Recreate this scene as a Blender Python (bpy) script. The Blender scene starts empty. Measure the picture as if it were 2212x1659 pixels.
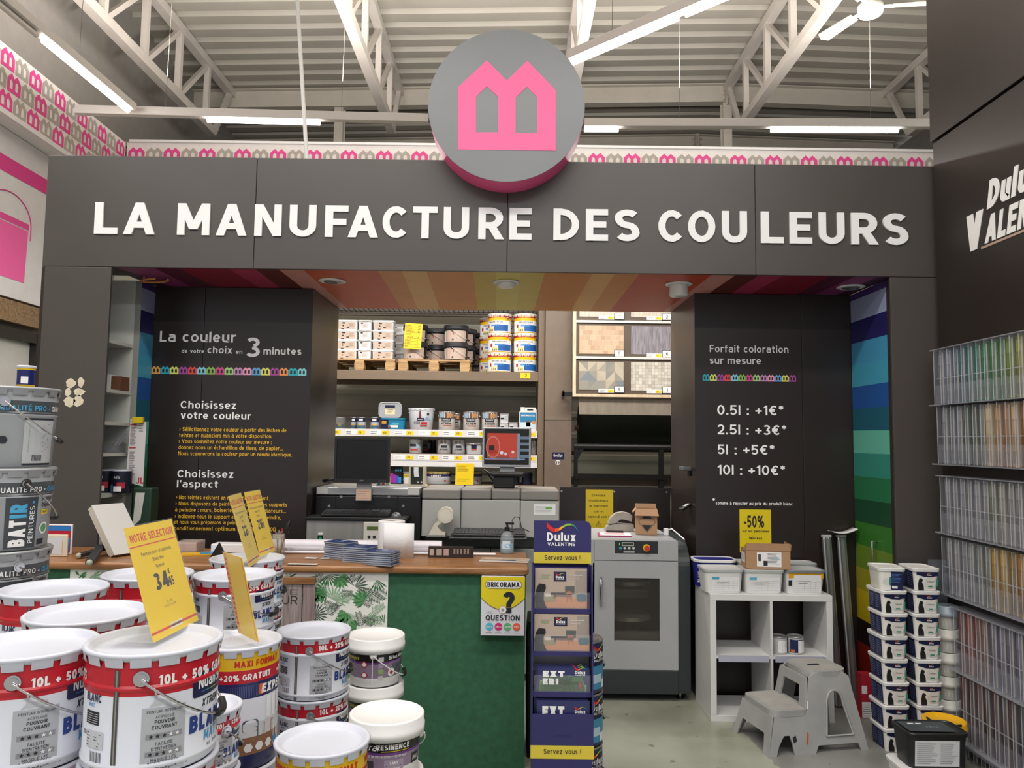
import bpy, bmesh, math, random
from mathutils import Vector, Matrix
from mathutils.geometry import tessellate_polygon
random.seed(4)
PI = math.pi
SC = bpy.context.scene
COL = SC.collection
# ---------------------------------------------------------------- camera
F = 1660.0; ZC = 1.7; PT = math.atan(0.075); RL = 0.0125
_c, _s = math.cos(PT), math.sin(PT)
AD = Vector((0, _c, _s)); _u = Vector((0, -_s, _c)); _x = Vector((1, 0, 0))
AR = math.cos(RL)*_x + math.sin(RL)*_u
AU = -math.sin(RL)*_x + math.cos(RL)*_u
CP = Vector((0, 0, ZC))
cam = bpy.data.cameras.new('camera'); camo = bpy.data.objects.new('camera', cam); COL.objects.link(camo)
cam.sensor_width = 36.0; cam.lens = F/2212*36.0; cam.clip_start = 0.05; cam.clip_end = 100
mw = Matrix.Identity(4)
for i in range(3):
    mw[i][0] = AR[i]; mw[i][1] = AU[i]; mw[i][2] = -AD[i]; mw[i][3] = CP[i]
camo.matrix_world = mw
SC.camera = camo
def ray(px, py): return AD + AR*((px-1106)/F) + AU*((829.5-py)/F)
def aty(px, py, Y):
    r = ray(px, py); return CP + r*(Y/r.y)
def atz(px, py, Z):
    r = ray(px, py); return CP + r*((Z-ZC)/r.z)
def atx(px, py, X):
    r = ray(px, py); return CP + r*(X/r.x)
# ---------------------------------------------------------------- light
SC.view_settings.view_transform = 'Standard'; SC.view_settings.look = 'None'
SC.view_settings.exposure = 0.1; SC.view_settings.gamma = 1.0; SC.view_settings.use_curve_mapping = False
SC.cycles.max_bounces = 6; SC.cycles.transparent_max_bounces = 12
SC.cycles.diffuse_bounces = 3; SC.cycles.glossy_bounces = 3; SC.cycles.caustics_reflective = False; SC.cycles.caustics_refractive = False
SC.cycles.use_denoising = True
wd = bpy.data.worlds.new('world'); SC.world = wd; wd.use_nodes = True
wd.node_tree.nodes['Background'].inputs[0].default_value = (0.93, 0.94, 1.0, 1)
wd.node_tree.nodes['Background'].inputs[1].default_value = 0.55
def area(name, loc, sx, sy, power, rot=(0, 0, 0), col=(1, 0.96, 0.91)):
    l = bpy.data.lights.new(name, 'AREA'); l.shape = 'RECTANGLE'; l.size = sx; l.size_y = sy; l.energy = power; l.color = col
    o = bpy.data.objects.new(name, l); COL.objects.link(o); o.location = loc; o.rotation_euler = rot
    return o
# rows of ceiling strips in the aisles around the stand, then added upward fills
area('strip_and_fill_lamp', (0.2, 2.2, 5.0), 6.5, 0.3, 150)
area('strip_and_fill_lamp', (0.2, -0.8, 5.0), 6.5, 0.3, 150)
area('strip_and_fill_lamp', (-4.0, 3.0, 5.0), 0.3, 6, 90)
area('strip_and_fill_lamp', (4.6, 3.0, 5.0), 0.3, 6, 90)
area('strip_and_fill_lamp', (-0.6, 6.7, 3.9), 5.0, 0.3, 170)
for x, y, sx, sy, pw in ((0.2, 2.2, 6.5, 0.3, 330), (0.2, -0.8, 6.5, 0.3, 200), (0.2, 7.0, 8.0, 0.3, 620)): area('strip_and_fill_lamp', (x, y, 5.1), sx, sy, pw, (PI, 0, 0))  # unseen upward-facing lights, added only to brighten the roof deck
# ---------------------------------------------------------------- materials
def lin(h):
    h = h.lstrip('#'); o = []
    for i in (0, 2, 4):
        c = int(h[i:i+2], 16)/255
        o.append(c/12.92 if c <= 0.04045 else ((c+0.055)/1.055)**2.4)
    return (*o, 1)
_M = {}
def newmat(name):
    mt = bpy.data.materials.new(name); mt.use_nodes = True
    nt = mt.node_tree; b = nt.nodes['Principled BSDF']
    return mt, nt, b
def nd(nt, t, **kw):
    n = nt.nodes.new(t)
    for k, v in kw.items():
        if k.startswith('i_'):
            n.inputs[int(k[2:])].default_value = v
        else: setattr(n, k, v)
    return n
def m(h, r=0.5, metal=0.0, var=0.0, sc=9.0, spec=0.5, bump=0.0, stretch=None):
    """a surface of one colour with slight procedural mottling"""
    k = (h, r, metal, var, sc, spec, bump, stretch)
    if k in _M: return _M[k]
    mt, nt, b = newmat('paint_'+h.strip('#'))
    b.inputs['Base Color'].default_value = lin(h); b.inputs['Roughness'].default_value = r
    b.inputs['Metallic'].default_value = metal; b.inputs['Specular IOR Level'].default_value = spec
    if var or bump:
        tc = nd(nt, 'ShaderNodeTexCoord'); no = nd(nt, 'ShaderNodeTexNoise'); no.inputs['Scale'].default_value = sc; no.inputs['Detail'].default_value = 5
        src = tc.outputs['Object']
        if stretch:
            mp = nd(nt, 'ShaderNodeMapping'); mp.inputs['Scale'].default_value = stretch; nt.links.new(src, mp.inputs[0]); src = mp.outputs[0]
        nt.links.new(src, no.inputs['Vector'])
        if var:
            rp = nd(nt, 'ShaderNodeValToRGB'); c = lin(h)
            rp.color_ramp.elements[0].position = 0.3; rp.color_ramp.elements[1].position = 0.7
            rp.color_ramp.elements[0].color = (*[x*(1-var) for x in c[:3]], 1); rp.color_ramp.elements[1].color = (*[min(1, x*(1+var)) for x in c[:3]], 1)
            nt.links.new(no.outputs[0], rp.inputs[0]); nt.links.new(rp.outputs[0], b.inputs['Base Color'])
        if bump:
            bp = nd(nt, 'ShaderNodeBump'); bp.inputs['Strength'].default_value = bump; bp.inputs['Distance'].default_value = 0.01
            nt.links.new(no.outputs[0], bp.inputs['Height']); nt.links.new(bp.outputs[0], b.inputs['Normal'])
    _M[k] = mt
    return mt
def emis(h, s):
    k = ('e', h, s)
    if k in _M: return _M[k]
    mt, nt, b = newmat('glow_'+h.strip('#'))
    b.inputs['Base Color'].default_value = (0, 0, 0, 1); b.inputs['Emission Color'].default_value = lin(h); b.inputs['Emission Strength'].default_value = s
    _M[k] = mt; return mt
def clear(h='#e8eef2', fac=0.16, r=0.08):
    k = ('clear', h, fac, r)
    if k in _M: return _M[k]
    mt, nt, b = newmat('clear_plastic')
    b.inputs['Base Color'].default_value = lin(h); b.inputs['Roughness'].default_value = r
    tr = nd(nt, 'ShaderNodeBsdfTransparent'); mx = nd(nt, 'ShaderNodeMixShader'); mx.inputs[0].default_value = fac
    nt.links.new(tr.outputs[0], mx.inputs[1]); nt.links.new(b.outputs[0], mx.inputs[2])
    nt.links.new(mx.outputs[0], nt.nodes['Material Output'].inputs[0])
    _M[k] = mt; return mt
def wood(h1, h2, sc=6.0, stretch=(0.6, 8, 8), r=0.4, name='wood_grain'):
    k = ('w', h1, h2, sc, stretch)
    if k in _M: return _M[k]
    mt, nt, b = newmat(name)
    tc = nd(nt, 'ShaderNodeTexCoord'); mp = nd(nt, 'ShaderNodeMapping'); mp.inputs['Scale'].default_value = stretch
    no = nd(nt, 'ShaderNodeTexNoise'); no.inputs['Scale'].default_value = sc; no.inputs['Detail'].default_value = 8; no.inputs['Distortion'].default_value = 0.6
    rp = nd(nt, 'ShaderNodeValToRGB'); rp.color_ramp.elements[0].position = 0.35; rp.color_ramp.elements[1].position = 0.65
    rp.color_ramp.elements[0].color = lin(h1); rp.color_ramp.elements[1].color = lin(h2)
    nt.links.new(tc.outputs['Object'], mp.inputs[0]); nt.links.new(mp.outputs[0], no.inputs['Vector']); nt.links.new(no.outputs[0], rp.inputs[0])
    nt.links.new(rp.outputs[0], b.inputs['Base Color']); b.inputs['Roughness'].default_value = r
    _M[k] = mt; return mt
# ---------------------------------------------------------------- text
def _arc(cx, cy, rx, ry, a0, a1):
    n = max(3, int(abs(a1-a0)/22)+1)
    return [(cx+rx*math.cos(math.radians(a0+(a1-a0)*i/n)), cy+ry*math.sin(math.radians(a0+(a1-a0)*i/n))) for i in range(n+1)]
ACC = {'é': ('e', 1), 'è': ('e', -1), 'É': ('E', 1), 'à': ('a', -1), 'ê': ('e', 0), 'â': ('a', 0), 'ô': ('o', 0)}
def _glyph(ch, w):
    """one letter drawn with strokes of weight w in a cap height of 1: (quads, width)"""
    q = []; h = w/2; X = .74; T = 1-h; M = .5
    def P(pts):
        pts = [p for i, p in enumerate(pts) if i == 0 or math.hypot(p[0]-pts[i-1][0], p[1]-pts[i-1][1]) > 1e-4]
        cl = len(pts) > 3 and math.hypot(pts[0][0]-pts[-1][0], pts[0][1]-pts[-1][1]) < 1e-3
        if cl: pts = pts[:-1]
        n = len(pts); lr = []
        for i, p in enumerate(pts):
            a = pts[i-1] if (i or cl) else None; b = pts[(i+1) % n] if (i < n-1 or cl) else None
            ds = []
            for s, e in ((a, p), (p, b)):
                if s and e:
                    L = math.hypot(e[0]-s[0], e[1]-s[1]); ds.append(((e[0]-s[0])/L, (e[1]-s[1])/L))
            dx = sum(d[0] for d in ds); dy = sum(d[1] for d in ds); L = math.hypot(dx, dy) or 1; dx /= L; dy /= L
            c = max(.45, abs(dx*ds[0][0]+dy*ds[0][1])); k = h/c
            lr.append(((p[0]-dy*k, p[1]+dx*k), (p[0]+dy*k, p[1]-dx*k)))
        for i in range(n if cl else n-1):
            a, b = lr[i], lr[(i+1) % n]; q.append((a[1], b[1], b[0], a[0]))
    def D(x0, y0, x1, y1, k=1.1):
        g = h*k; q.append(((x0-g, y0), (x0+g, y0), (x1+g, y1), (x1-g, y1)))
    V = lambda x, y0=0, y1=1: P([(x, y0), (x, y1)])
    H = lambda y, x0, x1: P([(x0, y), (x1, y)])
    dot = lambda x, y: q.append(((x-h*1.15, y), (x+h*1.15, y), (x+h*1.15, y+w*1.1), (x-h*1.15, y+w*1.1)))
    if ch in ACC:
        b, s = ACC[ch]; q, W = _glyph(b, w); q = list(q); y = 1.1 if b.isupper() else X+.1
        if s: D(W/2-.07*s, y, W/2+.1*s, y+.2)
        else: D(W/2-.16, y, W/2, y+.17); D(W/2+.16, y, W/2, y+.17)
        return q, W
    if ch == 'ç': q, W = _glyph('c', w); q = list(q); V(W/2, -.2, 0); return q, W
    W = .66
    bowl = lambda x0, x1, y0, y1: P([(x0, y1), *_arc(x1-min((y1-y0)/2, x1-x0), (y0+y1)/2, min((y1-y0)/2, x1-x0), (y1-y0)/2, 90, -90), (x0, y0)])
    ell = lambda x0, x1, y0, y1, a0=0, a1=360: P(_arc((x0+x1)/2, (y0+y1)/2, (x1-x0)/2, (y1-y0)/2, a0, a1))
    g = h*1.12
    if ch == 'A': W = .8; D(g, 0, W/2, 1); D(W-g, 0, W/2, 1); H(.3, W*.2, W*.8)
    elif ch == 'B': V(h); bowl(h, W-h-.02, .53, T); bowl(h, W-h, h, .53)
    elif ch == 'C': W = .72; ell(h, W-h+.04, h, T, 42, 318)
    elif ch == 'D': W = .7; V(h); bowl(h, W-h, h, T)
    elif ch == 'E': W = .58; V(h); H(T, h, W); H(h, h, W); H(.51, h, W*.92)
    elif ch == 'F': W = .56; V(h); H(T, h, W); H(.48, h, W*.92)
    elif ch == 'G': W = .74; ell(h, W-h, h, T, 45, 360); V(W-h, .1, .5); H(.5, W*.55, W)
    elif ch == 'H': W = .68; V(h); V(W-h); H(.5, h, W-h)
    elif ch == 'I': W = w; V(h)
    elif ch == 'J': W = .5; P([(W-h, 1), (W-h, .28), *_arc(W/2, .28, W/2-h, .28-h, 0, -160)])
    elif ch == 'K': W = .68; V(h); D(w, .42, W-g, 1, 1.25); D(W*.36, .55, W-g, 0, 1.25)
    elif ch == 'L': W = .54; V(h); H(h, h, W)
    elif ch == 'M': W = .84; V(h); V(W-h); D(g, 1, W/2, .18); D(W-g, 1, W/2, .18)
    elif ch == 'N': W = .7; V(h); V(W-h); D(g, 1, W-g, 0)
    elif ch in 'OQ': W = .78; ell(h, W-h, h, T); ch == 'Q' and D(W*.6, .22, W-.02, -.05)
    elif ch == 'P': W = .64; V(h); bowl(h, W-h, .44, T)
    elif ch == 'R': W = .67; V(h); bowl(h, W-h-.02, .44, T); D(W*.5, .44, W-g, 0, 1.2)
    elif ch == 'S': W = .64; P([*_arc(W/2, .745, W/2-h, .255-h, 28, 180), *_arc(W/2, .745, W/2-h, .235, 180, 262), *_arc(W/2, .265, W/2-h, .24, 82, 0), *_arc(W/2, .265, W/2-h, .265-h, 0, -152)])
    elif ch == 'T': W = .64; V(W/2); H(T, 0, W)
    elif ch == 'U': W = .68; P([(h, 1), (h, .34), *_arc(W/2, .34, W/2-h, .34-h, 180, 360), (W-h, .34), (W-h, 1)])
    elif ch == 'V': W = .74; D(g, 1, W/2, 0); D(W-g, 1, W/2, 0)
    elif ch == 'W': W = 1.05; D(g, 1, W*.28, 0); D(W/2, 1, W*.28, 0); D(W/2, 1, W*.72, 0); D(W-g, 1, W*.72, 0)
    elif ch == 'X': W = .7; D(g, 1, W-g, 0, 1.2); D(g, 0, W-g, 1, 1.2)
    elif ch == 'Y': W = .7; D(g, 1, W/2, .42, 1.2); D(W-g, 1, W/2, .42, 1.2); V(W/2, 0, .5)
    elif ch == 'Z': W = .6; H(T, 0, W); H(h, 0, W); D(g, 0, W-g, 1, 1.3)
    elif ch in 'ao': 
        W = .6
        if ch == 'o': W = .62; ell(h, W-h, h, X-h)
        else: P([*_arc(W/2, X-.2, W/2-h, .2-h, 155, 0), (W-h, 0)]); P([(W-h, X*.58), (W*.45, X*.58), *_arc(W*.4, (X*.58+h)/2, W*.4-h, (X*.58-h)/2, 90, 270), (W-h, h)])
    elif ch in 'bdpqg':
        W = .62; ell(h, W-h, h, X-h); x = h if ch in 'bp' else W-h
        V(x, -.24 if ch in 'pq' else 0, 1 if ch in 'bd' else X)
        if ch == 'g': P([(x, .1), (x, -.06), *_arc(W/2, -.06, W/2-h, .2-h, 0, -150)])
    elif ch == 'c': W = .54; ell(h, W-h+.05, h, X-h, 48, 312)
    elif ch == 'e': W = .6; ell(h, W-h, h, X-h, 0, 318); H(X/2, h, W-h)
    elif ch == 'f': W = .4; P([(W*.42, 0), (W*.42, .82), *_arc(W*.42+.16, .82, .16, T-.82, 180, 90)]); H(X-h, 0, W)
    elif ch in 'hn': W = .58; V(h, 0, 1 if ch == 'h' else X); P([(h, X-.26), *_arc(W/2, X-.26, W/2-h, .26-h, 180, 0), (W-h, 0)])
    elif ch in 'ij': W = max(w*1.15, .16); V(W/2, 0 if ch == 'i' else -.22, X); dot(W/2, .86)
    elif ch == 'k': W = .56; V(h); D(w, .28, W-g, X, 1.2); D(W*.4, .42, W-g, 0, 1.2)
    elif ch == 'l': W = w; V(h)
    elif ch == 'm':
        W = .92; V(h, 0, X); r = (W-w)/4
        for k in (0, 1): P([(h+2*r*k, X-.24), *_arc(h+2*r*k+r, X-.24, r, .24-h, 180, 0), (h+2*r*k+2*r, 0)])
    elif ch == 'r': W = .38; V(h, 0, X); P([(h, X-.26), *_arc(h+.26, X-.26, .26, .26-h, 180, 75)])
    elif ch == 's': W = .5; P([*_arc(W/2, X*.735, W/2-h, X*.265-h, 25, 180), *_arc(W/2, X*.735, W/2-h, X*.225, 180, 262), *_arc(W/2, X*.265, W/2-h, X*.245, 82, 0), *_arc(W/2, X*.265, W/2-h, X*.265-h, 0, -152)])
    elif ch == 't': W = .4; P([(W*.4, .95), (W*.4, .2), *_arc(W*.4+.17, .2, .17, .2-h, 180, 270)]); H(X-h, 0, W)
    elif ch == 'u': W = .58; V(W-h, 0, X); P([(h, X), (h, .26), *_arc(W/2, .26, W/2-h, .26-h, 180, 360)])
    elif ch in 'vy':
        W = .6; D(W-g, X, W/2, 0)
        D(g, X, W/2, 0)
        if ch == 'y': D(W/2+.01, .05, W*.3, -.22)
    elif ch == 'w': W = .86; D(g, X, W*.28, 0); D(W/2, X, W*.28, 0); D(W/2, X, W*.72, 0); D(W-g, X, W*.72, 0)
    elif ch == 'x': W = .58; D(g, X, W-g, 0, 1.2); D(g, 0, W-g, X, 1.2)
    elif ch == 'z': W = .5; H(X-h, 0, W); H(h, 0, W); D(g, 0, W-g, X, 1.2)
    elif ch == '0': W = .64; ell(h, W-h, h, T)
    elif ch == '1': W = .34; V(W-h); D(.06, .74, W-h, .97, 1.2)
    elif ch == '2': W = .6; P([*_arc(W/2, .71, W/2-h, .29-h, 165, -20), (W*.78, .46), (h*1.2, h)]); H(h, h*.4, W)
    elif ch == '3': W = .6; P([*_arc(W*.47, .75, W*.5-h, .25-h, 150, -80)]); P(_arc(W*.47, .27, W*.53-h, .27-h, 95, -150))
    elif ch == '4': W = .66; V(W*.68); H(.27, 0, W); D(g, .22, W*.66, 1, 1.1)
    elif ch == '5': W = .6; P([(W*.94, T), (h*1.6, T), (h*1.4, .52), *_arc(W*.47, .33, W*.53-h, .33-h, 120, -150)])
    elif ch in '69': 
        W = .62
        if ch == '6': ell(h, W-h, h, .62); P([(h, .34), *_arc(W/2, .5, W/2-h, .5-h, 180, 50)])
        else: ell(h, W-h, .38, T); P([(W-h, .66), *_arc(W/2, .5, W/2-h, .5-h, 0, -130)])
    elif ch == '7': W = .58; H(T, 0, W); D(W*.3, 0, W-g, 1, 1.15)
    elif ch == '8': W = .62; ell(h+.02, W-h-.02, .53, T); ell(h, W-h, h, .53)
    elif ch == '%': W = .92; ell(h*.8, .36, .54, T); ell(W-.36, W-h*.8, h, .46); D(.26, 0, W-.26, 1, .9)
    elif ch == '€': W = .7; ell(.08+h, W, h, T, 48, 312); H(.58, 0, W*.72); H(.42, 0, W*.68)
    elif ch == '+': W = .56; H(.42, 0, W); V(W/2, .14, .7)
    elif ch == '-': W = .34; H(.4, 0, W)
    elif ch == '*':
        W = .42
        for a in (90, 30, 150): c, s = math.cos(math.radians(a)), math.sin(math.radians(a)); k = min(h, .05); q.append(((W/2-c*.21+s*k, .79-s*.21-c*k), (W/2+c*.21+s*k, .79+s*.21-c*k), (W/2+c*.21-s*k, .79+s*.21+c*k), (W/2-c*.21-s*k, .79-s*.21+c*k)))
    elif ch == '.': W = w*1.2; dot(W/2, 0)
    elif ch == ',': W = w*1.2; dot(W/2, 0); D(W/2, -.14, W/2+.02, .05)
    elif ch == ':': W = w*1.2; dot(W/2, 0); dot(W/2, .5)
    elif ch == "'": W = w; V(h, .7, 1)
    elif ch == '!': W = w*1.2; V(W/2, .3, 1); dot(W/2, 0)
    elif ch == '?': W = .56; P([*_arc(W/2, .72, W/2-h, .28-h, 170, -45), (W/2, .42), (W/2, .27)]); dot(W/2, 0)
    elif ch == '>': W = .4; D(h, .7, W-g, .42, 1.2); D(h, .14, W-g, .42, 1.2)
    elif ch == '/': W = .4; D(g, 0, W-g, 1)
    elif ch in '()': W = .3; s = 1 if ch == '(' else -1; P([(W/2+s*.1, 1.05), (W/2-s*.06, .75), (W/2-s*.06, .2), (W/2+s*.1, -.1)])
    else: W = .28
    return q, W
_TC = {}
def glyphs(s, bold=0.0):
    k = (s, bold)
    if k not in _TC:
        w = .125+bold*1.9; x = 0; vs = []; fs = []; g = .13+max(0, .2-w)*.25
        for ch in s:
            q, W = _glyph(ch, w)
            for f in q:
                ar = sum(f[i][0]*f[(i+1) % 4][1]-f[(i+1) % 4][0]*f[i][1] for i in range(4))
                o = len(vs); vs += [(x+p[0], p[1]) for p in (f if ar > 0 else f[::-1])]; fs.append((o, o+1, o+2, o+3))
            x += W+g
        _TC[k] = (vs, fs, max(x-g, .05))
    return _TC[k]
# ---------------------------------------------------------------- mesh builder
class MB:
    def __init__(s): s.v = []; s.f = []; s.mi = []; s.sm = []; s.mats = []; s.T = None
    def add(s, vs, fs, mt, smooth=False):
        o = len(s.v)
        s.v += [tuple(s.T @ Vector(v)) for v in vs] if s.T is not None else [tuple(v) for v in vs]
        if mt not in s.mats: s.mats.append(mt)
        i = s.mats.index(mt)
        for f in fs:
            s.f.append(tuple(x+o for x in f)); s.mi.append(i); s.sm.append(smooth)
        return s
    def box(s, x0, x1, y0, y1, z0, z1, mt):
        v = [(x0, y0, z0), (x1, y0, z0), (x1, y1, z0), (x0, y1, z0), (x0, y0, z1), (x1, y0, z1), (x1, y1, z1), (x0, y1, z1)]
        return s.add(v, [(3, 2, 1, 0), (4, 5, 6, 7), (0, 1, 5, 4), (1, 2, 6, 5), (2, 3, 7, 6), (3, 0, 4, 7)], mt)
    def poly(s, pts, mt): return s.add(pts, [tuple(range(len(pts)))], mt)
    def rect(s, fn, u0, v0, u1, v1, mt, n=1):
        vs = []; fs = []
        for i in range(n+1):
            u = u0+(u1-u0)*i/n; vs += [fn(u, v0), fn(u, v1)]
        for i in range(n): fs.append((2*i, 2*i+2, 2*i+3, 2*i+1))
        return s.add(vs, fs, mt)
    def disc2(s, fn, u, v, r, mt, n=16, rv=None):
        rv = rv or r
        return s.add([fn(u+r*math.cos(2*PI*i/n), v+rv*math.sin(2*PI*i/n)) for i in range(n)], [tuple(range(n))], mt)
    def lathe(s, prof, mt, n=32, c=(0, 0, 0), smooth=True, mts=None, ex=1.0, closed=True, a0=0.0):
        """revolve (r,z) pairs about the vertical through c"""
        vs = []; fs = []
        for r, z in prof:
            for i in range(n):
                a = a0+2*PI*i/n; vs.append((c[0]+r*math.cos(a)*ex, c[1]+r*math.sin(a), c[2]+z))
        for j in range(len(prof)-1):
            ff = [(j*n+i, j*n+(i+1) % n, (j+1)*n+(i+1) % n, (j+1)*n+i) for i in range(n)]
            if mts and mts[j] is not mt:
                s.add(vs[j*n:(j+2)*n], [tuple(x-j*n for x in f) for f in ff], mts[j], smooth)
            else: fs += ff
        s.add(vs, fs, mt, smooth)
        return s
    def cap(s, r, z, mt, n=32, c=(0, 0, 0), ex=1.0, down=False):
        v = [(c[0]+r*math.cos(2*PI*i/n)*ex, c[1]+r*math.sin(2*PI*i/n), c[2]+z) for i in range(n)]
        return s.add(v, [tuple(reversed(range(n))) if down else tuple(range(n))], mt)
    def cyl(s, r, z0, z1, mt, n=24, c=(0, 0, 0), r2=None):
        r2 = r if r2 is None else r2
        s.lathe([(r, z0), (r2, z1)], mt, n, c); s.cap(r, z0, mt, n, c, down=True); s.cap(r2, z1, mt, n, c); return s
    def tube(s, pts, r, mt, n=8, smooth=True):
        pts = [Vector(p) for p in pts]; vs = []; fs = []
        up = None
        for i, p in enumerate(pts):
            d = (pts[min(i+1, len(pts)-1)]-pts[max(i-1, 0)]).normalized()
            if up is None: up = Vector((0, 0, 1)) if abs(d.z) < 0.9 else Vector((1, 0, 0))
            a = d.cross(up).normalized(); up = a.cross(d).normalized()
            rr = r[i] if isinstance(r, (list, tuple)) else r
            for k in range(n):
                t = 2*PI*k/n; vs.append(p+a*(rr*math.cos(t))+up*(rr*math.sin(t)))
        for i in range(len(pts)-1):
            for k in range(n): fs.append((i*n+k, i*n+(k+1) % n, (i+1)*n+(k+1) % n, (i+1)*n+k))
        s.add(vs, fs, mt, smooth)
        s.add(vs[:n], [tuple(reversed(range(n)))], mt); s.add(vs[-n:], [tuple(range(n))], mt); return s
    def bar(s, a, b, w, h, mt, up=(0, 0, 1)):
        a = Vector(a); b = Vector(b); d = (b-a).normalized(); x = d.cross(Vector(up))
        x = x.normalized() if x.length > 1e-4 else Vector((1, 0, 0)); z = x.cross(d)
        v = [p+x*(sx*w/2)+z*(sz*h/2) for p in (a, b) for sx, sz in ((-1, -1), (1, -1), (1, 1), (-1, 1))]
        return s.add(v, [(0, 1, 2, 3), (7, 6, 5, 4), (0, 4, 5, 1), (1, 5, 6, 2), (2, 6, 7, 3), (3, 7, 4, 0)], mt)
    def prism(s, pts, f0, f1, mt, holes=(), mside=None, back=True):
        """extrude the outline pts (u,v) between the maps f0 (back) and f1 (front)"""
        loops = [pts]+list(holes); flat = [p for l in loops for p in l]
        tr = tessellate_polygon([[Vector((p[0], p[1], 0)) for p in l] for l in loops])
        def ori(t):
            a, b, c = (flat[i] for i in t)
            return tuple(t) if (b[0]-a[0])*(c[1]-a[1])-(b[1]-a[1])*(c[0]-a[0]) > 0 else tuple(reversed(t))
        tr = [ori(t) for t in tr]
        s.add([f1(*p) for p in flat], tr, mt)
        if f0 is None: return s
        if back: s.add([f0(*p) for p in flat], [tuple(reversed(t)) for t in tr], mt)
        for l in loops:
            n = len(l)
            s.add([f0(*p) for p in l]+[f1(*p) for p in l], [(i, (i+1) % n, n+(i+1) % n, n+i) for i in range(n)], mside or mt)
        return s
    def text(s, t, fn, mt, h, u=0.0, v=0.0, w=None, al='l', bold=0.0, sx=1.0, fb=None, shear=0.0, maxw=None):
        """lettering of cap height h; w fits the width; fb = map of the back for raised letters"""
        vs, fs, tw = glyphs(t, bold)
        if not vs: return s
        k = (w/tw) if w else h*sx
        if maxw and tw*k > maxw: k = maxw/tw
        W = tw*k; ox = u-(W if al == 'r' else W/2 if al == 'c' else 0)
        p = [(ox+x*k+shear*y*h, v+y*h) for x, y in vs]
        if fs:       # on a drum, cut long strokes up so that they follow the curve
            P2 = []; F2 = []; c2 = {}
            for f in fs:
                q = [p[k] for k in f]; dv = 0
                for e in range(4):
                    r_, s_ = q[e], q[(e+1) % 4]; dv = max(dv, ((Vector(fn(*r_))+Vector(fn(*s_)))/2-Vector(fn((r_[0]+s_[0])/2, (r_[1]+s_[1])/2))).length)
                n = min(6, int(math.sqrt(dv/1.2e-4))+1); bl = lambda s, t: tuple((q[0][k]*(1-s)+q[1][k]*s)*(1-t)+(q[3][k]*(1-s)+q[2][k]*s)*t for k in (0, 1)); o = len(P2)
                P2 += [bl(x/n, y/n) for y in range(n+1) for x in range(n+1)]; F2 += [(o+y*(n+1)+x, o+y*(n+1)+x+1, o+(y+1)*(n+1)+x+1, o+(y+1)*(n+1)+x) for y in range(n) for x in range(n)]
            p, fs = P2, F2
        V3 = [Vector(fn(*q)) for q in p]
        for i, f in enumerate(fs):       # crossing strokes lie a hair apart
            a, b, c = (V3[f[j]] for j in (0, 1, 2)); nn = (b-a).cross(c-b)
            if nn.length > 1e-12:
                nn = nn.normalized()*((i % 9)*2.5e-5)
                for j in f: V3[j] = Vector(V3[j])+nn
        s.add(V3, fs, mt)
        if fb:
            vv = []; ff = []
            for f in fs:
                for i in range(4):
                    a, b = f[i], f[(i+1) % 4]
                    o = len(vv); vv += [V3[a], V3[b], fb(*p[b]), fb(*p[a])]; ff.append((o+1, o, o+3, o+2))
            s.add(vv, ff, mt)
        return s
    def build(s, name, parent=None, bevel=0.0, off=None, seg=2):
        me = bpy.data.meshes.new(name)
        org = Vector(off) if off is not None else (ORG.get(parent.name, Vector((0, 0, 0))) if parent else Vector((0, 0, 0)))
        me.from_pydata([(v[0]-org.x, v[1]-org.y, v[2]-org.z) for v in s.v], [], s.f)
        for mt in s.mats: me.materials.append(mt)
        me.polygons.foreach_set('material_index', s.mi); me.polygons.foreach_set('use_smooth', s.sm)
        me.update()
        o = bpy.data.objects.new(name, me); COL.objects.link(o)
        if parent: o.parent = parent
        else: o.location = org
        ORG[o.name] = org
        if bevel:
            b = o.modifiers.new('bevel', 'BEVEL'); b.width = bevel; b.segments = seg; b.limit_method = 'ANGLE'; b.angle_limit = 0.7; b.use_clamp_overlap = True
        return o
    def top(s, name, label, cat, group=None, bevel=0.0, kind=None, seg=2):
        """link as a one-mesh thing with its origin at its base"""
        xs = [v[0] for v in s.v]; ys = [v[1] for v in s.v]
        o = s.build(name, None, bevel, ((min(xs)+max(xs))/2, (min(ys)+max(ys))/2, min(v[2] for v in s.v)), seg)
        return tag(o, label, cat, group, kind)
ORG = {}
def tag(o, label=None, cat=None, group=None, kind=None):
    if label: o['label'] = label
    if cat: o['category'] = cat
    if group: o['group'] = group
    if kind: o['kind'] = kind
    return o
def thing(name, label, cat, loc=(0, 0, 0), group=None, rz=0.0, world=True):
    """an Empty at a thing's base; parts built in world coordinates (world) or about its origin"""
    o = bpy.data.objects.new(name, None); COL.objects.link(o); o.location = loc; o.rotation_euler = (0, 0, rz); o.empty_display_size = 0.1
    ORG[o.name] = Vector(loc) if world else Vector((0, 0, 0))
    return tag(o, label, cat, group)
KIDS = {}
def clone(o, loc, rz=0.0, label=None, group=None, tilt=None):
    """copy a thing with its parts and sub-parts"""
    def rec(src, par):
        c = src.copy(); COL.objects.link(c)
        if par: c.parent = par
        for ch in src.children: rec(ch, c)
        return c
    r = rec(o, None); r.location = loc; r.rotation_euler = tilt if tilt else (0, 0, rz)
    if label: r['label'] = label
    if group: r['group'] = group
    return r
def struct(mb, name, bevel=0.0):
    o = mb.build(name, None, bevel); o['kind'] = 'structure'; return o
def pl(o, ux, uy):
    o = Vector(o); ux = Vector(ux); uy = Vector(uy)
    return lambda u, v: o+ux*u+uy*v
def fy(Y, x0=0, z0=0): return lambda u, v: Vector((x0+u, Y, z0+v))       # upright plane facing the camera
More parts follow.
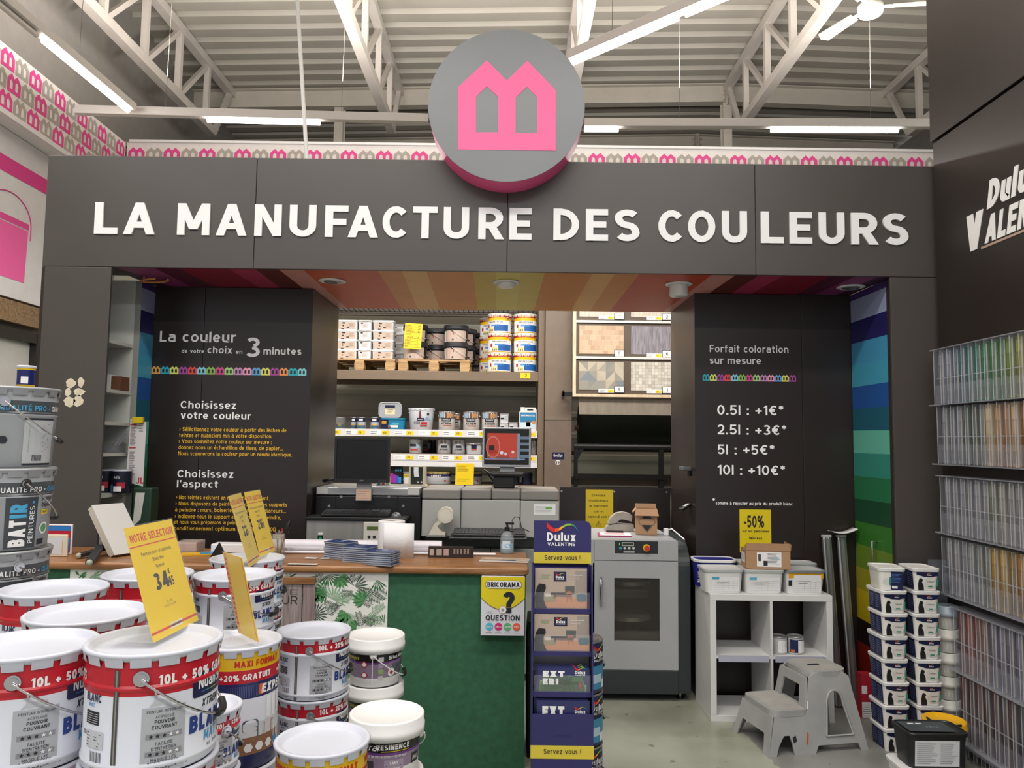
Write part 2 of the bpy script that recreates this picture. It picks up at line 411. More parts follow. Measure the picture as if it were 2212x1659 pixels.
def fl(Z, x0=0, y0=0): return lambda u, v: Vector((x0+u, y0+v, Z))       # level plane
def cyf(R, z0=0.0, t0=-PI/2, c=(0, 0), tap=0.0):
    """wrap on an upright drum; tap = growth of the radius per metre of height"""
    def f(u, v):
        r = R+tap*v; a = t0+u/R
        return Vector((c[0]+r*math.cos(a), c[1]+r*math.sin(a), z0+v))
    return f
def rrect(x0, y0, x1, y1, r, n=5):
    o = []
    for cx, cy, a in ((x1-r, y1-r, 0), (x0+r, y1-r, PI/2), (x0+r, y0+r, PI), (x1-r, y0+r, 1.5*PI)):
        for i in range(n+1):
            t = a+PI/2*i/n; o.append((cx+r*math.cos(t), cy+r*math.sin(t)))
    return o
HOUSE = [(0, 0), (1, 0), (1, .68), (.71, 1), (.5, .78), (.295, 1), (0, .68)]
HOUSEH = [[(.185, .19), (.41, .19), (.41, .58), (.295, .70), (.185, .58)], [(.59, .19), (.815, .19), (.815, .58), (.705, .70), (.59, .58)]]
def house(mb, fn, u, v, w, h, mt, f0=None):
    sc = lambda l: [(u+x*w, v+y*h) for x, y in l]
    mb.prism(sc(HOUSE), f0, fn, mt, [sc(x) for x in HOUSEH])
WHITE = m('#e6e6e6', .45); BLACK = m('#151515', .4); DARK = m('#221d1b', .38, var=.08); STEEL = m('#b8b8b8', .28, 1.0); INK = m('#20222c', .6)
YEL = m('#f2cf1f', .5); RED = m('#c21a2b', .45); NAVY = m('#15193f', .45); GREY = m('#9a9da0', .45); TXW = m('#f0f0f0', .5)
# ================================================================ setting
def onpl(px, py, P0, n):
    r = ray(px, py); return CP + r*((P0-CP).dot(n)/r.dot(n))
XR = 3.4; ZR = aty(1570, 183, 12).z
def zr(x): return ZR-0.025*abs(x-XR)
mt, nt, b = newmat('painted_concrete')
tc = nd(nt, 'ShaderNodeTexCoord'); n1 = nd(nt, 'ShaderNodeTexNoise'); n1.inputs['Scale'].default_value = 1.3; n1.inputs['Detail'].default_value = 9
n2 = nd(nt, 'ShaderNodeTexNoise'); n2.inputs['Scale'].default_value = 14; n2.inputs['Detail'].default_value = 8
sp = nd(nt, 'ShaderNodeSeparateXYZ'); nt.links.new(tc.outputs['Object'], sp.inputs[0])
for n in (n1, n2): nt.links.new(tc.outputs['Object'], n.inputs['Vector'])
# a worn coat of pale green paint left of a slanting edge, bare grey screed right of it
ed = nd(nt, 'ShaderNodeMath', operation='MULTIPLY_ADD'); nt.links.new(sp.outputs[1], ed.inputs[0]); ed.inputs[1].default_value = 0.1; ed.inputs[2].default_value = -1.86
e2 = nd(nt, 'ShaderNodeMath', operation='ADD'); nt.links.new(sp.outputs[0], e2.inputs[0]); nt.links.new(ed.outputs[0], e2.inputs[1])
e3 = nd(nt, 'ShaderNodeMath', operation='MULTIPLY_ADD'); nt.links.new(n2.outputs[0], e3.inputs[0]); e3.inputs[1].default_value = 0.12; nt.links.new(e2.outputs[0], e3.inputs[2])
e4 = nd(nt, 'ShaderNodeMath', operation='GREATER_THAN'); nt.links.new(e3.outputs[0], e4.inputs[0]); e4.inputs[1].default_value = 0.06
ra = nd(nt, 'ShaderNodeValToRGB'); ra.color_ramp.elements[0].position = 0.32; ra.color_ramp.elements[1].position = 0.6
ra.color_ramp.elements[0].color = lin('#8d9080'); ra.color_ramp.elements[1].color = lin('#b4b7a8')
rb = nd(nt, 'ShaderNodeValToRGB'); rb.color_ramp.elements[0].position = 0.3; rb.color_ramp.elements[1].position = 0.7
rb.color_ramp.elements[0].color = lin('#74756f'); rb.color_ramp.elements[1].color = lin('#999b98')
nt.links.new(n1.outputs[0], ra.inputs[0]); nt.links.new(n1.outputs[0], rb.inputs[0])
mx = nd(nt, 'ShaderNodeMix', data_type='RGBA'); nt.links.new(e4.outputs[0], mx.inputs[0]); nt.links.new(ra.outputs[0], mx.inputs[6]); nt.links.new(rb.outputs[0], mx.inputs[7])
rc = nd(nt, 'ShaderNodeValToRGB'); rc.color_ramp.elements[0].position = 0.30; rc.color_ramp.elements[1].position = 0.34
rc.color_ramp.elements[0].color = (0.35, 0.33, 0.3, 1); rc.color_ramp.elements[1].color = (1, 1, 1, 1)
nt.links.new(n2.outputs[0], rc.inputs[0])
m2 = nd(nt, 'ShaderNodeMix', data_type='RGBA', blend_type='MULTIPLY'); m2.inputs[0].default_value = 0.7; nt.links.new(mx.outputs[2], m2.inputs[6]); nt.links.new(rc.outputs[0], m2.inputs[7])
nt.links.new(m2.outputs[2], b.inputs['Base Color']); b.inputs['Roughness'].default_value = 0.32
FLOORM = mt
o = MB().box(-7, 7.6, -3, 14.4, -0.1, 0, FLOORM); struct(o, 'floor')
# roof deck: trapezoid ribs across the span
DECK = m('#a49e93', .6, var=.05, sc=1.5)
o = MB(); ys = []; y = -3.0
while y < 14.4:
    ys += [(y, 0), (y+.19, 0), (y+.215, .06), (y+.305, .06)]; y += .33
ys.append((14.4, 0))
vs = []; fs = []
for y, dz in ys:
    for x in (-7, XR, 7.6): vs.append((x, y, zr(x)+.015+dz))
for i in range(len(ys)-1):
    for k in (0, 1): fs.append((3*i+k, 3*i+3+k, 3*i+4+k, 3*i+1+k))
o.add(vs, fs, DECK); struct(o, 'ceiling')
CLAD = m('#a8a298', .55, var=.05, sc=2)
o = MB(); pr = []; z = 0
while z < 7.4: pr += [(z, 0), (z+.13, 0), (z+.15, .03), (z+.24, .03), (z+.26, 0)]; z += .26
vs = [(x, 14.35-d, z) for z, d in pr for x in (-7, 7.6)]
o.add(vs, [(2*i, 2*i+1, 2*i+3, 2*i+2) for i in range(len(pr)-1)], CLAD); struct(o, 'wall_back')
A = aty(244, 308, 9.4); Bq = atz(0, 115, A.z); EL = Bq-A; EL.normalize(); NL = Vector((-EL.y, EL.x, 0))
if NL.x < 0: NL = -NL
def left(u, z, d=0.0): return Vector((A.x+EL.x*u+NL.x*d, A.y+EL.y*u+NL.y*d, z))   # on the left wall, u metres from the far corner
def lpx(px, py):
    p = onpl(px, py, A, NL); return (p-A).dot(EL), p.z
LW = m('#8f8a84', .6, var=.05)
o = MB()
o.add([left(-5.2, 0, -.06), left(9, 0, -.06), left(9, 7.4, -.06), left(-5.2, 7.4, -.06)], [(3, 2, 1, 0)], LW); struct(o, 'wall_left')
o = MB().box(7.2, 7.3, -3, 14.4, 0, 7.3, LW); struct(o, 'wall_right')
IRON = m('#c2bab2', .45, var=.05, sc=4); IRON2 = m('#b9b2a6', .45, var=.05, sc=4)
def ibeam(mb, a, b, h, w, mt):
    a = Vector(a); b = Vector(b); dz = Vector((0, 0, h/2))
    mb.bar(a, b, .012, h, mt); mb.bar(a+dz, b+dz, w, .018, mt); mb.bar(a-dz, b-dz, w, .018, mt)
for k, Y in enumerate((12.0, 14.05)):
    o = MB()
    for x in (-6.6, 7.1): ibeam(o, (XR, Y, zr(XR)-.16), (x, Y, zr(x)-.16), .29, .16, IRON2)
    for dx in (-.02, .02): o.box(XR+dx-.012, XR+dx+.012, Y-.09, Y+.09, zr(XR)-.36, zr(XR), IRON2)
    for dz in (-.1, -.2, -.28):
        for dx in (-.07, .07): o.cyl(.014, -.012, 0, IRON, 8, (XR+dx, Y-.09, zr(XR)+dz))
    struct(o, 'trim_%d' % (k+1))
for k, (x, Y) in enumerate(((XR, 12.05), (-2.83, 12.05))):
    o = MB().box(x-.09, x+.09, Y-.01, Y+.01, 0, zr(x)-.32, IRON2)
    for s in (-.09, .09): o.box(x-.07, x+.07, Y+s-.008, Y+s+.008, 0, zr(x)-.32, IRON2)
    struct(o, 'trim_%d' % (k+3))
# ---------------------------------------------------------------- lattice roof trusses
LBL = ['white lattice roof truss above the pink frieze corner, furthest from the ceiling fan', 'white lattice roof truss crossing above the upright white pole',
       'white lattice roof truss half hidden by the round grey sign', 'white lattice roof truss that ends at the roof ridge column, beside the ceiling fan', 'white lattice roof truss cut off by the dark brown tower']
for k, x in enumerate((-4.56, -1.86, .78, 3.4, 5.96)):
    zt = zr(x)-.07; zb = zt-.93; t = thing('roof_truss', LBL[k], 'truss', (x, 11.9, zb), 'roof trusses')
    MB().bar((x, 12.0, zt), (x, -2.9, zt), .12, .12, IRON).build('top_chord', t)
    MB().bar((x, 11.25, zb), (x, -2.9, zb), .12, .12, IRON).build('bottom_chord', t)
    MB().bar((x, 11.9, zt), (x, 11.3, zb), .07, .07, IRON).build('strut', t)
    y = 11.0
    while y > 4.4:
        MB().bar((x, y, zb), (x, y, zt), .075, .075, IRON, (0, 1, 0)).build('strut', t)
        MB().bar((x, y, zt), (x, y-.95, zb), .06, .06, IRON).build('strut', t)
        y -= .95
# ---------------------------------------------------------------- friezes of little houses
PINK = m('#ec4f9c', .5); PINKL = m('#f06fb0', .5); HGREY = m('#b5aea6', .5); FRW = m('#efeae6', .55, var=.03)
zb = lpx(0, 257)[1]; hb = A.z-zb
t = thing('frieze_board', 'white frieze board with three rows of pink and grey houses on the side wall', 'frieze', left(1, zb))
def boxq(mb, p, h, d0, d1, u0, u1, mt):
    q = [left(u0, p, d0), left(u1, p, d0), left(u1, p, d1), left(u0, p, d1)]
    q += [v+Vector((0, 0, h)) for v in q]
    mb.add(q, [(3, 2, 1, 0), (4, 5, 6, 7), (0, 1, 5, 4), (1, 2, 6, 5), (2, 3, 7, 6), (3, 0, 4, 7)], mt)
o = MB(); boxq(o, zb, hb, -.05, .16, 0, 4.2, FRW); o.build('board', t)
o = MB(); boxq(o, zb-.05, .05, -.05, .2, 0, 4.2, WHITE); o.build('ledge', t)
o = MB(); rh = hb/3.12
for r in range(3):
    for i in range(19):
        u = .03+i*.222+(r % 2)*.11
        col = (PINK if (i+r) % 2 == 0 else HGREY)
        house(o, lambda a, b_: left(4.2-a if False else a, b_, .163), u, zb+.015+r*rh, .205, rh*.94, col)
o.build('house_pattern', t)
t = thing('frieze_board', 'long white frieze of pink and grey houses on the far wall', 'frieze', (0, 9.4, A.z-.6))
MB().box(A.x+.18, 6.9, 9.4, 9.46, A.z-.62, A.z, FRW).build('board', t)
MB().box(A.x+.22, 6.9, 9.36, 9.46, A.z, A.z+.03, WHITE).build('ledge', t)
o = MB()
for r in range(3):
    for i in range(50):
        x = A.x+.2+i*.222+(r % 2)*.11
        if x < 6.6: house(o, fy(9.397), x, A.z-.045-(r+1)*.19, .205, .18, PINK if (i+r) % 2 == 0 else HGREY)
o.build('house_pattern', t)
# ---------------------------------------------------------------- pink bucket banner and what hangs under it
t = thing('wall_banner', 'white fabric banner with a large pink paint bucket beside the dark pillar', 'banner', left(1, lpx(0, 636)[1]))
z0 = lpx(0, 636)[1]; z1 = zb-.055; BW = m('#d9d8da', .6, var=.03)
o = MB(); boxq(o, z0, z1-z0, -.03, .0, -.5, 4.0, BW); o.build('cloth', t)
o = MB(); f = lambda u, v: left(u, v, .003)
def lq(pts, mt): o.add([f(*lpx(*p)) for p in pts], [tuple(range(len(pts)))], mt)
ux = lpx(66, 470); PINKB = m('#ee66a8', .5)
s0 = lpx(0, 329)[1]; s1 = lpx(0, 365)[1]
o.add([f(-.5, s1), f(4, s1), f(4, s0), f(-.5, s0)], [(0, 1, 2, 3)], m('#d93f8c', .5))
ur = lpx(58, 500)[0]; zt_ = lpx(60, 500)[1]; zl = lpx(58, 614)[1]; zl2 = lpx(60, 487)[1]
o.add([f(ur, zl), f(ur+1.5, zl), f(ur+1.6, zt_), f(ur-.02, zt_)], [(0, 1, 2, 3)], PINKB)
o.add([f(ur-.03, zt_+.012), f(ur+1.6, zt_+.012), f(ur+1.6, zl2+.012), f(ur-.03, zl2+.012)], [(0, 1, 2, 3)], m('#e04f98', .5))
ring = [f(ur+.3+.36*math.cos(a), zl2-.02+.27*math.sin(a)+.0) for a in [PI-i*PI/18 for i in range(19)]]
o.tube([f(ur-.06, zt_-.09)]+ring, .006, m('#d93f8c', .5), 6); o.build('bucket_print', t)
zw0 = lpx(0, 692)[1]; zw1 = lpx(0, 645)[1]
o = MB(); boxq(o, zw0, zw1-zw0, -.05, .06, -1.5, 4.0, wood('#6b543c', '#93795a', name='old_board')); o.top('timber_board', 'weathered timber board under the pink bucket banner', 'board')
uw = lpx(70, 760)[0]
o = MB(); boxq(o, .2, zw0-.28, -.05, -.02, uw, 4.0, m('#b9b8b4', .5, var=.03))
for u0, u1, a, b2 in ((uw-.09, uw+.02, .2, zw0-.06), (uw, 4, zw0-.16, zw0-.06)): boxq(o, a, b2-a, -.05, .05, u0, u1, DARK)
struct(o, 'window_1')
# ================================================================ the stand: fascia, pillars, panels
FA = 4.7; PA = 5.3; JB = 6.1; ZS = 2.75; ZF = 3.455
FASC = m('#4a4542', .36, var=.07, sc=1.6, spec=.5); PANEL = m('#2a2321', .33, var=.1, sc=1.3)
t = thing('fascia_sign', 'long dark brown fascia spelling LA MANUFACTURE DES COULEURS in white letters', 'sign', (-.14, 4.8, ZS))
xs = [-2.925]+[aty(x, 575, FA).x for x in (547, 1095, 1633)]+[2.65]
for i in range(4): MB().box(xs[i]+.0015, xs[i+1]-.0015, FA, FA+.02, ZS, ZF, FASC).build('panel', t, .002, seg=1)
o = MB().box(-2.92, 2.64, FA+.02, FA+.3, ZS+.01, ZF-.004, PANEL); o.build('backing', t)
L = [('L', 204.5, 255), ('A', 267, 335), ('M', 383.5, 453), ('A', 467, 533.5), ('N', 550, 608), ('U', 625.5, 683), ('F', 702, 752), ('A', 751.5, 817), ('C', 826, 882), ('T', 892, 944.5), ('U', 958, 1013), ('R', 1033, 1088), ('E', 1100, 1148), ('D', 1195, 1250.5), ('E', 1265, 1313), ('S', 1327.5, 1381), ('C', 1421.5, 1477), ('O', 1485.5, 1544.5), ('U', 1559, 1613), ('L', 1643, 1692), ('E', 1705, 1753.5), ('U', 1768, 1823.5), ('R', 1838, 1896), ('S', 1907, 1961)]
for ch, a, b2 in L:
    yb = 506+(a-230)*.0141; p = aty(a, yb, FA); q = aty(b2, yb, FA)
    o = MB(); o.text(ch, fy(FA-.012), TXW, .2, p.x, p.z, q.x-p.x, bold=.036, fb=fy(FA)); o.build('letter', t)
# round logo sign
YD = 4.5; c = aty(1094, 228, YD); R = .473
t = thing('round_sign', 'round grey sign with a pink double house emblem above the fascia', 'sign', (c.x, 4.6, c.z-R))
DG = m('#75787b', .38, var=.06, sc=2); PKS = m('#ee5f98', .5)
cir = [(c.x+R*math.cos(2*PI*i/96), c.z+R*math.sin(2*PI*i/96)) for i in range(96)]
o = MB(); o.prism(cir, fy(FA-.003), fy(YD), PKS, mside=PKS); o.build('rim', t)
ci2 = [(c.x+R*.999*math.cos(2*PI*i/96), c.z+R*.999*math.sin(2*PI*i/96)) for i in range(96)]
o = MB(); o.prism(ci2, fy(YD-.0005), fy(YD-.006), DG, mside=DG); o.build('face', t)
px = lambda l: [(lambda p: (p.x, p.z))(aty(600+a/2.765, b2/2.765, YD-.008)) for a, b2 in l]
o = MB(); o.prism(px([(1075, 892), (1660, 900), (1660, 538), (1490, 362), (1368, 480), (1248, 360), (1075, 522)]), None, fy(YD-.008), PKS,
                  [px([(1184, 790), (1315, 790), (1315, 578), (1248, 515), (1184, 578)]), px([(1421, 795), (1551, 795), (1551, 582), (1487, 518), (1421, 582)])]); o.build('emblem', t)
# soffit with fanned colour stripes
t = thing('soffit', 'striped colourful soffit board under the dark fascia', 'soffit', (-.1, 5.3, ZS))
MB().box(-2.52, 2.36, FA+.02, JB, ZS+.002, ZS+.009, PANEL).build('board', t)
ST = [((287, 590), (362, 616)), ((339, 582), (407, 616)), ((395, 583), (457, 617)), ((501, 585), (555, 618)), ((557, 586), (601, 618)), ((608.5, 587), (650, 619)), ((661, 588), (745, 662)), ((819, 590), (866, 664)), ((870.5, 592), (901, 665)), ((923, 593), (949, 666)), ((1023, 595), (1031, 667)), ((1072, 596), (1071.5, 668)), ((1124, 596), (1115, 668)), ((1174.5, 597), (1154, 668.5)), ((1276, 597), (1235, 669)), ((1325, 597), (1275, 670)), ((1377, 597), (1319, 670)), ((1532, 598), (1438, 670)), ((1582, 599), (1535, 631)), ((1633, 599), (1582, 632)), ((1685.5, 599), (1628, 632)), ((1786, 600), (1723.5, 633)), ((1841, 600), (1767, 633.5)), ((1890, 601), (1813, 634))]
SCOL = ['#46253f', '#8f3a70', '#5e1a3a', '#8c1230', '#b0345a', '#63201d', '#cf918a', '#c85636', '#d0853f', '#dfa963', '#cf8238', '#c9ab3e', '#d3c055', '#cdb448', '#cf8238', '#dfa963', '#d0853f', '#c2452c', '#cf918a', '#63201d', '#b0345a', '#8c1230', '#5e1a3a', '#8f3a70', '#46253f']
def ends(a, b2):
    p = atz(*a, ZS); q = atz(*b2, ZS); k = (q.x-p.x)/(q.y-p.y)
    return p.x+k*(FA-p.y), p.x+k*(JB-p.y)
EL_ = [(-2.5, -2.5)]+[ends(*s) for s in ST]+[(2.355, 2.355)]
o = MB()
for i in range(len(EL_)-1):
    (a0, a1), (b0, b1) = EL_[i], EL_[i+1]
    cl = lambda v: max(-2.5, min(2.355, v))
    o.poly([(cl(a0), FA+.02, ZS), (cl(a1), JB, ZS), (cl(b1), JB, ZS), (cl(b0), FA+.02, ZS)], m(SCOL[i], .4, var=.05, sc=4))
o.build('stripe_film', t)
# downlights in the soffit
def downlight(p, drop, label):
    t = thing('downlight', label, 'downlight', p, 'soffit downlights', world=False)
    o = MB(); o.lathe([(.062, -.001), (.088, -.001), (.09, -.006), (.064, -.012), (.06, -.003)], WHITE, 32); o.build('trim_ring', t)
    o = MB()
    if drop > .02:
        o.lathe([(.058, 0), (.06, -drop+.008), (.054, -drop), (0, -drop)], m('#e4e4e4', .25), 32)
    else: o.lathe([(.062, -.003), (.05, -.014), (.03, -.012), (0, -.011)], m('#8c8d88', .2, .5), 32)
    o.build('lamp', t)
    return t
downlight(atz(718, 606, ZS), 0, 'flush round downlight in the red stripe of the soffit')
downlight(atz(1094, 609, ZS), .035, 'white downlight standing slightly out of the yellow stripes of the soffit')
downlight(atz(1466, 613, ZS), .085, 'white can downlight hanging lowest from the soffit')
downlight(atz(1838, 619, ZS), 0, 'flush round downlight over the rainbow door')
t = thing('loose_ring', 'loose orange wooden ring dangling from the soffit corner', 'ring', atz(330, 597, ZS))
p = atz(335, 598, ZS); o = MB(); o.tube([p+Vector((.085*math.cos(a), .05*math.sin(a), -.025+.006*math.cos(a))) for a in [i*PI/10 for i in range(17)]], .007, m('#c98a44', .5)); o.build('ring', t)
o = MB(); o.tube([p+Vector((-.07, 0, 0)), p+Vector((-.08, -.0, -.025))], .008, m('#b57f6a', .5)); o.build('hook', t)
# left pillar: an open cupboard with shelves
XP = aty(240, 590, FA).x; XO = -2.925
SHW = m('#c4c8c2', .5, var=.03)
t = thing('pillar_cupboard', 'dark brown pillar cupboard with open white shelves beside the counter', 'cupboard', (-2.7, 4.9, 0))
MB().box(XO+.02, XP, FA, FA+.02, 0, ZS-.003, FASC).build('front_panel', t, .002)
MB().box(XO, XO+.02, FA+.004, PA, 0, ZS-.003, PANEL).build('side_panel', t)
MB().box(XO+.02, XP-.04, 5.1, 5.12, 0, ZS-.003, SHW).build('back_panel', t)
for y in (741, 844, 912, 978, 1064, 1165):
    z = aty(265, y, 5.0).z; MB().box(XO+.02, XP-.04, FA+.03, 5.1, z-.022, z, SHW).build('shelf', t)
o = MB().box(XP-.04, XP, 5.1, PA-.01, 0, ZS-.003, m('#8f928e', .5)); o.build('end_panel', t)
RC = ['#4a3478', '#a2aed2', '#262265', '#4aa0cc', '#48a9c9', '#255ba6', '#20637a', '#6ac4af', '#379384', '#2a7c52', '#1c5034', '#377e2a', '#6f8f2e', '#a39f2a', '#c9b11e', '#241a14', '#8d2318', '#241a14']
RB = [(639.7, 607), (651.6, 621), (698, 672), (744, 724), (789, 776), (838, 826), (884.5, 878.5), (930, 929.5), (978, 981), (1026.6, 1034), (1075, 1086), (1122, 1139), (1169, 1193), (1217, 1246), (1262, 1296), (1324, 1366), (1372, 1420), (1470, 1530)]
XD = 2.352
def rain(X, y0, y1, mb, ZT=ZS-.004):
    ln = []
    for yr, yf in RB:
        p = atx(1838, yr, XD); q = atx(1913, yf, XD); k = (p.z-q.z)/(p.y-q.y)
        ln.append((q.z+k*(y0-q.y), q.z+k*(y1-q.y)))
    ln[0] = (ZT, ZT); ln.append((0.01, 0.01))
    for i in range(len(RC)):
        a, b2 = ln[i], ln[i+1]
        pts = [(X, y0, min(b2[0], ZT)), (X, y1, min(b2[1], ZT)), (X, y1, min(a[1], ZT)), (X, y0, min(a[0], ZT))]
        mb.poly(pts if X > 0 else pts[::-1], m(RC[i], .4))
o = MB(); rain(XP+.001, 5.1, PA-.01, o); o.build('rainbow_film', t)
# worn glue patches on the pillar
o = MB(); GL = m('#d6cbb4', .7, var=.12, sc=30)
for cx, cy, rx, ry in ((153, 828, 11, 10), (175, 826, 7, 11), (147, 847, 7, 9), (171, 847, 12, 8), (150, 868, 12, 11), (169, 866, 11, 12)):
    p = aty(cx, cy, FA); k = FA/F; n = 22; ph = random.random()*6
    o.add([(p.x+rx*k*(1+.12*math.sin(3*a+ph)+.08*math.sin(7*a))*math.cos(a), FA-.0015, p.z+ry*k*(1+.1*math.sin(4*a+ph))*math.sin(a)) for a in [2*PI*i/n for i in range(n)]], [tuple(range(n))], GL)
o.build('glue_patch', t)
# right pillar and its rainbow door
t = thing('pillar', 'dark brown pillar between the rainbow door and the colour card tower', 'pillar', (2.5, 4.75, 0))
MB().box(2.335, 2.65, FA, FA+.02, 0, ZS-.003, FASC).build('front_panel', t, .002)
MB().box(2.36, 2.65, FA+.021, PA+.3, 0, ZS-.003, PANEL).build('carcass', t)
t = thing('rainbow_door', 'rainbow striped cupboard door with a steel handle in the dark pillar', 'door', (XD, 5, 0))
MB().box(XD, XD+.007, FA+.06, PA-.005, .01, ZS-.004, m('#3a332e', .4)).build('leaf', t)
o = MB(); rain(XD-.001, FA+.085, PA-.006, o); o.build('rainbow_film', t)
p = atx(1880, 1165, XD); q = atx(1882, 1215, XD)
o = MB(); o.tube([(XD, p.y-.10, p.z), (XD-.035, p.y-.10, p.z), (XD-.035, p.y-.10, p.z-.16), (XD, p.y-.10, p.z-.16)], .006, STEEL); o.build('handle', t)
# info panels
HC = ['#df9a4a', '#22a5bb', '#d5d96a', '#a2459f', '#e0484b', '#83cbdc', '#8bb850', '#d3478f', '#a7d583', '#c589c0', '#ee9fbd', '#5fa6de', '#dfdc69', '#a5489d', '#ef9850', '#27b2c4', '#86cfd5']
GOLD = m('#f6c334', .5); WHT = m('#ffffff', .5)
def wtext(mb, s, x0, x1, y, hp, mt, Y, bold=.0):
    p = aty(x0, y, Y); q = aty(x1, y, Y); h = aty(x0, y-hp, Y).z-p.z
    mb.text(s, fy(Y-.0012), mt, h, p.x, p.z, q.x-p.x, bold=bold)
def hrow(mb, x0, x1, y, hp, n, c0, Y):
    p = aty(x0, y, Y); q = aty(x1, y, Y); h = aty(x0, y-hp, Y).z-p.z; w = (q.x-p.x)/n
    for i in range(n): house(mb, fy(Y-.0012), p.x+i*w, p.z, w*.97, h, m(HC[(i+c0) % 17], .5))
xl0, xl1 = -2.5, -1.394
t = thing('info_panel', 'tall black wall panel headed La couleur de votre choix en 3 minutes', 'wall panel', (-1.95, 5.6, 0))
sx = aty(441, 700, PA).x
MB().box(xl0, sx-.001, PA, JB, 0, ZS-.002, PANEL).build('panel', t, .002); MB().box(sx+.001, xl1, PA, JB, 0, ZS-.002, PANEL).build('panel', t, .002)
o = MB()
for a in [('La couleur', 345, 509, 738, 23), ('de votre', 392, 441, 762, 8), ('choix', 448, 501.5, 763, 15), ('en', 509.6, 523.5, 764.2, 9), ('3', 531, 561, 771, 42), ('minutes', 569, 651, 765.5, 15), ('Choisissez', 390, 510, 882, 16), ('votre couleur', 390, 542, 904.5, 15.5), ('Choisissez', 383, 504, 1031, 16), ("l'aspect", 382, 471, 1052.5, 15.5)]: o = MB(); wtext(o, *a, WHT, PA, .02); o.build('heading_line', t)
o = MB()
for a in [('> Séléctionnez votre couleur à partir des lèches de', 387, 619, 931, 8.5), ('teintes et nuanciers mis à votre disposition.', 387, 588, 944, 8.5), ('> Vous souhaitez votre couleur sur mesure :', 386, 587, 957, 8.5), ('donnez nous un échantillon de tissu, de papier...', 385.5, 611, 970, 8.5), ('Nous scannerons la couleur pour un rendu identique.', 385, 631, 983.5, 8.5),
          ('> Nos teintes existent en mat, satin ou brillant.', 380, 582, 1078, 8.5), ('> Nous disposons de peintures pour tous les supports', 379, 620, 1091.5, 8.5), ('à peindre : murs, boiseries, plafonds, radiateurs...', 378, 618, 1105, 8.5), ('> Indiquez-nous le support et la surface à peindre,', 377, 607, 1119, 8.5), ('et nous vous préparons la peinture dans le', 376, 560, 1131.5, 8.5), ('conditionnement optimum (0.5l, 2.5l, 5l, 10l).', 376, 598, 1145, 8.5)]: o = MB(); wtext(o, *a, GOLD, PA, .01); o.build('text_line', t)
o = MB(); hrow(o, 327, 662.6, 807.5, 17, 17, 0, PA); o.build('house_row', t)
t = thing('info_panel', 'tall black wall panel headed Forfait coloration sur mesure with four prices', 'wall panel', (1.8, 5.6, 0))
sx = aty(1731, 700, PA).x
MB().box(1.265, sx-.001, PA, JB, 0, ZS-.002, PANEL).build('panel', t, .002); MB().box(sx+.001, 2.358, PA, JB, 0, ZS-.002, PANEL).build('panel', t, .002)
o = MB()
for a in [('Forfait coloration', 1533, 1703, 760.6, 15.5), ('sur mesure', 1533, 1644, 785.7, 15.5)]: o = MB(); wtext(o, *a, WHT, PA, .012); o.build('heading_line', t)
o = MB()
for a in [('0.5l : +1€*', 1549.3, 1692.4, 895.6, 21), ('2.5l : +3€*', 1549.5, 1699, 938, 21), ('5l : +5€*', 1550, 1673, 981, 21), ('10l : +10€*', 1550, 1696, 1025, 21), ('*', 1538, 1545, 1090, 14), ('somme à rajouter au prix du produit blanc', 1546, 1712, 1090, 7)]: o = MB(); wtext(o, *a, WHT, PA, .015); o.build('price_line', t)
o = MB(); hrow(o, 1517.7, 1720, 822.3, 15, 13, 1, PA); o.build('house_row', t)
# ---------------------------------------------------------------- lights under the roof, fan, pole
TUBE = emis('#fff4ea', 14); LW2 = m('#d8d4cf', .4)
def strip(name, a, b, parts, label, w=.09, h=.07):
    a = Vector(a); b = Vector(b); t = thing(name, label, 'light', (a+b)/2, 'strip lights')
    MB().bar(a, b, w, h, LW2).build('housing', t, .004)
    for f0, f1 in parts:
        p = a.lerp(b, f0); q = a.lerp(b, f1); d = Vector((0, 0, -h/2-.025))
        MB().tube([p+d, q+d], .022, TUBE, 10).build('tube', t)
    for f0 in (.25, .75):
        p = a.lerp(b, f0); MB().tube([p+Vector((0, 0, h/2)), Vector((p.x+.03, p.y, zr(p.x)))], .0022, m('#77736c', .5), 5).build('wire', t)
    return t
ZL = 4.75
p = atz(285, 232, ZL); q = atz(95, 72, ZL); d = (q-p)
ls = strip('strip_light', p, p+d*2.6, ((.02, .385),), 'bright strip light running along the side wall with the house frieze')
e0, e1 = p+d*2.6*.41+Vector((0, 0, -.06)), p+d*2.6*.9+Vector((0, 0, -.06)); MB().tube([e0, e1], .022, m('#e6dfd8', .25), 10).build('unlit_tube', ls)
p = atz(165, 238, ZL); q = atz(925, 257, ZL); strip('strip_light', p, q, ((.37, .69),), 'long white strip light above the fascia, pole side of the round sign', .07, .08)
p = atz(1262, 266, ZL); q = atz(2090, 268, ZL); strip('strip_light', p, q, ((0, .09), (.49, .82)), 'long white strip light above the fascia, near the brown tower', .07, .08)
p = atz(1232, 122, ZL); q = atz(1540, -12, ZL); strip('strip_light', p, p+(q-p)*1.3, ((.01, .6), (.64, .99)), 'slanting bright strip light in front of the round sign')
t = thing('ceiling_fan', 'white ceiling fan with long thin blades under the roof', 'fan', aty(1880, 20, 7.3))
c = aty(1880, 20, 7.3); FW = m('#d8d2c4', .4)
o = MB(); o.lathe([(0, -.06), (.1, -.06), (.115, -.045), (.12, .03), (.09, .06), (.03, .07)], FW, 32, c); o.build('motor', t)
MB().tube([c+Vector((0, 0, .06)), Vector((c.x, c.y, zr(c.x)))], .015, FW).build('rod', t)
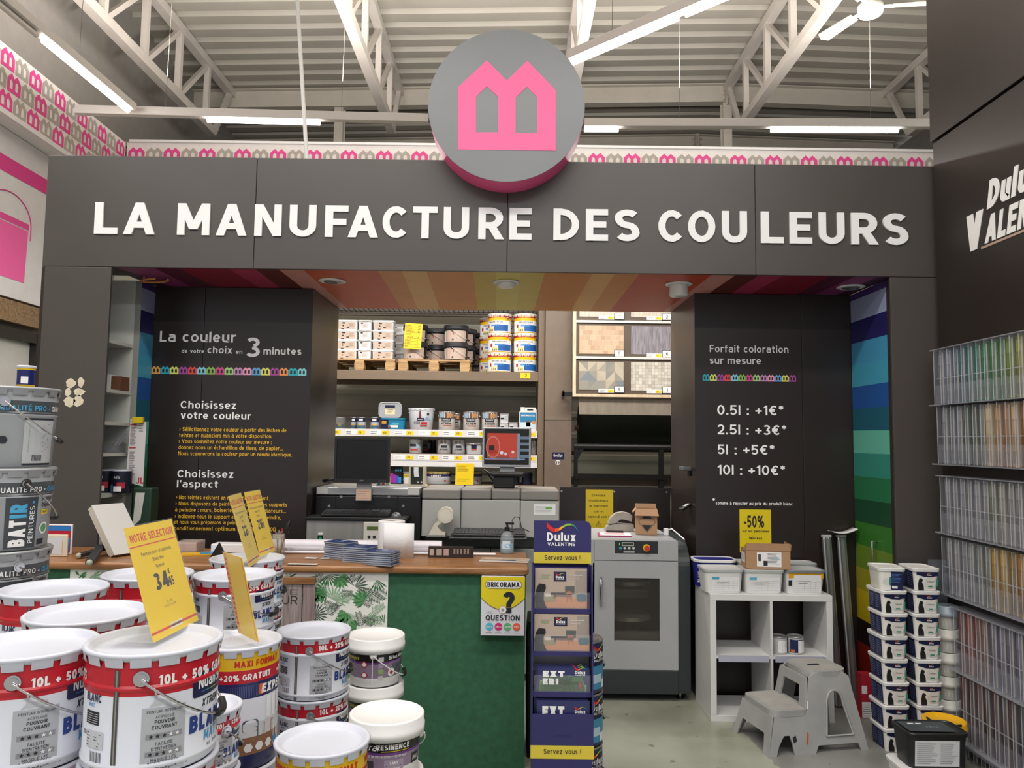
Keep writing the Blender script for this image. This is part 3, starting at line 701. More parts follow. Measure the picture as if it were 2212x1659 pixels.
for a in (-2.35, -.15, 1.95):
    d = Vector((math.cos(a), math.sin(a), 0)); n = Vector((-d.y, d.x, .25)); n.normalize(); o = MB()
    o.bar(c+d*.09+Vector((0, 0, .02)), c+d*.24+Vector((0, 0, .02)), .04, .012, FW)
    pts = [c+d*.2-n*.05, c+d*.62-n*.07, c+d*.66, c+d*.62+n*.07, c+d*.2+n*.05]; k = Vector((0, 0, .012))
    o.add([v+k*1.5 for v in pts]+[v+k*2.2 for v in pts], [(4, 3, 2, 1, 0), (5, 6, 7, 8, 9)]+[(i, (i+1) % 5, 5+(i+1) % 5, 5+i) for i in range(5)], wood('#8d8474', '#bdb5a6', name='fan_blade_wood')); o.build('blade', t)
p = aty(664, 352, 4.85); p.z = ZF+.001; q = aty(640, -40, 5.0); d = q-p; q = p+d*((zr(p.x)-p.z)/d.z)
MB().tube([p, q], .013, m('#d9d9d6', .35), 12).top('white_pole', 'thin white pole standing on the fascia and leaning up to the roof', 'pole')
# ================================================================ builders of cans, tubs and papers
def drum(mb, R, H, bands, n=40, rb=None, beads=(), r0=.004):
    """coloured straight or tapered drum body from z=0"""
    rb = rb or R; pr = [(rb-.004, .0), (rb, r0)]; ms = [bands[0][2]]
    cuts = sorted(set([b_[1] for b_ in bands]+[z+d for z in beads for d in (-.007, -.002, .002, .007)]))
    cuts = [z for z in cuts if r0 < z < H-1e-6]+[H]
    for z in cuts:
        col = next((b_[2] for b_ in bands if z <= b_[1]+1e-6), bands[-1][2])
        rr = rb+(R-rb)*z/H+(.0035 if any(abs(abs(z-q)-.002) < 1e-6 for q in beads) else 0)
        pr.append((rr, z)); ms.append(col)
    mb.lathe(pr, bands[0][2], n, mts=ms); mb.cap(rb-.004, 0, bands[0][2], n, down=True)
def bail(mb, R, ze, th, drop, mt, wire=.0028, k=1.0):
    pts = [((R+.012)*math.cos(th+s*k), (R+.012)*math.sin(th+s*k), ze-drop*math.sin(s)) for s in [PI*i/20 for i in range(21)]]
    mb.tube(pts, wire, mt, 6); return pts
def ear(mb, R, ze, th, mt):
    d = Vector((math.cos(th), math.sin(th), 0)); c = d*(R-.002)+Vector((0, 0, ze)); n_ = 14
    a = Vector((-d.y, d.x, 0)); u = Vector((0, 0, 1))
    for r, x0, x1 in ((.016, 0, .006), (.011, .006, .01)):
        f = lambda t, x, r=r: c+d*x+a*(r*math.cos(t))+u*(r*math.sin(t))
        v = [f(2*PI*i/n_, x0) for i in range(n_)]+[f(2*PI*i/n_, x1) for i in range(n_)]
        mb.add(v, [(i, (i+1) % n_, n_+(i+1) % n_, n_+i) for i in range(n_)]+[tuple(range(n_, 2*n_))], mt)
CHROME = m('#c9c9cc', .18, 1.0); LIDW = m('#c4c8d4', .35, var=.03, sc=5); GRIP = m('#141416', .45)
def can(name, label, cat, loc, R, H, bands, deco=None, lid='crimp', lidm=None, rb=None, th=None, drop=.15, grip=True, n=40, group=None, beads=(), rz=0.0, kd=1.0):
    t = thing(name, label, cat, loc, group, rz, world=False)
    o = MB(); drum(o, R, H, [(a, b2, m(c, .3) if isinstance(c, str) else c) for a, b2, c in bands], n, rb, beads); o.build('body', t)
    lm = lidm or LIDW; o = MB()
    if lid == 'crimp':       # pressed steel lid with crimped lugs
        o.lathe([(R+.002, H-.012), (R+.008, H-.004), (R+.0085, H), (R+.004, H+.004), (R-.006, H+.002), (R-.010, H-.010), (R-.03, H-.012), (0, H-.011)], lm, n)
        k = 16
        for i in range(k):
            a0 = 2*PI*i/k+.05; a1 = 2*PI*(i+1)/k-.05; q = [a0+(a1-a0)*j/3 for j in range(4)]
            vs = [((R+.0075)*math.cos(a), (R+.0075)*math.sin(a), H-.002) for a in q]+[((R+.003)*math.cos(a), (R+.003)*math.sin(a), H-.024) for a in q]
            o.add(vs, [(4+j, 5+j, j+1, j) for j in range(3)], lm, True)
    elif lid == 'plastic':   # snap-on plastic lid with a deep skirt
        o.lathe([(R+.004, H-.055), (R+.010, H-.055), (R+.011, H-.03), (R+.008, H-.028), (R+.009, H), (R+.004, H+.005), (R-.004, H+.004), (R-.012, H-.008), (0, H-.007)], lm, n)
    elif lid == 'tin':
        o.lathe([(R+.001, H-.006), (R+.003, H), (R, H+.003), (R-.006, H), (R-.008, H-.006), (R-.016, H-.006), (R-.02, H-.002), (0, H-.002)], lm, n)
    o.build('lid', t)
    if deco:
        o = MB(); deco(o); o.build('label_print', t)
    if th is not None:
        ze = H-.046 if H > .2 else H-.05
        if lid == 'plastic': ze = H-.06
        h_ = MB(); pts = bail(h_, R, ze, th, drop, CHROME if lid != 'plastic' else m('#dcdcdc', .3), k=kd); hh = h_.build('handle', t)
        o = MB(); ear(o, R, ze, th, CHROME if lid == 'crimp' else lm); ear(o, R, ze, th+PI, CHROME if lid == 'crimp' else lm); o.build('handle_mount', t)
        if grip:
            o = MB(); o.tube(pts[8:13], .009, GRIP, 10); o.build('grip', hh)
    return t
def rloft(mb, lv, mt, mts=None, n=4, smooth=True, capb=True, capt=True):
    """stack of rounded rectangles (z, w, d, r)"""
    rings = [[(x, y, z) for x, y in rrect(-w/2, -d/2, w/2, d/2, r, n)] for z, w, d, r in lv]; k = len(rings[0])
    for i in range(len(rings)-1):
        mb.add(rings[i]+rings[i+1], [(j, (j+1) % k, k+(j+1) % k, k+j) for j in range(k)], mts[i] if mts else mt, smooth)
    if capb: mb.add(rings[0], [tuple(reversed(range(k)))], mts[0] if mts else mt)
    if capt: mb.add(rings[-1], [tuple(range(k))], mts[-1] if mts else mt)
def tub(name, label, cat, loc, w, d, h, body, lidm, deco=None, r=.03, tap=.012, rz=0.0, group=None, handle=None, lh=.018):
    t = thing(name, label, cat, loc, group, rz, world=False)
    o = MB(); rloft(o, [(0, w-2*tap, d-2*tap, r), (h-.004, w, d, r)], body, capt=True); o.build('body', t)
    o = MB(); rloft(o, [(h-lh, w+.008, d+.008, r), (h-.003, w+.012, d+.012, r), (h, w+.008, d+.008, r), (h, w-.008, d-.008, r), (h-.005, w-.014, d-.014, r)], lidm, capb=True); o.build('lid', t)
    if deco:
        o = MB(); deco(o, lambda u, v: Vector((u, -(d/2-tap+tap*v/h)-.0012, v))); o.build('label_print', t)
    if handle:
        o = MB(); o.tube([(-w/2-.006, 0, h-.03), (-w/2-.008, -d*.3, h-.02), (-w*.42, -d/2-.012, h-.008), (0, -d/2-.016, h-.012), (w*.42, -d/2-.012, h-.008), (w/2+.008, -d*.3, h-.02), (w/2+.006, 0, h-.03)], .003, handle, 6); o.build('handle', t)
    return t
def lines(mb, fn, mt, u0, v0, u1, v1, n, th=.4, seed=1):
    """rows of small print"""
    rd = random.Random(seed); p = (v1-v0)/n
    for i in range(n):
        e = u1-(u1-u0)*rd.random()*.35; mb.rect(fn, u0, v1-(i+.5+th/2)*p, e, v1-(i+.5-th/2)*p, mt)
def paper(mb, fn, w, h, mt, back=None):
    mb.rect(fn, 0, 0, w, h, mt)
# ================================================================ the storage rack behind the opening
YR = 8.5; TAUPE = m('#7d6c5a', .4, var=.06, sc=3); TAUPD = m('#5a4d40', .4, var=.06)
def zpx(y, Y, x=1000): return aty(x, y, Y).z
PARTX = 9.55
o = MB(); pr = []; z = 0
while z < A.z-.15: pr += [(z, 0), (z+.17, 0), (z+.19, .025), (z+.24, .025), (z+.26, 0)]; z += .26
vs = [(x, PARTX-d, z) for z, d in pr for x in (A.x+.02, 7.1)]
o.add(vs, [(2*i, 2*i+1, 2*i+3, 2*i+2) for i in range(len(pr)-1)], m('#a9a89c', .35, var=.06, sc=1.5)); struct(o, 'wall_partition')
zb2 = zpx(802, YR); zb1 = zpx(822, YR); XL = aty(640, 800, YR).x; XU0 = aty(1163, 800, YR).x; XU1 = aty(1176, 800, YR).x
zs2 = zpx(929, YR); zs3 = zpx(981, YR); zs4 = zpx(1047, YR); ztop = 3.22
t = thing('storage_rack', 'tall taupe storage rack of paint seen through the opening', 'rack', (XL+1.3, 9, 0))
for x0, x1, y in ((XU0, XU1, YR), (XU0, XU1, 9.36), (XL-.09, XL-.02, YR), (XL-.09, XL-.02, 9.36)): MB().box(x0, x1, y, y+.07, 0, 3.9, TAUPE).build('upright', t, .003)
for y in (YR, 9.32): MB().box(XL-.02, XU0-.001, y, y+.05, zb1, zb2-.03 if y > 9 else zb2, TAUPE).build('beam', t, .003)
for y in (YR, 9.32): MB().box(XL-.02, XU0-.001, y, y+.05, ztop, ztop+.11, TAUPD).build('beam', t, .003)
MB().box(XL-.02, XU0-.001, YR+.05, 9.32, zb2-.03, zb2-.0005, TAUPD).build('deck', t)
o = MB(); WIRE = m('#3a362f', .4)
x = XL
while x < XU0: o.bar((x, YR+.05, ztop+.05), (x, 9.35, ztop+.05), .006, .006, WIRE); x += .06
for i in range(9): o.bar((XL, YR+.1+i*.1, ztop+.056), (XU0, YR+.1+i*.1, ztop+.056), .006, .006, WIRE)
o.build('wire_deck', t)
for z, lo in ((zs2, .035), (zs3, .035), (zs4, .03)):
    MB().box(XL-.02, XU0-.001, YR, 9.2, z-lo, z-.0012, TAUPE).build('shelf', t)
STRIP = m('#d9d6d6', .4, var=.03)
def price_strip(z, hh, n, seed, x0, x1):
    o = MB(); o.box(x0, x1, YR-.012, YR-.001, z-hh, z, STRIP); s = o.build('price_strip', t); q = MB(); rd = random.Random(seed); f = fy(YR-.0135)
    for i in range(n):
        x = x0+.03+(x1-x0)*i/n
        q.rect(f, x, z-hh*.8, x+.13, z-hh*.15, TXW); lines(q, f, m('#8a7a88', .6), x+.01, z-hh*.75, x+.09, z-hh*.25, 2, .3, i)
        q.rect(f, x+.135, z-hh*.8, x+.215, z-hh*.25, YEL); q.text(str(rd.choice((25, 30, 36, 39, 72, 19, 15, 49))), fy(YR-.0145), INK, hh*.3, x+.15, z-hh*.65)
    q.build('price_tag', s)
price_strip(zs2, .078, 10, 3, XL, XU0-.004); price_strip(zs3-.004, .075, 10, 5, XL, XU0-.004)
MB().box(XL, XU0-.004, YR-.014, YR-.001, zs3-.14, zs3-.082, m('#e2e1e4', .4)).build('front_strip', t)
o = MB(); p = aty(1124, 817, YR-.004); o.rect(fy(YR-.004), p.x, p.z, p.x+.11, p.z+.06, YEL); o.text('2', fy(YR-.0055), INK, .035, p.x+.05, p.z+.012); o.build('location_tag', t)
# pallets
PINE = wood('#9c7a52', '#c9a577', 5, (1, 12, 12), .7, 'pallet_pine')
def pallet(loc, label):
    t = thing('pallet', label, 'pallet', loc, 'pallets on the rack', world=False); w, d = .8, .84
    for i in range(5):
        y = -d/2+.05+i*(d-.1)/4; MB().box(-w/2, w/2, y-.05, y+.05, .11, .13, PINE).build('top_board', t)
    for x in (-w/2+.055, 0, w/2-.055):
        MB().box(x-.05, x+.05, -d/2, d/2, .088, .11, PINE).build('stringer', t)
        MB().box(x-.05, x+.05, -d/2, d/2, 0, .02, PINE).build('bottom_board', t)
        for y in (-d/2+.06, 0, d/2-.06): MB().box(x-.055, x+.055, y-.06, y+.06, .02, .088, PINE).build('block', t)
    return t
PX1 = aty(785, 800, YR+.1).x-.035; PX2 = aty(938, 800, YR+.1).x
pallet((PX1, YR+.45, zb2+.001), 'wooden pallet under the white tubs with beige labels'); pallet((PX2, YR+.46, zb2+.001), 'wooden pallet under the black-lidded buckets'); ZP = zb2+.1325
# white tubs with beige labels
BEIGE = m('#cdb9a8', .5)
def beige(w):
    def d(mb, f):
        mb.rect(f, -w/2+.018, .006, w/2-.018, .085, BEIGE); mb.rect(f, -.05, .068, -.015, .084, NAVY); mb.rect(f, -.06, .004, -.03, .014, NAVY); mb.rect(f, -.0, .02, .03, .034, NAVY)
        mb.disc2(f, -.04, .045, .009, m('#3d3a44', .5), 10); lines(mb, f, m('#8f7f78', .6), .03, .03, .09, .075, 5, .3)
    return d
HP = .111; n_ = 0
for cx, w, dy, rows in ((751, .235, .0, 4), (790, .15, .0, 4), (829.5, .235, .0, 4), (862, .15, .3, 4)):
    x = aty(cx, 760, YR+.2 if dy == 0 else YR+.5).x; proto = None
    for k in range(4):
        where = {751: 'in the column beside the dark jamb', 790: 'in the narrow middle column', 829.5: 'in the column by the yellow note', 862: 'in the back column'}[cx]
        lab = 'white pallet tub %s, %s' % (where, ('at the bottom', 'second from the bottom', 'second from the top', 'on top')[k])
        loc = (x, YR+.19+dy, ZP+k*HP)
        if proto is None: proto = tub('paint_tub', lab, 'tub', loc, w, .17, HP-.001, WHITE, TXW, beige(w) if w > .2 else (lambda mb, f: (mb.rect(f, -.05, .02, .04, .085, m('#d6d3d2', .5)), mb.rect(f, -.045, .068, -.02, .082, NAVY), lines(mb, f, GREY, -.02, .03, .035, .06, 4, .3))), .02, .006, group='white tubs on the pallet', handle=m('#e4e4e8', .4) if w < .2 else None)
        else: clone(proto, loc, label=lab)
# black-lidded buckets
CH = m('#23252a', .4); PKB = m('#c9b3a6', .5)
def sikad(mb):
    f = cyf(.1255, 0, tap=.05)
    mb.rect(f, -.13, .008, .12, .135, PKB, 8); f2 = cyf(.1265, 0, tap=.05)
    mb.add([f2(-.075, .085), f2(-.025, .085), f2(-.03, .125)], [(0, 1, 2)], RED); mb.rect(f2, -.05, .02, -.03, .04, m('#4a3c38', .5)); lines(mb, f2, m('#8a7468', .6), .0, .02, .1, .055, 4, .3)
    mb.rect(f2, -.18, .01, -.135, .13, WHITE, 3)
proto = None
for cx, Y, nm in ((897, YR+.17, 'behind the yellow note'), (985, YR+.17, 'right at the pallet front'), (943, YR+.46, 'in the gap between the two front stacks'), (1004, YR+.47, 'just behind the right front stack'), (1018, YR+.8, 'furthest back beside the cladding')):
    x = aty(cx, 760, Y).x
    for k in range(2):
        lab = 'black-lidded bucket %s, %s' % (nm, ('lower one', 'upper one')[k]); z = ZP
        loc = (x, Y, z+k*.197)
        if proto is None: proto = can('paint_bucket', lab, 'bucket', loc, .133, .195, [(0, .2, CH)], sikad, 'plastic', CH, rb=.125, th=-1.9, drop=.1, n=28, group='black-lidded buckets on the rack')
        else: clone(proto, loc, rz=random.uniform(-.15, .15), label=lab)
t = thing('handwritten_note', 'yellow handwritten stock note hanging over the black-lidded buckets', 'note', aty(892, 754, YR-.02)); f0 = aty(871, 752, YR-.02); a = -.06
c_, s_ = math.cos(a), math.sin(a); f = pl(f0+Vector((0, 0, 0)), (c_, 0, s_), (-s_, 0, c_)); g = lambda u, v: f(u, v)+Vector((0, .0035, 0))
o = MB(); o.prism([(0, 0), (.195, 0), (.195, .285), (0, .285)], g, f, YEL); o.build('card', t); o = MB(); f2 = lambda u, v: f(u, v)-Vector((0, .0012, 0))
for i, (s, q) in enumerate((('LAINE', '6x'), ('FICELLE', '7x'), ('GUEDELIN', '6x'), ('PAPIER', ''), ('   DE RES', '4'), ('GALET', '1'), ('BLANC', '1'), ('BIEN', '1'))):
    o.text(s, f2, INK, .017, .012, .252-i*.033, sx=.9, shear=.2, maxw=.12); q and o.text(q, f2, INK, .02, .145, .25-i*.033, shear=.2)
    if i not in (3,): o.rect(f2, .008, .246-i*.033, .187, .248-i*.033, INK)
o.build('handwriting', t)
# facade paint buckets
def facd(mb):
    R = .13; f = cyf(R+.001, 0, tap=.03); g = cyf(R+.002, 0, tap=.03)
    mb.rect(f, -.17, .01, .17, .135, TXW, 12); mb.rect(g, -.02, .02, .15, .09, m('#1f5ea8', .4), 8); mb.rect(g, -.06, .075, .05, .095, m('#5f93d0', .4), 5)
    mb.rect(g, -.10, .018, -.025, .06, m('#e6d79a', .5), 4)
    for x in (-.085, -.06, -.04): mb.rect(cyf(R+.003, 0, tap=.03), x-.006, .02, x+.006, .042, m('#7a6a50', .5))
    mb.add([cyf(R+.0025, 0, tap=.03)(*p) for p in ((-.115, .06), (-.095, .06), (-.09, .09), (-.105, .105), (-.12, .085))], [(0, 1, 2, 3, 4)], m('#b5352f', .5))
    mb.text('PEINTURE FAÇADE'.replace('Ç', 'C'), g, INK, .014, -.005, .115, al='c', w=.17, bold=.02); mb.text('TOUS SUPPORTS', g, GREY, .009, -.005, .1, al='c', w=.12)
    mb.text('+20% GRATUIT', cyf(R+.0075, 0), m('#f4d9c0', .5), .02, .0, .178, al='c', w=.2, bold=.04)
proto = None; YB = m('#e8bd12', .35)
for cx, Y, nm in ((1079, YR+.16, 'in the front column beside the cladding gap'), (1137, YR+.16, 'in the front column beside the rack post'), (1060, YR+.47, 'in the back column at the gap'), (1119, YR+.47, 'in the back column at the post')):
    x = min(aty(cx, 760, Y).x, XU0-.146-.285*(cx < 1100))
    for k in range(3):
        lab = 'yellow and red facade paint bucket %s, %s' % (nm, ('bottom', 'middle', 'top')[k]); loc = (x, Y, zb2+.001+k*.2205)
        if proto is None: proto = can('paint_bucket', lab, 'bucket', loc, .133, .216, [(0, .012, YB), (0, .14, WHITE), (0, .172, YB), (0, .2, m('#b81f22', .4)), (0, .22, m('#e8e6e2', .4))], facd, 'crimp', m('#ece9e4', .4), rb=.128, th=-.5, drop=.1, n=32, group='facade paint buckets')
        else: clone(proto, loc, rz=(-.35 if (k == 2 and cx == 1079) else random.uniform(-.06, .06)), label=lab)
# ---- white shelf, upper row
def fpos(x0, x1, Y=YR+.12): return aty((x0+x1)/2, 925, Y).x
def wpx(w, Y=YR+.12): return w/F*Y
def tin(x0, x1, hpx, label, body, deco=None, z=None, Y=YR+.12, name='paint_tin', lid='tin', lidm=None, th=None, rb=None, group=None):
    R = wpx(x1-x0, Y)/2-.002
    return can(name, label, 'tin', (fpos(x0, x1, Y), Y, zs2 if z is None else z), R, wpx(hpx, Y), body, deco and (lambda mb: deco(mb, R, wpx(hpx, Y))), lid, lidm or m('#b9b9bb', .25, .8), rb=rb, th=th, drop=R*.5, grip=False, n=28, group=group)
SILV = m('#a9abad', .3, .7)
def greyd(mb, R, H):
    f = cyf(R+.001); mb.rect(f, -R*.6, H*.1, R*.9, H*.4, m('#3f5560', .5), 5); mb.rect(cyf(R+.0016), -R*.2, H*.25, R*.4, H*.5, m('#8a7a4a', .5), 3)
tin(722, 747, 24, 'plain grey paint tin at the shelf end behind the monitor', [(0, .2, SILV)], greyd)
def nvd(mb, R, H):
    f = cyf(R+.001); g = cyf(R+.0018); mb.rect(f, -R*1.4, H*.62, R*1.4, H*.97, NAVY, 8); mb.rect(f, -R*.9, H*.05, R*1.2, H*.3, m('#41627f', .5), 6)
    mb.rect(g, -R*.5, H*.32, R*.5, H*.42, m('#d8b34a', .5), 3); mb.rect(g, -R*.5, H*.72, R*.5, H*.88, WHITE, 3)
for a, b2, Y, l in ((757, 771, YR+.2, 'small navy topped paint tin half hidden behind its twin on the white shelf'), (771, 790, YR+.1, 'small navy topped paint tin in front of its twin on the white shelf'), (800, 819, YR+.1, 'small navy topped paint tin standing alone beside the blue tub')):
    tin(a, b2, 24.5, l, [(0, .2, m('#c3cad4', .4))], nvd, Y=Y, group='navy topped tins')
# blue tub and the grey tub set on its side on it
x = fpos(823, 875); BLU = m('#1d7fa6', .4)
def blud(mb, f):
    mb.rect(f, -.13, .0, -.045, .115, NAVY); mb.rect(lambda u, v: f(u, v)-Vector((0, .001, 0)), -.12, .06, -.07, .09, m('#c9952f', .5)); g = lambda u, v: f(u, v)-Vector((0, .0015, 0))
    mb.rect(g, -.05, .02, .06, .045, TXW); mb.rect(g, -.01, .05, .07, .075, m('#5aa9c4', .4)); mb.disc2(g, -.04, .025, .02, INK, 12)
tub('paint_tub', 'blue paint tub under the grey tub lying on its side', 'tub', (x, YR+.17, zs2), .265, .19, .125, BLU, BLU, blud, .03, .006)
t = thing('paint_tub', 'grey paint tub lying on its side with lid towards us on the blue tub', 'tub', (fpos(818, 868), YR+.16, zs2+.1255))
o = MB(); o.T = Matrix.Translation((fpos(818, 868), YR+.25, zs2+.1255+.088)) @ Matrix.Rotation(PI/2, 4, 'X')
rloft(o, [(0, .23, .15, .04), (.17, .25, .17, .04)], m('#226f96', .4)); o.build('body', t)
o2 = MB(); o2.T = o.T; rloft(o2, [(.155, .255, .175, .045), (.178, .258, .176, .045), (.18, .25, .17, .045), (.18, .235, .155, .04), (.174, .23, .15, .04)], m('#a5a8ac', .35)); o2.build('lid', t)
f = pl((fpos(818, 868), YR+.25-.1755, zs2+.1255+.088), (1, 0, 0), (0, 0, 1)); o = MB(); o.rect(f, -.055, -.05, .055, .055, m('#ddd3b2', .5)); g = pl((fpos(818, 868), YR+.25-.177, zs2+.1255+.088), (1, 0, 0), (0, 0, 1))
o.rect(g, -.055, .02, .055, .055, NAVY); lines(o, g, m('#6a6458', .6), -.03, -.04, .04, .01, 3, .3); o.build('label_print', t)
def facb(mb, R, H):
    f = cyf(R-.012, 0, tap=.075); g = cyf(R-.0105, 0, tap=.075); mb.rect(f, -.035, H*.42, .045, H*.55, NAVY, 4); mb.text('NUANCE', g, TXW, .012, .005, H*.455, al='c', w=.06)
    mb.text('XTREM', g, INK, .022, -.07, H*.28, bold=.03, sx=.8); mb.rect(f, .01, H*.27, .08, H*.36, RED, 4); mb.rect(f, -.0, H*.16, .08, H*.22, m('#a83a30', .5), 4)
    mb.add([g(-.012, H*.55), g(.012, H*.55), g(.006, H*.86), (g(0, H*.92)), g(-.006, H*.86)], [(0, 1, 2, 3, 4)], m('#6d2a3a', .5)); mb.add([f(.045, H*.45), f(.12, H*.45), f(.11, H*.52), f(.07, H*.62)], [(0, 1, 2, 3)], m('#8fb2d6', .5)); mb.disc2(f, .085, H*.74, .014, INK, 12)
tin(882, 938, 45, 'large white tapered facade paint bucket with a lighthouse picture', [(0, .3, m('#dcdfe8', .35))], facb, Y=YR+.18, name='paint_bucket', lid='crimp', lidm=m('#dcdfe8', .35), rb=.125, th=-.2)
def wod(mb, R, H):
    f = cyf(R+.001); g = cyf(R+.0018); mb.rect(f, -R*1.5, H*.62, R*1.5, H*.96, m('#6e4a34', .5), 8); mb.rect(g, -R*.9, H*.68, -R*.3, H*.92, m('#8fb0d0', .5), 3); mb.rect(g, R*.1, H*.7, R*.8, H*.9, m('#b98a5a', .5), 3)
    mb.rect(cyf(R+.0024), -R*.6, H*.46, R*.6, H*.66, INK, 5); mb.text('NUANCE', cyf(R+.003), TXW, H*.07, 0, H*.53, al='c', w=R*.9); mb.text('XTREM', g, INK, H*.12, 0, H*.3, al='c', w=R*1.3, bold=.03); mb.rect(g, -R*.4, H*.2, R*.7, H*.26, m('#a8553c', .5), 4)
WT = [(0, .3, m('#d6d3cf', .35))]
tin(947, 983, 39, 'white wood paint tin with brown house picture beside the lighthouse bucket', WT, wod, th=-.3, group='wood paint tins'); tin(977, 995, 36, 'half hidden wood paint tin behind another', WT, wod, Y=YR+.4, group='wood paint tins')
tin(1000, 1036, 39, 'wood paint tin in the middle of three on the white shelf', WT, wod, th=-.3, group='wood paint tins'); tin(1040, 1076, 39, 'wood paint tin next to the stacked small square tins', WT, wod, th=-.3, group='wood paint tins')
def smd(mb, f): mb.rect(f, -.04, .03, .0, .05, INK); lines(mb, f, GREY, .005, .02, .04, .07, 5, .35)
sz = wpx(18)
for a, z, l in ((1089, 0, 'lower small white square tin of the stack of two'), (1089, .0935, 'upper small white square tin of the stack of two'), (1109, 0, 'small white square tin beside the stack of two')):
    tub('paint_tin', l, 'tin', (aty(a, 925, YR+.1).x, YR+.1, zs2+z), sz, .09, .093, m('#c9c9cc', .4), m('#bfbfc2', .3), smd, .012, .001, group='small square tins', lh=.008)
# jerrycan
xj = fpos(1122, 1158); t = thing('jerrycan', 'white jerrycan of moss remover with a blue label', 'jerrycan', (xj, YR+.12, zs2)); w = wpx(37)/2; H = wpx(52); W2 = m('#e4e2dd', .4)
prof = [(-w, 0), (w, 0), (w, H*.86), (w*.86, H*.97), (-w*.35, H*.97), (-w*.4, H*.84), (-w, H*.8)]; hole = [(-w*.1, H*.84), (w*.6, H*.84), (w*.6, H*.9), (-w*.1, H*.9)]
o = MB(); o.prism(prof, fy(YR+.19, xj, zs2), fy(YR+.06, xj, zs2), W2, [hole]); o.build('body', t, .006); o = MB(); o.cyl(.026, 0, .045, W2, 16, (xj-w*.62, YR+.12, zs2+H*.82)); o.build('cap', t)
o = MB(); f = fy(YR+.0585, xj, zs2); g = fy(YR+.057, xj, zs2); o.rect(f, -w*.9, H*.12, w*.9, H*.76, m('#2f7fae', .4)); o.rect(g, -w*.9, H*.12, w*.9, H*.36, m('#cfe0ea', .4)); o.text('ANTIMOUSSE', g, TXW, H*.07, 0, H*.6, al='c', w=w*1.6, bold=.03); o.rect(g, -w*.2, H*.18, w*.3, H*.42, m('#7a5a48', .5)); o.disc2(fy(YR+.0555, xj, zs2), w*.65, H*.35, w*.22, m('#c98a55', .5), 12); o.build('label_print', t)
# ---- lower row
def clipd(mb, R, H): wod(mb, R, H)
WT2 = [(0, .3, m('#c3c4c8', .35))]
def fcd(mb, R, H):
    f = cyf(R+.001); mb.rect(f, -R*.9, H*.48, R*.2, H*.66, INK, 5); mb.rect(f, -R*.8, H*.2, R*.5, H*.32, m('#b04a44', .5), 5); mb.rect(f, R*.3, H*.35, R*1.2, H*.75, m('#9db4c6', .5), 4)
tin(885, 912, 31, 'facade paint tin with a red stripe, first on the lower shelf', WT2, fcd, z=zs3, th=-.5); tin(914, 932, 29, 'shadowed dark tin beside the red striped tin', [(0, .3, m('#5b6063', .4))], fcd, z=zs3, Y=YR+.45)
tin(930, 943, 28, 'narrow dark tin at the back of the lower shelf', [(0, .3, m('#4a4e50', .4))], None, z=zs3, Y=YR+.5)
def wsd(mb, R, H):
    f = cyf(R+.001); mb.rect(f, -R*.5, H*.68, -R*.1, H*.92, m('#7a6a60', .5), 3); mb.rect(f, R*.05, H*.68, R*.4, H*.92, m('#8a7a70', .5), 3); mb.rect(f, -R*.4, H*.42, R*.5, H*.58, INK, 4); mb.text('XTREM', cyf(R+.0018), INK, H*.11, 0, H*.25, al='c', w=R*1.2, bold=.03)
tin(945, 975, 31, 'light grey paint tin, one of a pair on the lower shelf, pole side', WT2, wsd, z=zs3); tin(977, 1006, 31, 'light grey paint tin, one of a pair on the lower shelf, touchscreen side', WT2, wsd, z=zs3)
tub('paint_tub', 'low grey tub with navy label beside the touchscreen', 'tub', (fpos(1007, 1043), YR+.14, zs3), .18, .16, .125, m('#b9babd', .35), m('#c9c9cc', .35), lambda mb, f: (mb.rect(f, -.03, .05, .03, .1, NAVY), mb.rect(lambda u, v: f(u, v)-Vector((0, .001, 0)), -.028, .045, .028, .06, m('#c2552e', .5))), .03, .008, handle=CHROME)
tin(1146, 1164, 30, 'silver tin right of the touchscreen', [(0, .3, SILV)], None, z=zs3, th=-.4)
# ---- bottom row
t = thing('paint_carton', 'black carton with rainbow gradient behind the monitor', 'carton', aty(855, 1046, YR+.1)); p = aty(843, 1047, YR+.02); w = wpx(23); H = wpx(37)
o = MB().box(p.x, p.x+w, YR+.02, YR+.14, zs4, zs4+H, m('#16171c', .4)); o.build('body', t); o = MB(); f = fy(YR+.0185, p.x, zs4)
for i, c in enumerate(('#b0268a', '#8a3aa8', '#4a55c0', '#2f88c0')): o.rect(f, 0 if i == 0 else w*i/4, .01, w*(i+1)/4, H*(.6-.07*i), m(c, .4))
o.text('ACO', f, m('#4aa8dc', .4), H*.14, w*.42, H*.72, bold=.04); o.build('label_print', t)
tub('paint_tub', 'white tub with a yellow +20% band beside the black carton', 'tub', (fpos(876, 892), YR+.12, zs4), .1, .14, .135, WHITE, WHITE, lambda mb, f: (mb.rect(f, -.04, .07, .045, .105, YEL), mb.text('+20%', lambda u, v: f(u, v)-Vector((0, .001, 0)), INK, .02, .002, .078, al='c', w=.07, bold=.03)), .02, .004)
def exd(mb, R, H):
    f = cyf(R+.001); mb.text('EXPERT', cyf(R+.002), TXW, H*.13, -.02, H*.6, al='c', w=R*.8, bold=.04); lines(mb, f, GREY, -R*.7, H*.1, R*.4, H*.4, 3, .3); mb.add([f(R*.62, H*.18), f(R*.74, H*.29), f(R*.62, H*.4), f(R*.5, H*.29)], [(0, 1, 2, 3)], RED)
EXB = [(0, .085, m('#c2c4c9', .35)), (0, .115, m('#2a2c63', .4)), (0, .14, m('#d0a512', .4))]
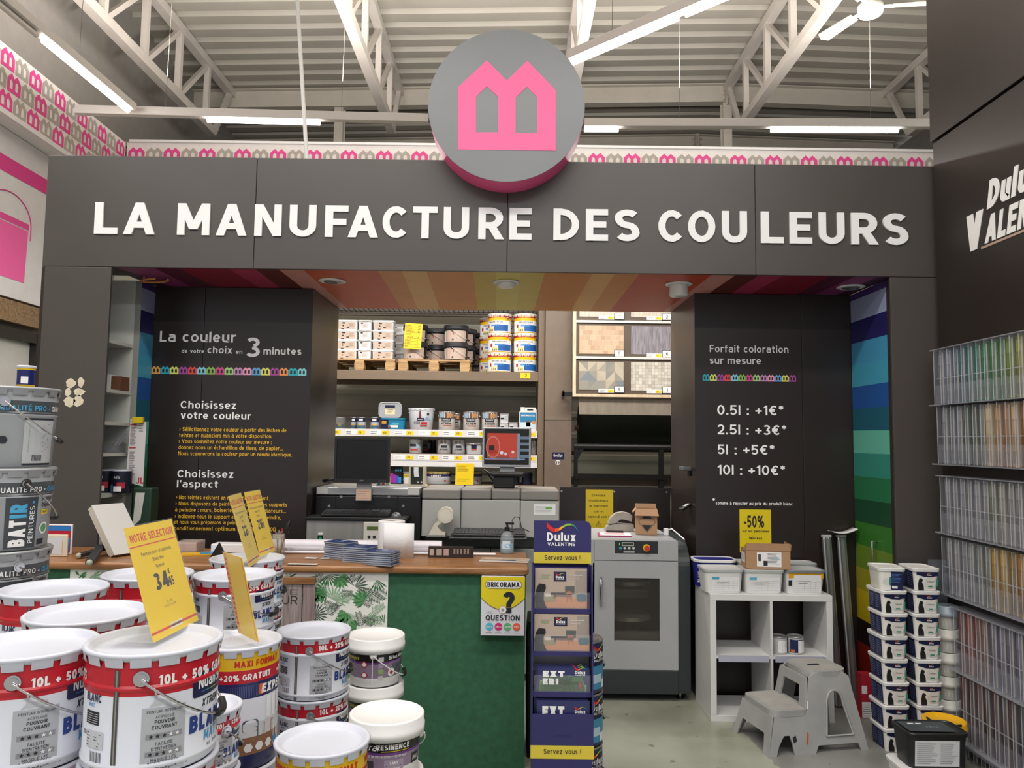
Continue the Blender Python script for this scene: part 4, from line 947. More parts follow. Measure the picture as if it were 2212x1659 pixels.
tin(923, 977, 26, 'wide yellow banded paint bucket beside the label printer', EXB, exd, z=zs4, name='paint_bucket', lid='crimp', lidm=m('#b5a36a', .4)); tin(1000, 1043, 26, 'wide yellow banded paint bucket behind the hanging yellow sheet', EXB, exd, z=zs4, Y=YR+.2, name='paint_bucket', lid='crimp', lidm=m('#b5a36a', .4))
for i in range(2): tin(1100+i*28, 1124+i*28, 26, ('dark blue tin under the touchscreen', 'dark blue tin beside the rack post')[i], [(0, .3, m('#1c2340', .4))], None, z=zs4, Y=YR+.15)
p = aty(983, 1047, YR-.03); t = thing('paper_notice', 'yellow printed sheet hanging from the lower price strip', 'notice', (p.x+.1, YR-.03, p.z)); h_ = zs3-.1-p.z
o = MB(); f = fy(YR-.03, p.x, p.z); o.prism([(0, 0), (.2, 0), (.205, h_), (.005, h_)], lambda u, v: f(u, v)+Vector((0, .003, 0)), f, YEL); o.build('sheet', t); o = MB(); g = fy(YR-.0315, p.x, p.z); lines(o, g, m('#8a7a20', .6), .02, .14, .16, h_-.02, 6, .22); lines(o, g, m('#8a7a20', .6), .02, .03, .16, .075, 2, .22); o.build('print', t)
# ================================================================ column cover and flooring display
YC = 8.4; x0 = aty(1177, 900, YC).x; x1 = aty(1235, 900, YC).x; t = thing('post_cover', 'brown sheet metal post cover with a small navy sticker', 'post cover', ((x0+x1)/2, YC+.1, 0)); zc = aty(1200, 908, YC).z
MB().box(x0, x1, YC, YC+.25, 0, zc-.002, m('#75655a', .38, var=.06)).build('lower_panel', t, .003); MB().box(x0, x1, YC, YC+.25, zc+.002, 3.9, m('#7b6c5e', .34, var=.06)).build('upper_panel', t, .003)
o = MB(); p = aty(1192, 992, YC); f = fy(YC-.0015, p.x, p.z); o.rect(f, 0, 0, .135, .075, NAVY); o.text('Gerflor', fy(YC-.003, p.x, p.z), TXW, .035, .0675, .025, al='c', w=.1); o.build('sticker', t)
o = MB(); p = aty(1205, 999, YC); f = fy(YC-.0015, p.x, p.z); o.disc2(f, 0, 0, .027, TXW); o.disc2(fy(YC-.0025, p.x, p.z), 0, 0, .019, m('#5a4a44', .5)); o.rect(fy(YC-.0035, p.x, p.z), -.007, -.02, .007, .02, TXW); o.build('lock', t)
def smp(kind):
    mt, nt, b = newmat('vinyl_'+kind); tc = nd(nt, 'ShaderNodeTexCoord'); b.inputs['Roughness'].default_value = .5
    if kind in ('tile', 'mosaic'):
        br = nd(nt, 'ShaderNodeTexBrick'); br.offset = 0 if kind == 'mosaic' else .5; mp = nd(nt, 'ShaderNodeMapping'); mp.inputs['Rotation'].default_value = (PI/2, 0, 0); nt.links.new(tc.outputs['Object'], mp.inputs[0]); nt.links.new(mp.outputs[0], br.inputs[0])
        k = ('#cdb295', '#b89a7d', '#d9c2a6') if kind == 'tile' else ('#b3aca0', '#ded8cc', '#9a9489')
        for i in range(3): br.inputs[i+1].default_value = lin(k[i])
        br.inputs['Scale'].default_value = 1; s = .055 if kind == 'tile' else .034; br.inputs['Brick Width'].default_value = s; br.inputs['Row Height'].default_value = s; br.inputs['Mortar Size'].default_value = .0012; nt.links.new(br.outputs[0], b.inputs[0])
    return mt
pale = wood('#bdb0a0', '#d9cfc2', 6, (14, 1, 1.2), .5, 'pale_plank'); greyp = wood('#6f6a70', '#9a949b', 5, (14, 1, 1), .5, 'grey_plank'); YV = 8.2
def vx(px, Y=YV): return aty(px, 800, Y).x
def vz(py, Y=YV): return aty(1340, py, Y).z
t = thing('flooring_display', 'flooring sample board with numbered vinyl samples in a pale wood frame', 'display board', (vx(1380), YV+.03, vz(857))); BRN = m('#5d5043', .45, var=.05)
MB().box(vx(1243), vx(1540), YV, YV+.03, vz(853), 3.3, BRN).build('board', t); OAK = wood('#cdb596', '#e3cfb2', 5, (6, 6, 1), .5, 'pale_oak')
MB().box(vx(1237), vx(1244), YV-.02, YV+.03, vz(858), 3.3, OAK).build('frame', t); MB().box(vx(1244), vx(1540), YV-.02, YV+.03, vz(858), vz(852), OAK).build('frame', t)
for y in (693, 771): MB().box(vx(1244), vx(1540), YV-.02, YV-.001, vz(y+5), vz(y), m('#d9d8d4', .35)).build('ledge', t)
for r, (ya, yb) in enumerate(((640, 685), (704, 765), (782, 843))):
    for c, (xa, xb) in enumerate(((1251, 1347), (1363, 1460))):
        o = MB(); k = [[pale, pale], [smp('tile'), greyp], [None, smp('mosaic')]][r][c]
        if k: o.box(vx(xa), vx(xb), YV-.006, YV-.0005, vz(yb), vz(ya), k)
        else:
            w = (vx(xb)-vx(xa))/5; h = (vz(ya)-vz(yb))/3; cs = [m(q, .5) for q in ('#8d8c86', '#a39c8c', '#7e868b', '#b5ab98', '#969288', '#bdb29f')]; rd = random.Random(3)
            for i in range(5):
                for j in range(3):
                    x, z = vx(xa)+i*w, vz(yb)+j*h; P4 = [(x, YV-.005, z), (x+w, YV-.005, z), (x+w, YV-.005, z+h), (x, YV-.005, z+h)]; q = rd.randint(0, 1)
                    for tri in ([(0, 1, 2), (0, 2, 3)], [(0, 1, 3), (1, 2, 3)])[q]: o.poly([P4[e] for e in tri], rd.choice(cs))
        o.build('sample', t)
        o = MB(); q = vz(yb); xx = vx(xb) if c == 0 else vx(1450)
        o.box(xx-.1, xx+.005, YV-.014, YV-.007, q-.03, q+.045, BLACK); o.box(xx-.095, xx, YV-.015, YV-.0142, q-.025, q+.04, TXW); o.text('1595'[r] if c == 0 and r != 1 else ('5' if c == 0 else '2610'[r]), fy(YV-.0165), INK, .035, xx-.047, q-.01, al='c')
        o.build('number_plate', t)
        if r != 1 or c == 1:
            o = MB(); o.box(xx-.27, xx-.105, YV-.013, YV-.007, q-.03, q+.01, TXW); f = fy(YV-.0145); o.rect(f, xx-.17, q-.026, xx-.11, q+.004, YEL); o.text('11', f, INK, .016, xx-.16, q-.02); lines(o, f, GREY, xx-.26, q-.025, xx-.19, q+.005, 2, .3); o.build('price_tag', t)
o = MB(); o.box(vx(1216), vx(1237), YV+.02, YV+.06, vz(857), vz(848), BLACK); o.box(vx(1216), vx(1220), YV+.02, YC-.001, vz(860), vz(844), BLACK); o.build('bracket', t)
def roll(name, label, x0, x1, Y, z, R, mt, end=None):
    t = thing(name, label, 'roll', ((x0+x1)/2, Y, z-R)); o = MB(); n = 28
    v = [(x, Y+R*math.cos(2*PI*i/n), z+R*math.sin(2*PI*i/n)) for x in (x0, x1) for i in range(n)]
    o.add(v, [(i, (i+1) % n, n+(i+1) % n, n+i) for i in range(n)], mt, True); o.add(v[:n], [tuple(range(n))], end or mt); o.add(v[n:], [tuple(reversed(range(n)))], end or mt); o.build('sheet', t)
    MB().tube([(x0-.05, Y, z), (x1+.05, Y, z)], .03, m('#8a6a48', .6), 10).build('core_tube', t); return t
xa, xb = aty(1246, 880, 8.5).x, aty(1530, 880, 8.5).x
o = MB(); o.box(xa, xb, YV+.031, YV+.037, zpx(896, 8.23, 1340), zpx(840, 8.23, 1340), m('#8d8275', .5, var=.12, sc=5, stretch=(4, 1, 1))); o.top('vinyl_sheet', 'hanging grey brown vinyl sheet under the sample board', 'vinyl sheet')
xa, xb = aty(1240, 900, 8.9).x, aty(1540, 900, 8.9).x; zg = zpx(925, 8.9)
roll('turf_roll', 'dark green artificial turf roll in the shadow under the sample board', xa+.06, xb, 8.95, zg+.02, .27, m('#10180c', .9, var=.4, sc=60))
zt1 = zpx(961, 8.45); t = thing('roll_stand', 'black steel roll stand with crossbars under the flooring samples', 'stand', (xa+.6, 8.6, 0)); BK = m('#0f0f10', .4)
x_a, x_b = aty(1240, 960, 8.45).x, aty(1540, 960, 8.45).x
MB().tube([(x_a, 8.45, zt1), (x_b, 8.45, zt1)], .032, BK, 12).build('crossbar', t); MB().box(x_a, x_b, 8.42, 8.48, zpx(1031, 8.45), zpx(1020, 8.45), BK).build('lower_rail', t)
xx = aty(1428, 1000, 8.45).x; MB().box(xx-.025, xx+.025, 8.43, 8.47, 0, zt1, BK).build('post', t); MB().box(x_a-.0, x_a+.04, 8.43, 8.47, 0, zt1, BK).build('post', t)
MB().bar((x_a+.1, 8.45, zt1), (x_a, 8.45, zt1-.18), .035, .035, BK).build('brace', t)
for xq in (x_a+.03, x_b): MB().box(xq-.02, xq+.02, 8.45, 9.0, zg-.29, zg-.25, BK).build('arm', t)
MB().box(x_a, x_b, 8.5, 9.1, zpx(1043, 8.5)-.01, zpx(1043, 8.5)+.06, TAUPD).build('base_board', t)
roll('vinyl_roll', 'pale wood-look vinyl roll lying below the black stand', x_a+.12, x_b, 8.78, zpx(1043, 8.5)-.2, .16, pale)
# ================================================================ counter
DUCOL = ['#d9232e', '#e85a24', '#f0b323', '#8fbf3c', '#3f9a55', '#2f86b8']
def dlx(mb, fn, u, v, w, txt=True):
    """white wordmark under a many-coloured ribbon; (u,v) = left end of the baseline"""
    top = [(0, .62), (.14, .50), (.28, .47), (.42, .52), (.56, .62), (.70, .70), (.84, .71), (.96, .66), (1.08, .52)]
    th = [.20, .16, .12, .10, .08, .07, .06, .05, .02]
    f = lambda a, b2: Vector(fn(u+a*w, v+b2*w))
    for i in range(8):
        mb.add([f(top[i][0], top[i][1]-(0 if i else .0)), f(top[i+1][0], top[i+1][1]), f(top[i+1][0], top[i+1][1]+th[i+1]), f(top[i][0]-.02*(i == 0), top[i][1]+th[i])], [(0, 1, 2, 3)], m(DUCOL[min(5, i*6//8)], .45))
    mb.text('Dulux', fn, TXW, w*.3, u, v+.16*w, w, bold=.05)
    if txt: mb.text('VALENTINE', fn, TXW, w*.115, u+.02*w, v, w*.96, bold=.02)
CY = 4.1; CT = 1.04; CXR = aty(1143, 1225, CY).x; CXL = -2.62; GRN = m('#2f6146', .85, var=.16, sc=26)
OAKT = wood('#7f5532', '#a9794d', 3.2, (1.2, 16, 16), .35, 'oak_top')
CK = 4.135
t = thing('counter', 'sales counter with green carpeted front and oak worktop', 'counter', (-1.2, 4.4, 0))
o = MB().box(CXL, CXR, CY, 4.68, CT-.042, CT, OAKT); o.build('worktop', t, .018, seg=4)
o = MB().box(CXL+.05, aty(1134, 1400, CK).x, CK, 4.62, 0, CT-.0425, GRN); o.build('carpeted_body', t)
# wallpaper sample with palm leaves
xw0 = aty(150, 1300, CK).x; xw1 = aty(838, 1300, CK).x; WPY = CK-.008
t = thing('wallpaper_sheet', 'white wallpaper sheet printed with green palm leaves on the counter front', 'wallpaper', ((xw0+xw1)/2, WPY, .4))
zw = CT-.044; MB().box(xw0, xw1, WPY, WPY+.004, .25, zw, m('#e8e9e4', .6, var=.02)).build('sheet', t)
o = MB(); rd = random.Random(11); LG = [m(c, .6) for c in ('#3f7a48', '#5f9a62', '#2f6a3e', '#87b08a', '#4d5f52')]
def leaf(cx, cz, s, a, kind):
    k = [0]
    def q(pts, mt):
        k[0] += 1; e = WPY-.0008-(o_c[0] % 40)*2e-5; o_c[0] += 1
        c_, s_ = math.cos(a), math.sin(a); P3 = [(cx+s*(x*c_-y*s_), e, cz+s*(x*s_+y*c_)) for x, y in pts]
        if all(xw0 < p[0] < xw1 and .25 < p[2] < zw for p in P3): o.poly(P3, mt)
    mt = rd.choice(LG)
    if kind == 0:      # split monstera leaf
        for i in range(9):
            t0 = -1.25+i*.31; L = 1-.25*abs(t0); d = (math.sin(t0), math.cos(t0)); n = (d[1], -d[0])
            q([(0, 0), (d[0]*L*.6+n[0]*.14, d[1]*L*.6+n[1]*.14), (d[0]*L, d[1]*L), (d[0]*L*.6-n[0]*.14, d[1]*L*.6-n[1]*.14)], LG[i % 2])
    elif kind == 1:    # fan palm
        for i in range(11):
            t0 = -1.5+i*.3; d = (math.sin(t0), math.cos(t0)); n = (d[1], -d[0])
            q([(0, 0), (d[0]*.7+n[0]*.06, d[1]*.7+n[1]*.06), d, (d[0]*.7-n[0]*.06, d[1]*.7-n[1]*.06)], mt)
    else:              # feather palm
        q([(-.015, 0), (.015, 0), (.01, 1.4), (-.01, 1.4)], LG[4])
        for i in range(9):
            y = .2+i*.13; L = .5*(1-i*.06)
            for sg in (-1, 1): q([(0, y), (sg*L*.5, y+.2), (sg*L, y+.26), (sg*L*.5, y+.1)][::sg], LG[4] if kind == 2 else LG[3])
o_c = [0]
for i in range(34):
    for j in range(12):
        leaf(xw0+.03+(i+(j % 2)*.5)*.056+rd.uniform(-.02, .02), .29+j*.062+rd.uniform(-.02, .02), rd.uniform(.05, .075), rd.uniform(-2.6, 2.6), rd.choice((0, 1, 2, 2, 3)))
o.build('leaf_print', t)
# wood-look poster hanging from a wooden batten
x0 = aty(470, 1300, CK-.02).x; x1 = aty(681, 1300, CK-.02).x; x2 = aty(653, 1300, CK-.02).x; zt = min(aty(640, 1246, CK-.02).z, CT-.046)
t = thing('colour_chart_poster', 'grey wood-look poster hanging from a brown batten on the counter', 'poster', ((x0+x1)/2, CK-.03, .4)); YP = CK-.03
MB().box(x0, x1, YP-.012, YP+.012, zt-.035, zt, wood('#7a5230', '#9a6c44', name='batten_wood')).build('batten', t, .003)
o = MB().box(x0, x2, YP-.003, YP+.003, .3, zt-.035, wood('#7c6f6f', '#a39695', 4, (14, 1, 1), .6, 'grey_wood_print')); o.build('sheet', t)
MB().box(x2+.006, x1, YP-.003, YP+.003, .3, zt-.035, wood('#7c6a6c', '#9c8b8c', 4, (14, 1, 1), .6, 'mauve_wood_print')).build('side_sheet', t)
o = MB(); f = fy(YP-.0045); p = aty(643, 1284, YP); o.text('PALETTE', f, m('#3a3438', .6), .026, p.x, p.z, .36, al='r', bold=-.02); p = aty(643, 1305, YP); o.text('COULEUR', f, m('#2f2a2c', .6), .043, p.x, p.z, .3, al='r', bold=-.01); o.build('print', t)
# leaflet box
YB_ = 4.085; p0 = aty(1038, 1373, YB_); p1 = aty(1134, 1244, YB_); p1.z = min(p1.z, CT-.045); w = p1.x-p0.x; h = p1.z-p0.z
t = thing('leaflet_box', 'yellow and white leaflet box with a big black question mark hanging on the counter', 'leaflet box', (p0.x+w/2, YB_, p0.z)); BXW = m('#dcdde6', .45)
MB().box(p0.x, p1.x, YB_, CK-.0015, p0.z, p1.z, BXW).build('box', t, .003); f = fy(YB_-.001, p0.x, p0.z); g = fy(YB_-.002, p0.x, p0.z); g2 = fy(YB_-.003, p0.x, p0.z); YLB = m('#e6d21c', .45)
o = MB(); arc = [(w*i/16, h*(.44+.2*((i/8-1)**2))) for i in range(17)]; o.prism([(w, h), (0, h)]+arc, None, f, YLB)
for i in range(16): o.add([g(arc[i][0], arc[i][1]-.0015), g(arc[i+1][0], arc[i+1][1]-.0015), g(arc[i+1][0], arc[i+1][1]+.0015), g(arc[i][0], arc[i][1]+.0015)], [(0, 1, 2, 3)], INK)
o.prism(rrect(w*.09, h*.795, w*.93, h*.935, h*.068), None, g, INK); o.prism(rrect(w*.1, h*.8, w*.92, h*.93, h*.064), None, g2, TXW); o.text('BRICORAMA', fy(YB_-.004, p0.x, p0.z), INK, h*.085, w*.14, h*.825, w*.74, bold=.05)
o.text('?', g, INK, h*.36, w*.5, h*.385, w*.27, bold=.055); o.disc2(g, w*.5, h*.44, w*.09, m('#c23b4a', .5)); o.disc2(g2, w*.5, h*.44, w*.083, TXW); o.disc2(fy(YB_-.004, p0.x, p0.z), w*.5, h*.44, w*.035, STEEL)
o.text('UNE', g, GREY, h*.05, w*.12, h*.37, bold=-.03); o.text('QUESTION', g, INK, h*.09, w*.11, h*.26, w*.78, bold=.03)
for i, (c, s) in enumerate((('#4db8dc', 'BRICO'), ('#d81f7c', 'DÉCO'), ('#56b878', 'JARDIN'), ('#ec6446', 'BÂTI'.replace('Â', 'A')))):
    o.disc2(g, w*(.2+.207*i), h*.155, w*.088, m(c, .5)); o.text(s, g2, TXW, h*.03, w*(.2+.207*i), h*.14, al='c', maxw=w*.14, bold=.03); o.rect(g, w*(.12+.207*i), h*.05, w*(.27+.207*i), h*.055, INK)
o.build('print', t)
# ---- things lying on the worktop
Z = CT+.0012
def onc(px, py): return atz(px, py, Z)
# brochures: three stacks of navy paint leaflets
BN = m('#22366a', .4); BE = m('#9aa1ad', .6)
def brochure(loc, rz, label, group):
    t = thing('brochure', label, 'brochure', loc, group, rz, world=False); o = MB().box(-.075, .075, -.055, .055, 0, .0075, BE); o.build('pages', t)
    o = MB().box(-.0755, .0755, -.0555, .0555, .0076, .009, BN); o.build('cover', t); o = MB(); f = fl(.0096); o.disc2(f, -.0, .028, .02, m('#a8b4cc', .5), 16, .011); o.text('Nuancier', f, TXW, .012, 0, -.02, al='c', bold=.02); o.build('print', t); return t
proto = None
for si, (px_, py_, n, rz, nm) in enumerate(((738, 1207, 9, -.5, 'pole-side stack, furthest from the paper roll'), (778, 1212, 8, -.35, 'middle stack of three'), (820, 1217, 7, -.3, 'stack against the paper roll'))):
    c = onc(px_, py_); rd = random.Random(si)
    c.x += (-.012, 0, .02)[si]; c.y += (.03, -.005, -.03)[si]
    for k in range(n):
        top = k == n-1; lab = 'navy brochure with white oval, %s of the %s' % ('topmost' if top else 'lower', nm)
        loc = (c.x+rd.uniform(-.004, .004), c.y+rd.uniform(-.004, .004), Z+k*.0105+.0); r2 = rz+rd.uniform(-.03, .03)
        if proto is None: proto = brochure(loc, r2, lab, 'brochure stacks on the counter')
        else: clone(proto, loc, r2, label=lab, group='brochure stacks on the counter')
# paper roll
c = onc(842, 1203); c.y += .042; PW = m('#e9e8ea', .7, bump=.15, sc=60); t = thing('paper_roll', 'thick white wiping paper roll standing on the counter with a loose flap', 'paper roll', c, world=False)
o = MB(); o.lathe([(.022, 0), (.075, 0), (.076, .004), (.076, .196), (.074, .2), (.022, .2), (.022, 0)], PW, 40); o.build('roll', t)
o = MB(); o.lathe([(.021, .002), (.021, .1985)], m('#a98a66', .7), 24); o.build('core', t)
o = MB(); pts = [(.077*math.cos(a), .077*math.sin(a)) for a in [-PI*.5-.5+i*.12 for i in range(5)]]+[(.03, -.079), (.08, -.083), (.14, -.086)]
o.add([(x, y, z) for x, y in pts for z in (.002, .193)], [(2*i, 2*i+2, 2*i+3, 2*i+1) for i in range(len(pts)-1)], PW, True); fo = o.build('loose_flap', t); sm = fo.modifiers.new('thick', 'SOLIDIFY'); sm.thickness = .001
# hand gel bottle
c = onc(1095, 1196); c.y += .02; t = thing('gel_bottle', 'clear pump bottle of hand gel on the counter corner', 'bottle', c, world=False)
CLB = clear('#dfeaf2', .22, .05); k = 1.12
o = MB(); o.lathe([(0, .001), (.038, .001), (.041, .006), (.041, .085), (.036, .105), (.022, .122), (.014, .13), (.014, .138)], CLB, 32); o.build('bottle', t)
o = MB(); o.lathe([(0, .004), (.0385, .004), (.0385, .055), (0, .055)], clear('#a9d4ea', .5, .1), 32); o.build('gel', t)
o = MB(); o.cyl(.016, .132, .152, BLACK, 20); o.cyl(.006, .152, .17, BLACK, 12); o.box(-.012, .04, -.008, .008, .168, .18, BLACK); o.build('pump', t)
o = MB(); f = cyf(.0418); o.rect(f, -.03, .03, .02, .075, m('#d4e2ee', .5), 6); o.disc2(cyf(.0424), .004, .048, .018, m('#2aa5cf', .4), 16, .012); o.build('label_print', t)
# magazine
c = onc(1092, 1212); t = thing('magazine', 'magazine with a brown photo cover at the counter corner', 'magazine', c, rz=-.12, world=False)
o = MB().box(-.14, .13, -.05, .06, 0, .008, m('#d9d7d4', .5)); o.build('pages', t, .002); o = MB(); f = fl(.0092); o.rect(f, -.138, -.049, .128, .059, m('#b7a28e', .35, var=.25, sc=14)); o.rect(fl(.0098), -.03, -.045, .06, -.02, m('#3a5a84', .4)); o.rect(fl(.0098), -.12, .0, -.02, .05, m('#dcc9b2', .4)); o.build('cover_print', t)
# long rolls and sleeves behind
SLV = m('#d5d1d8', .35, var=.04)
a = onc(560, 1190); b2 = onc(960, 1184); a.y = 4.6; b2.y = 4.62
o = MB(); o.tube([a+Vector((0, 0, .034)), b2+Vector((0, 0, .034))], .033, m('#e3dfe6', .4), 20); o.top('wallpaper_roll', 'long white paper roll lying along the back of the counter', 'roll')
a = onc(545, 1204); b2 = onc(1020, 1200); a.y = 4.535; b2.y = 4.547
o = MB(); o.tube([a+Vector((0, 0, .02)), b2+Vector((0, 0, .02))], .0195, clear('#e6e2ea', .55, .15), 16); 
t = thing('plastic_sleeve', 'clear plastic sleeve with printed strip in front of the long paper roll', 'sleeve', (a+b2)/2); s_ = o.build('sleeve', t)
o = MB(); f = pl(a+Vector((.05, -.0205, .008)), (1, .04, 0), (0, 0, 1)); o.rect(f, 0, 0, .28, .022, m('#b8b2b4', .5))
for i in range(6): o.rect(pl(a+Vector((.05, -.0215, .008)), (1, .04, 0), (0, 0, 1)), .012+i*.045, .004, .045+i*.045, .018, m('#8e7f82', .6))
o.build('printed_strip', t)
a = onc(600, 1200); b2 = onc(1072, 1190); a.y = 4.494; b2.y = 4.50; o = MB(); o.tube([a+Vector((0, 0, .0085)), b2+Vector((0, 0, .0085))], .008, m('#e6e5ea', .4), 10); o.top('white_baton', 'thin white plastic baton lying before the plastic sleeve', 'baton')
p = onc(930, 1197); q = onc(1025, 1197); p.y = 4.41; q.y = 4.42; t = thing('carton_strip', 'dark brown printed carton end beside the paper roll', 'carton', (p+q)/2)
w = q.x-p.x; o = MB().box(p.x, q.x, 4.41, 4.44, Z, Z+.06, m('#2c221e', .5)); o.build('carton', t); o = MB(); f = fy(4.409, p.x, Z)
for u0, u1, c_ in ((.03, .12, '#b8a89a'), (.18, .3, '#a89c94'), (.34, .45, '#b59a96')): o.rect(f, w*u0, .012, w*u1, .048, m(c_, .6))
for i in range(5): o.rect(f, w*(.56+i*.075), .02, w*(.6+i*.075), .05, m('#8f8378', .6))
o.build('print', t)
# loose papers
for i, (a_, b_, w, d, rz, l) in enumerate(((655, 1218, .16, .035, -.02, 'white envelope nearest the counter edge'), (672, 1206, .07, .04, -.15, 'small white paper slip behind the envelope'), (703, 1207, .05, .03, .1, 'narrow white paper slip beside the brochures'), (1252, 1197, 0, 0, 0, ''))):
    if not w: continue
    c = onc(a_, b_); c.y -= .01*(i == 0); o = MB(); o.T = Matrix.Translation((c.x, c.y, Z+.0005+.001*i)) @ Matrix.Rotation(rz, 4, 'Z'); o.box(-w/2, w/2, -d/2, d/2, 0, .0008, TXW); o.top('paper_sheet', l, 'paper')
# white box, leaflets, clip and pen pot partly behind the cans
c = onc(500, 1196); o = MB(); o.box(c.x-.13, c.x+.1, 4.48, 4.58, Z, Z+.05, m('#e4e2e6', .45)); t = tag(o.top('white_carton', 'flat white carton lying behind the price cards on the counter', 'carton', bevel=.006))
c = onc(408, 1190); t = thing('wallpaper_pack', 'plastic wrapped brown wallpaper pack lying at the counter back', 'pack', (c.x, 4.55, Z)); o = MB().box(c.x-.06, c.x+.06, 4.5, 4.62, Z, Z+.055, m('#a08478', .4, var=.2, sc=18)); o.build('pack', t, .01)
MB().box(c.x-.062, c.x+.062, 4.497, 4.623, Z-.0005, Z+.058, clear('#ffffff', .2, .1)).build('wrapper', t)
c = onc(425, 1200); o = MB(); o.T = Matrix.Translation((c.x, 4.42, Z)) @ Matrix.Rotation(.3, 4, 'Z'); o.box(-.1, .1, -.05, .05, 0, .006, m('#d9a91e', .4)); o.box(.0, .09, -.045, .045, .006, .0075, m('#3f8ab8', .4)); o.top('leaflet', 'yellow and blue leaflet beside the brown pack', 'leaflet')
c = onc(440, 1214); o = MB(); P5 = [(c.x-.03, 4.3, Z), (c.x+.05, 4.3, Z), (c.x+.02, 4.31, Z+.075)]; o.prism([(-.035, 0), (.055, 0), (.012, .08)], fy(4.335, c.x, Z), fy(4.325, c.x, Z), BLACK); o.top('black_stand', 'small black triangular stand by the rear paint cans', 'stand')
c = onc(604, 1198); c.y = 4.42; t = thing('pen_pot', 'clear pot with pens, wool and a black brush behind the price cards', 'pot', c, world=False)
o = MB(); o.lathe([(0, .001), (.034, .001), (.036, .12), (.034, .12), (.032, .004), (0, .004)], clear('#cfcabf', .3, .1), 24); o.build('pot', t)
for x, y, x2, y2, z2, c_, r in ((.0, .0, -.02, 0, .165, '#1b1b1d', .004), (.01, .01, .015, .01, .15, '#b9262c', .004), (-.012, .01, -.005, .02, .14, '#9a9a9c', .004)): MB().tube([(x, y, .006), (x2, y2, z2)], r, m(c_, .4), 8).build('pen', t)
o = MB(); o.tube([(.01, -.005, .006), (.04, -.005, .13)], .004, BLACK, 8); o.tube([(.04, -.005, .13), (.052, -.005, .17), (.06, -.005, .2)], [.014, .016, .003], BLACK, 8); o.build('brush', t)
o = MB(); rd = random.Random(2); WO = m('#8a7468', .9)
for i in range(9): a0 = rd.uniform(0, 6); o.tube([(.02*math.cos(a0+s*.6), .02*math.sin(a0+s*.6), .10+.03*rd.random()+.01*math.sin(s)) for s in range(8)], .0022, WO, 5)
o.build('wool', t)
# white folder on a black stand
c0 = aty(197, 1092, 4.3); e1 = Vector((.42, .9, 0)).normalized(); e2 = Vector((.52, -.14, -.84)).normalized(); nn = e1.cross(e2).normalized()
if nn.z < 0: nn = -nn
k = (c0.z-(Z+.012))/-e2.z; tb = thing('sample_book', 'white sample book leaning on a black easel at the counter end', 'book', c0+e2*k)
def slab(mb, o0, a, b2, cc, mt):
    v = [o0, o0+a, o0+a+b2, o0+b2]; v += [p+cc for p in v]; mb.add(v, [(3, 2, 1, 0), (4, 5, 6, 7), (0, 1, 5, 4), (1, 2, 6, 5), (2, 3, 7, 6), (3, 0, 4, 7)], mt)
CVR = m('#d8d8d6', .45); o = MB(); slab(o, c0, e1*.2, e2*k, nn*.004, CVR); o.build('front_cover', tb)
o = MB(); slab(o, c0+e2*.004-nn*.034, e1*.196, e2*(k-.01), nn*.033, m('#cfc6b8', .7)); o.build('pages', tb); o = MB(); slab(o, c0-nn*.039+e2*.03, e1*.2, e2*(k-.05), nn*.004, CVR); o.build('back_cover', tb)
te = thing('easel', 'black easel with grey rubber feet holding the white sample book', 'easel', onc(215, 1205))
b0 = c0+e2*(k*.66)-nn*.095
for fx, fy_ in ((170, 1207), (193, 1222)):
    q = onc(fx, fy_); q.z = Z+.016; MB().bar(b0+e1*(.03 if fx > 180 else .15), q, .04, .018, m('#26282b', .5)).build('leg', te)
    o = MB(); o.lathe([(0, -.016), (.011, -.012), (.017, 0), (.011, .012), (0, .016)], m('#a9a89c', .6), 14, q); o.build('rubber_foot', te)
# two framed signs at the far counter end
xs_ = onc(148, 1232); t = thing('framed_sign', 'red and blue bordered white sign standing at the far counter end', 'sign', (xs_.x-.1, 4.36, Z)); h = aty(148, 1133, 4.36).z-Z; w = .2; x = aty(153, 1200, 4.36).x-w
MB().box(x, x+w, 4.36, 4.372, Z, Z+h, TXW).build('board', t, .003); o = MB(); f = fy(4.3588, x, Z); g = fy(4.3578, x, Z)
o.prism(rrect(.006, .006, w-.006, h-.006, .012), None, f, m('#c21f38', .45)); o.rect(g, .008, h-.035, w-.008, h-.008, m('#2a78c2', .45)); o.rect(g, w-.02, .02, w-.008, .09, m('#2a78c2', .45)); o.prism(rrect(.015, .03, w-.03, h-.06, .02), None, g, TXW); o.build('print', t)
t = thing('framed_sign', 'white sign with beige frame and thin yellow line before the red bordered sign', 'sign', (xs_.x-.12, 4.27, Z)); h = aty(140, 1155, 4.27).z-Z; x = aty(144, 1200, 4.27).x-w
MB().box(x, x+w, 4.27, 4.282, Z, Z+h, m('#d9cfb6', .45)).build('frame', t, .004); o = MB(); f = fy(4.2688, x, Z); o.prism(rrect(.01, .012, w-.014, h-.014, .014), None, f, m('#cfd0d6', .5)); o.rect(fy(4.2678, x, Z), w-.028, .02, w-.024, h-.03, m('#d8b92a', .5)); o.build('print', t)
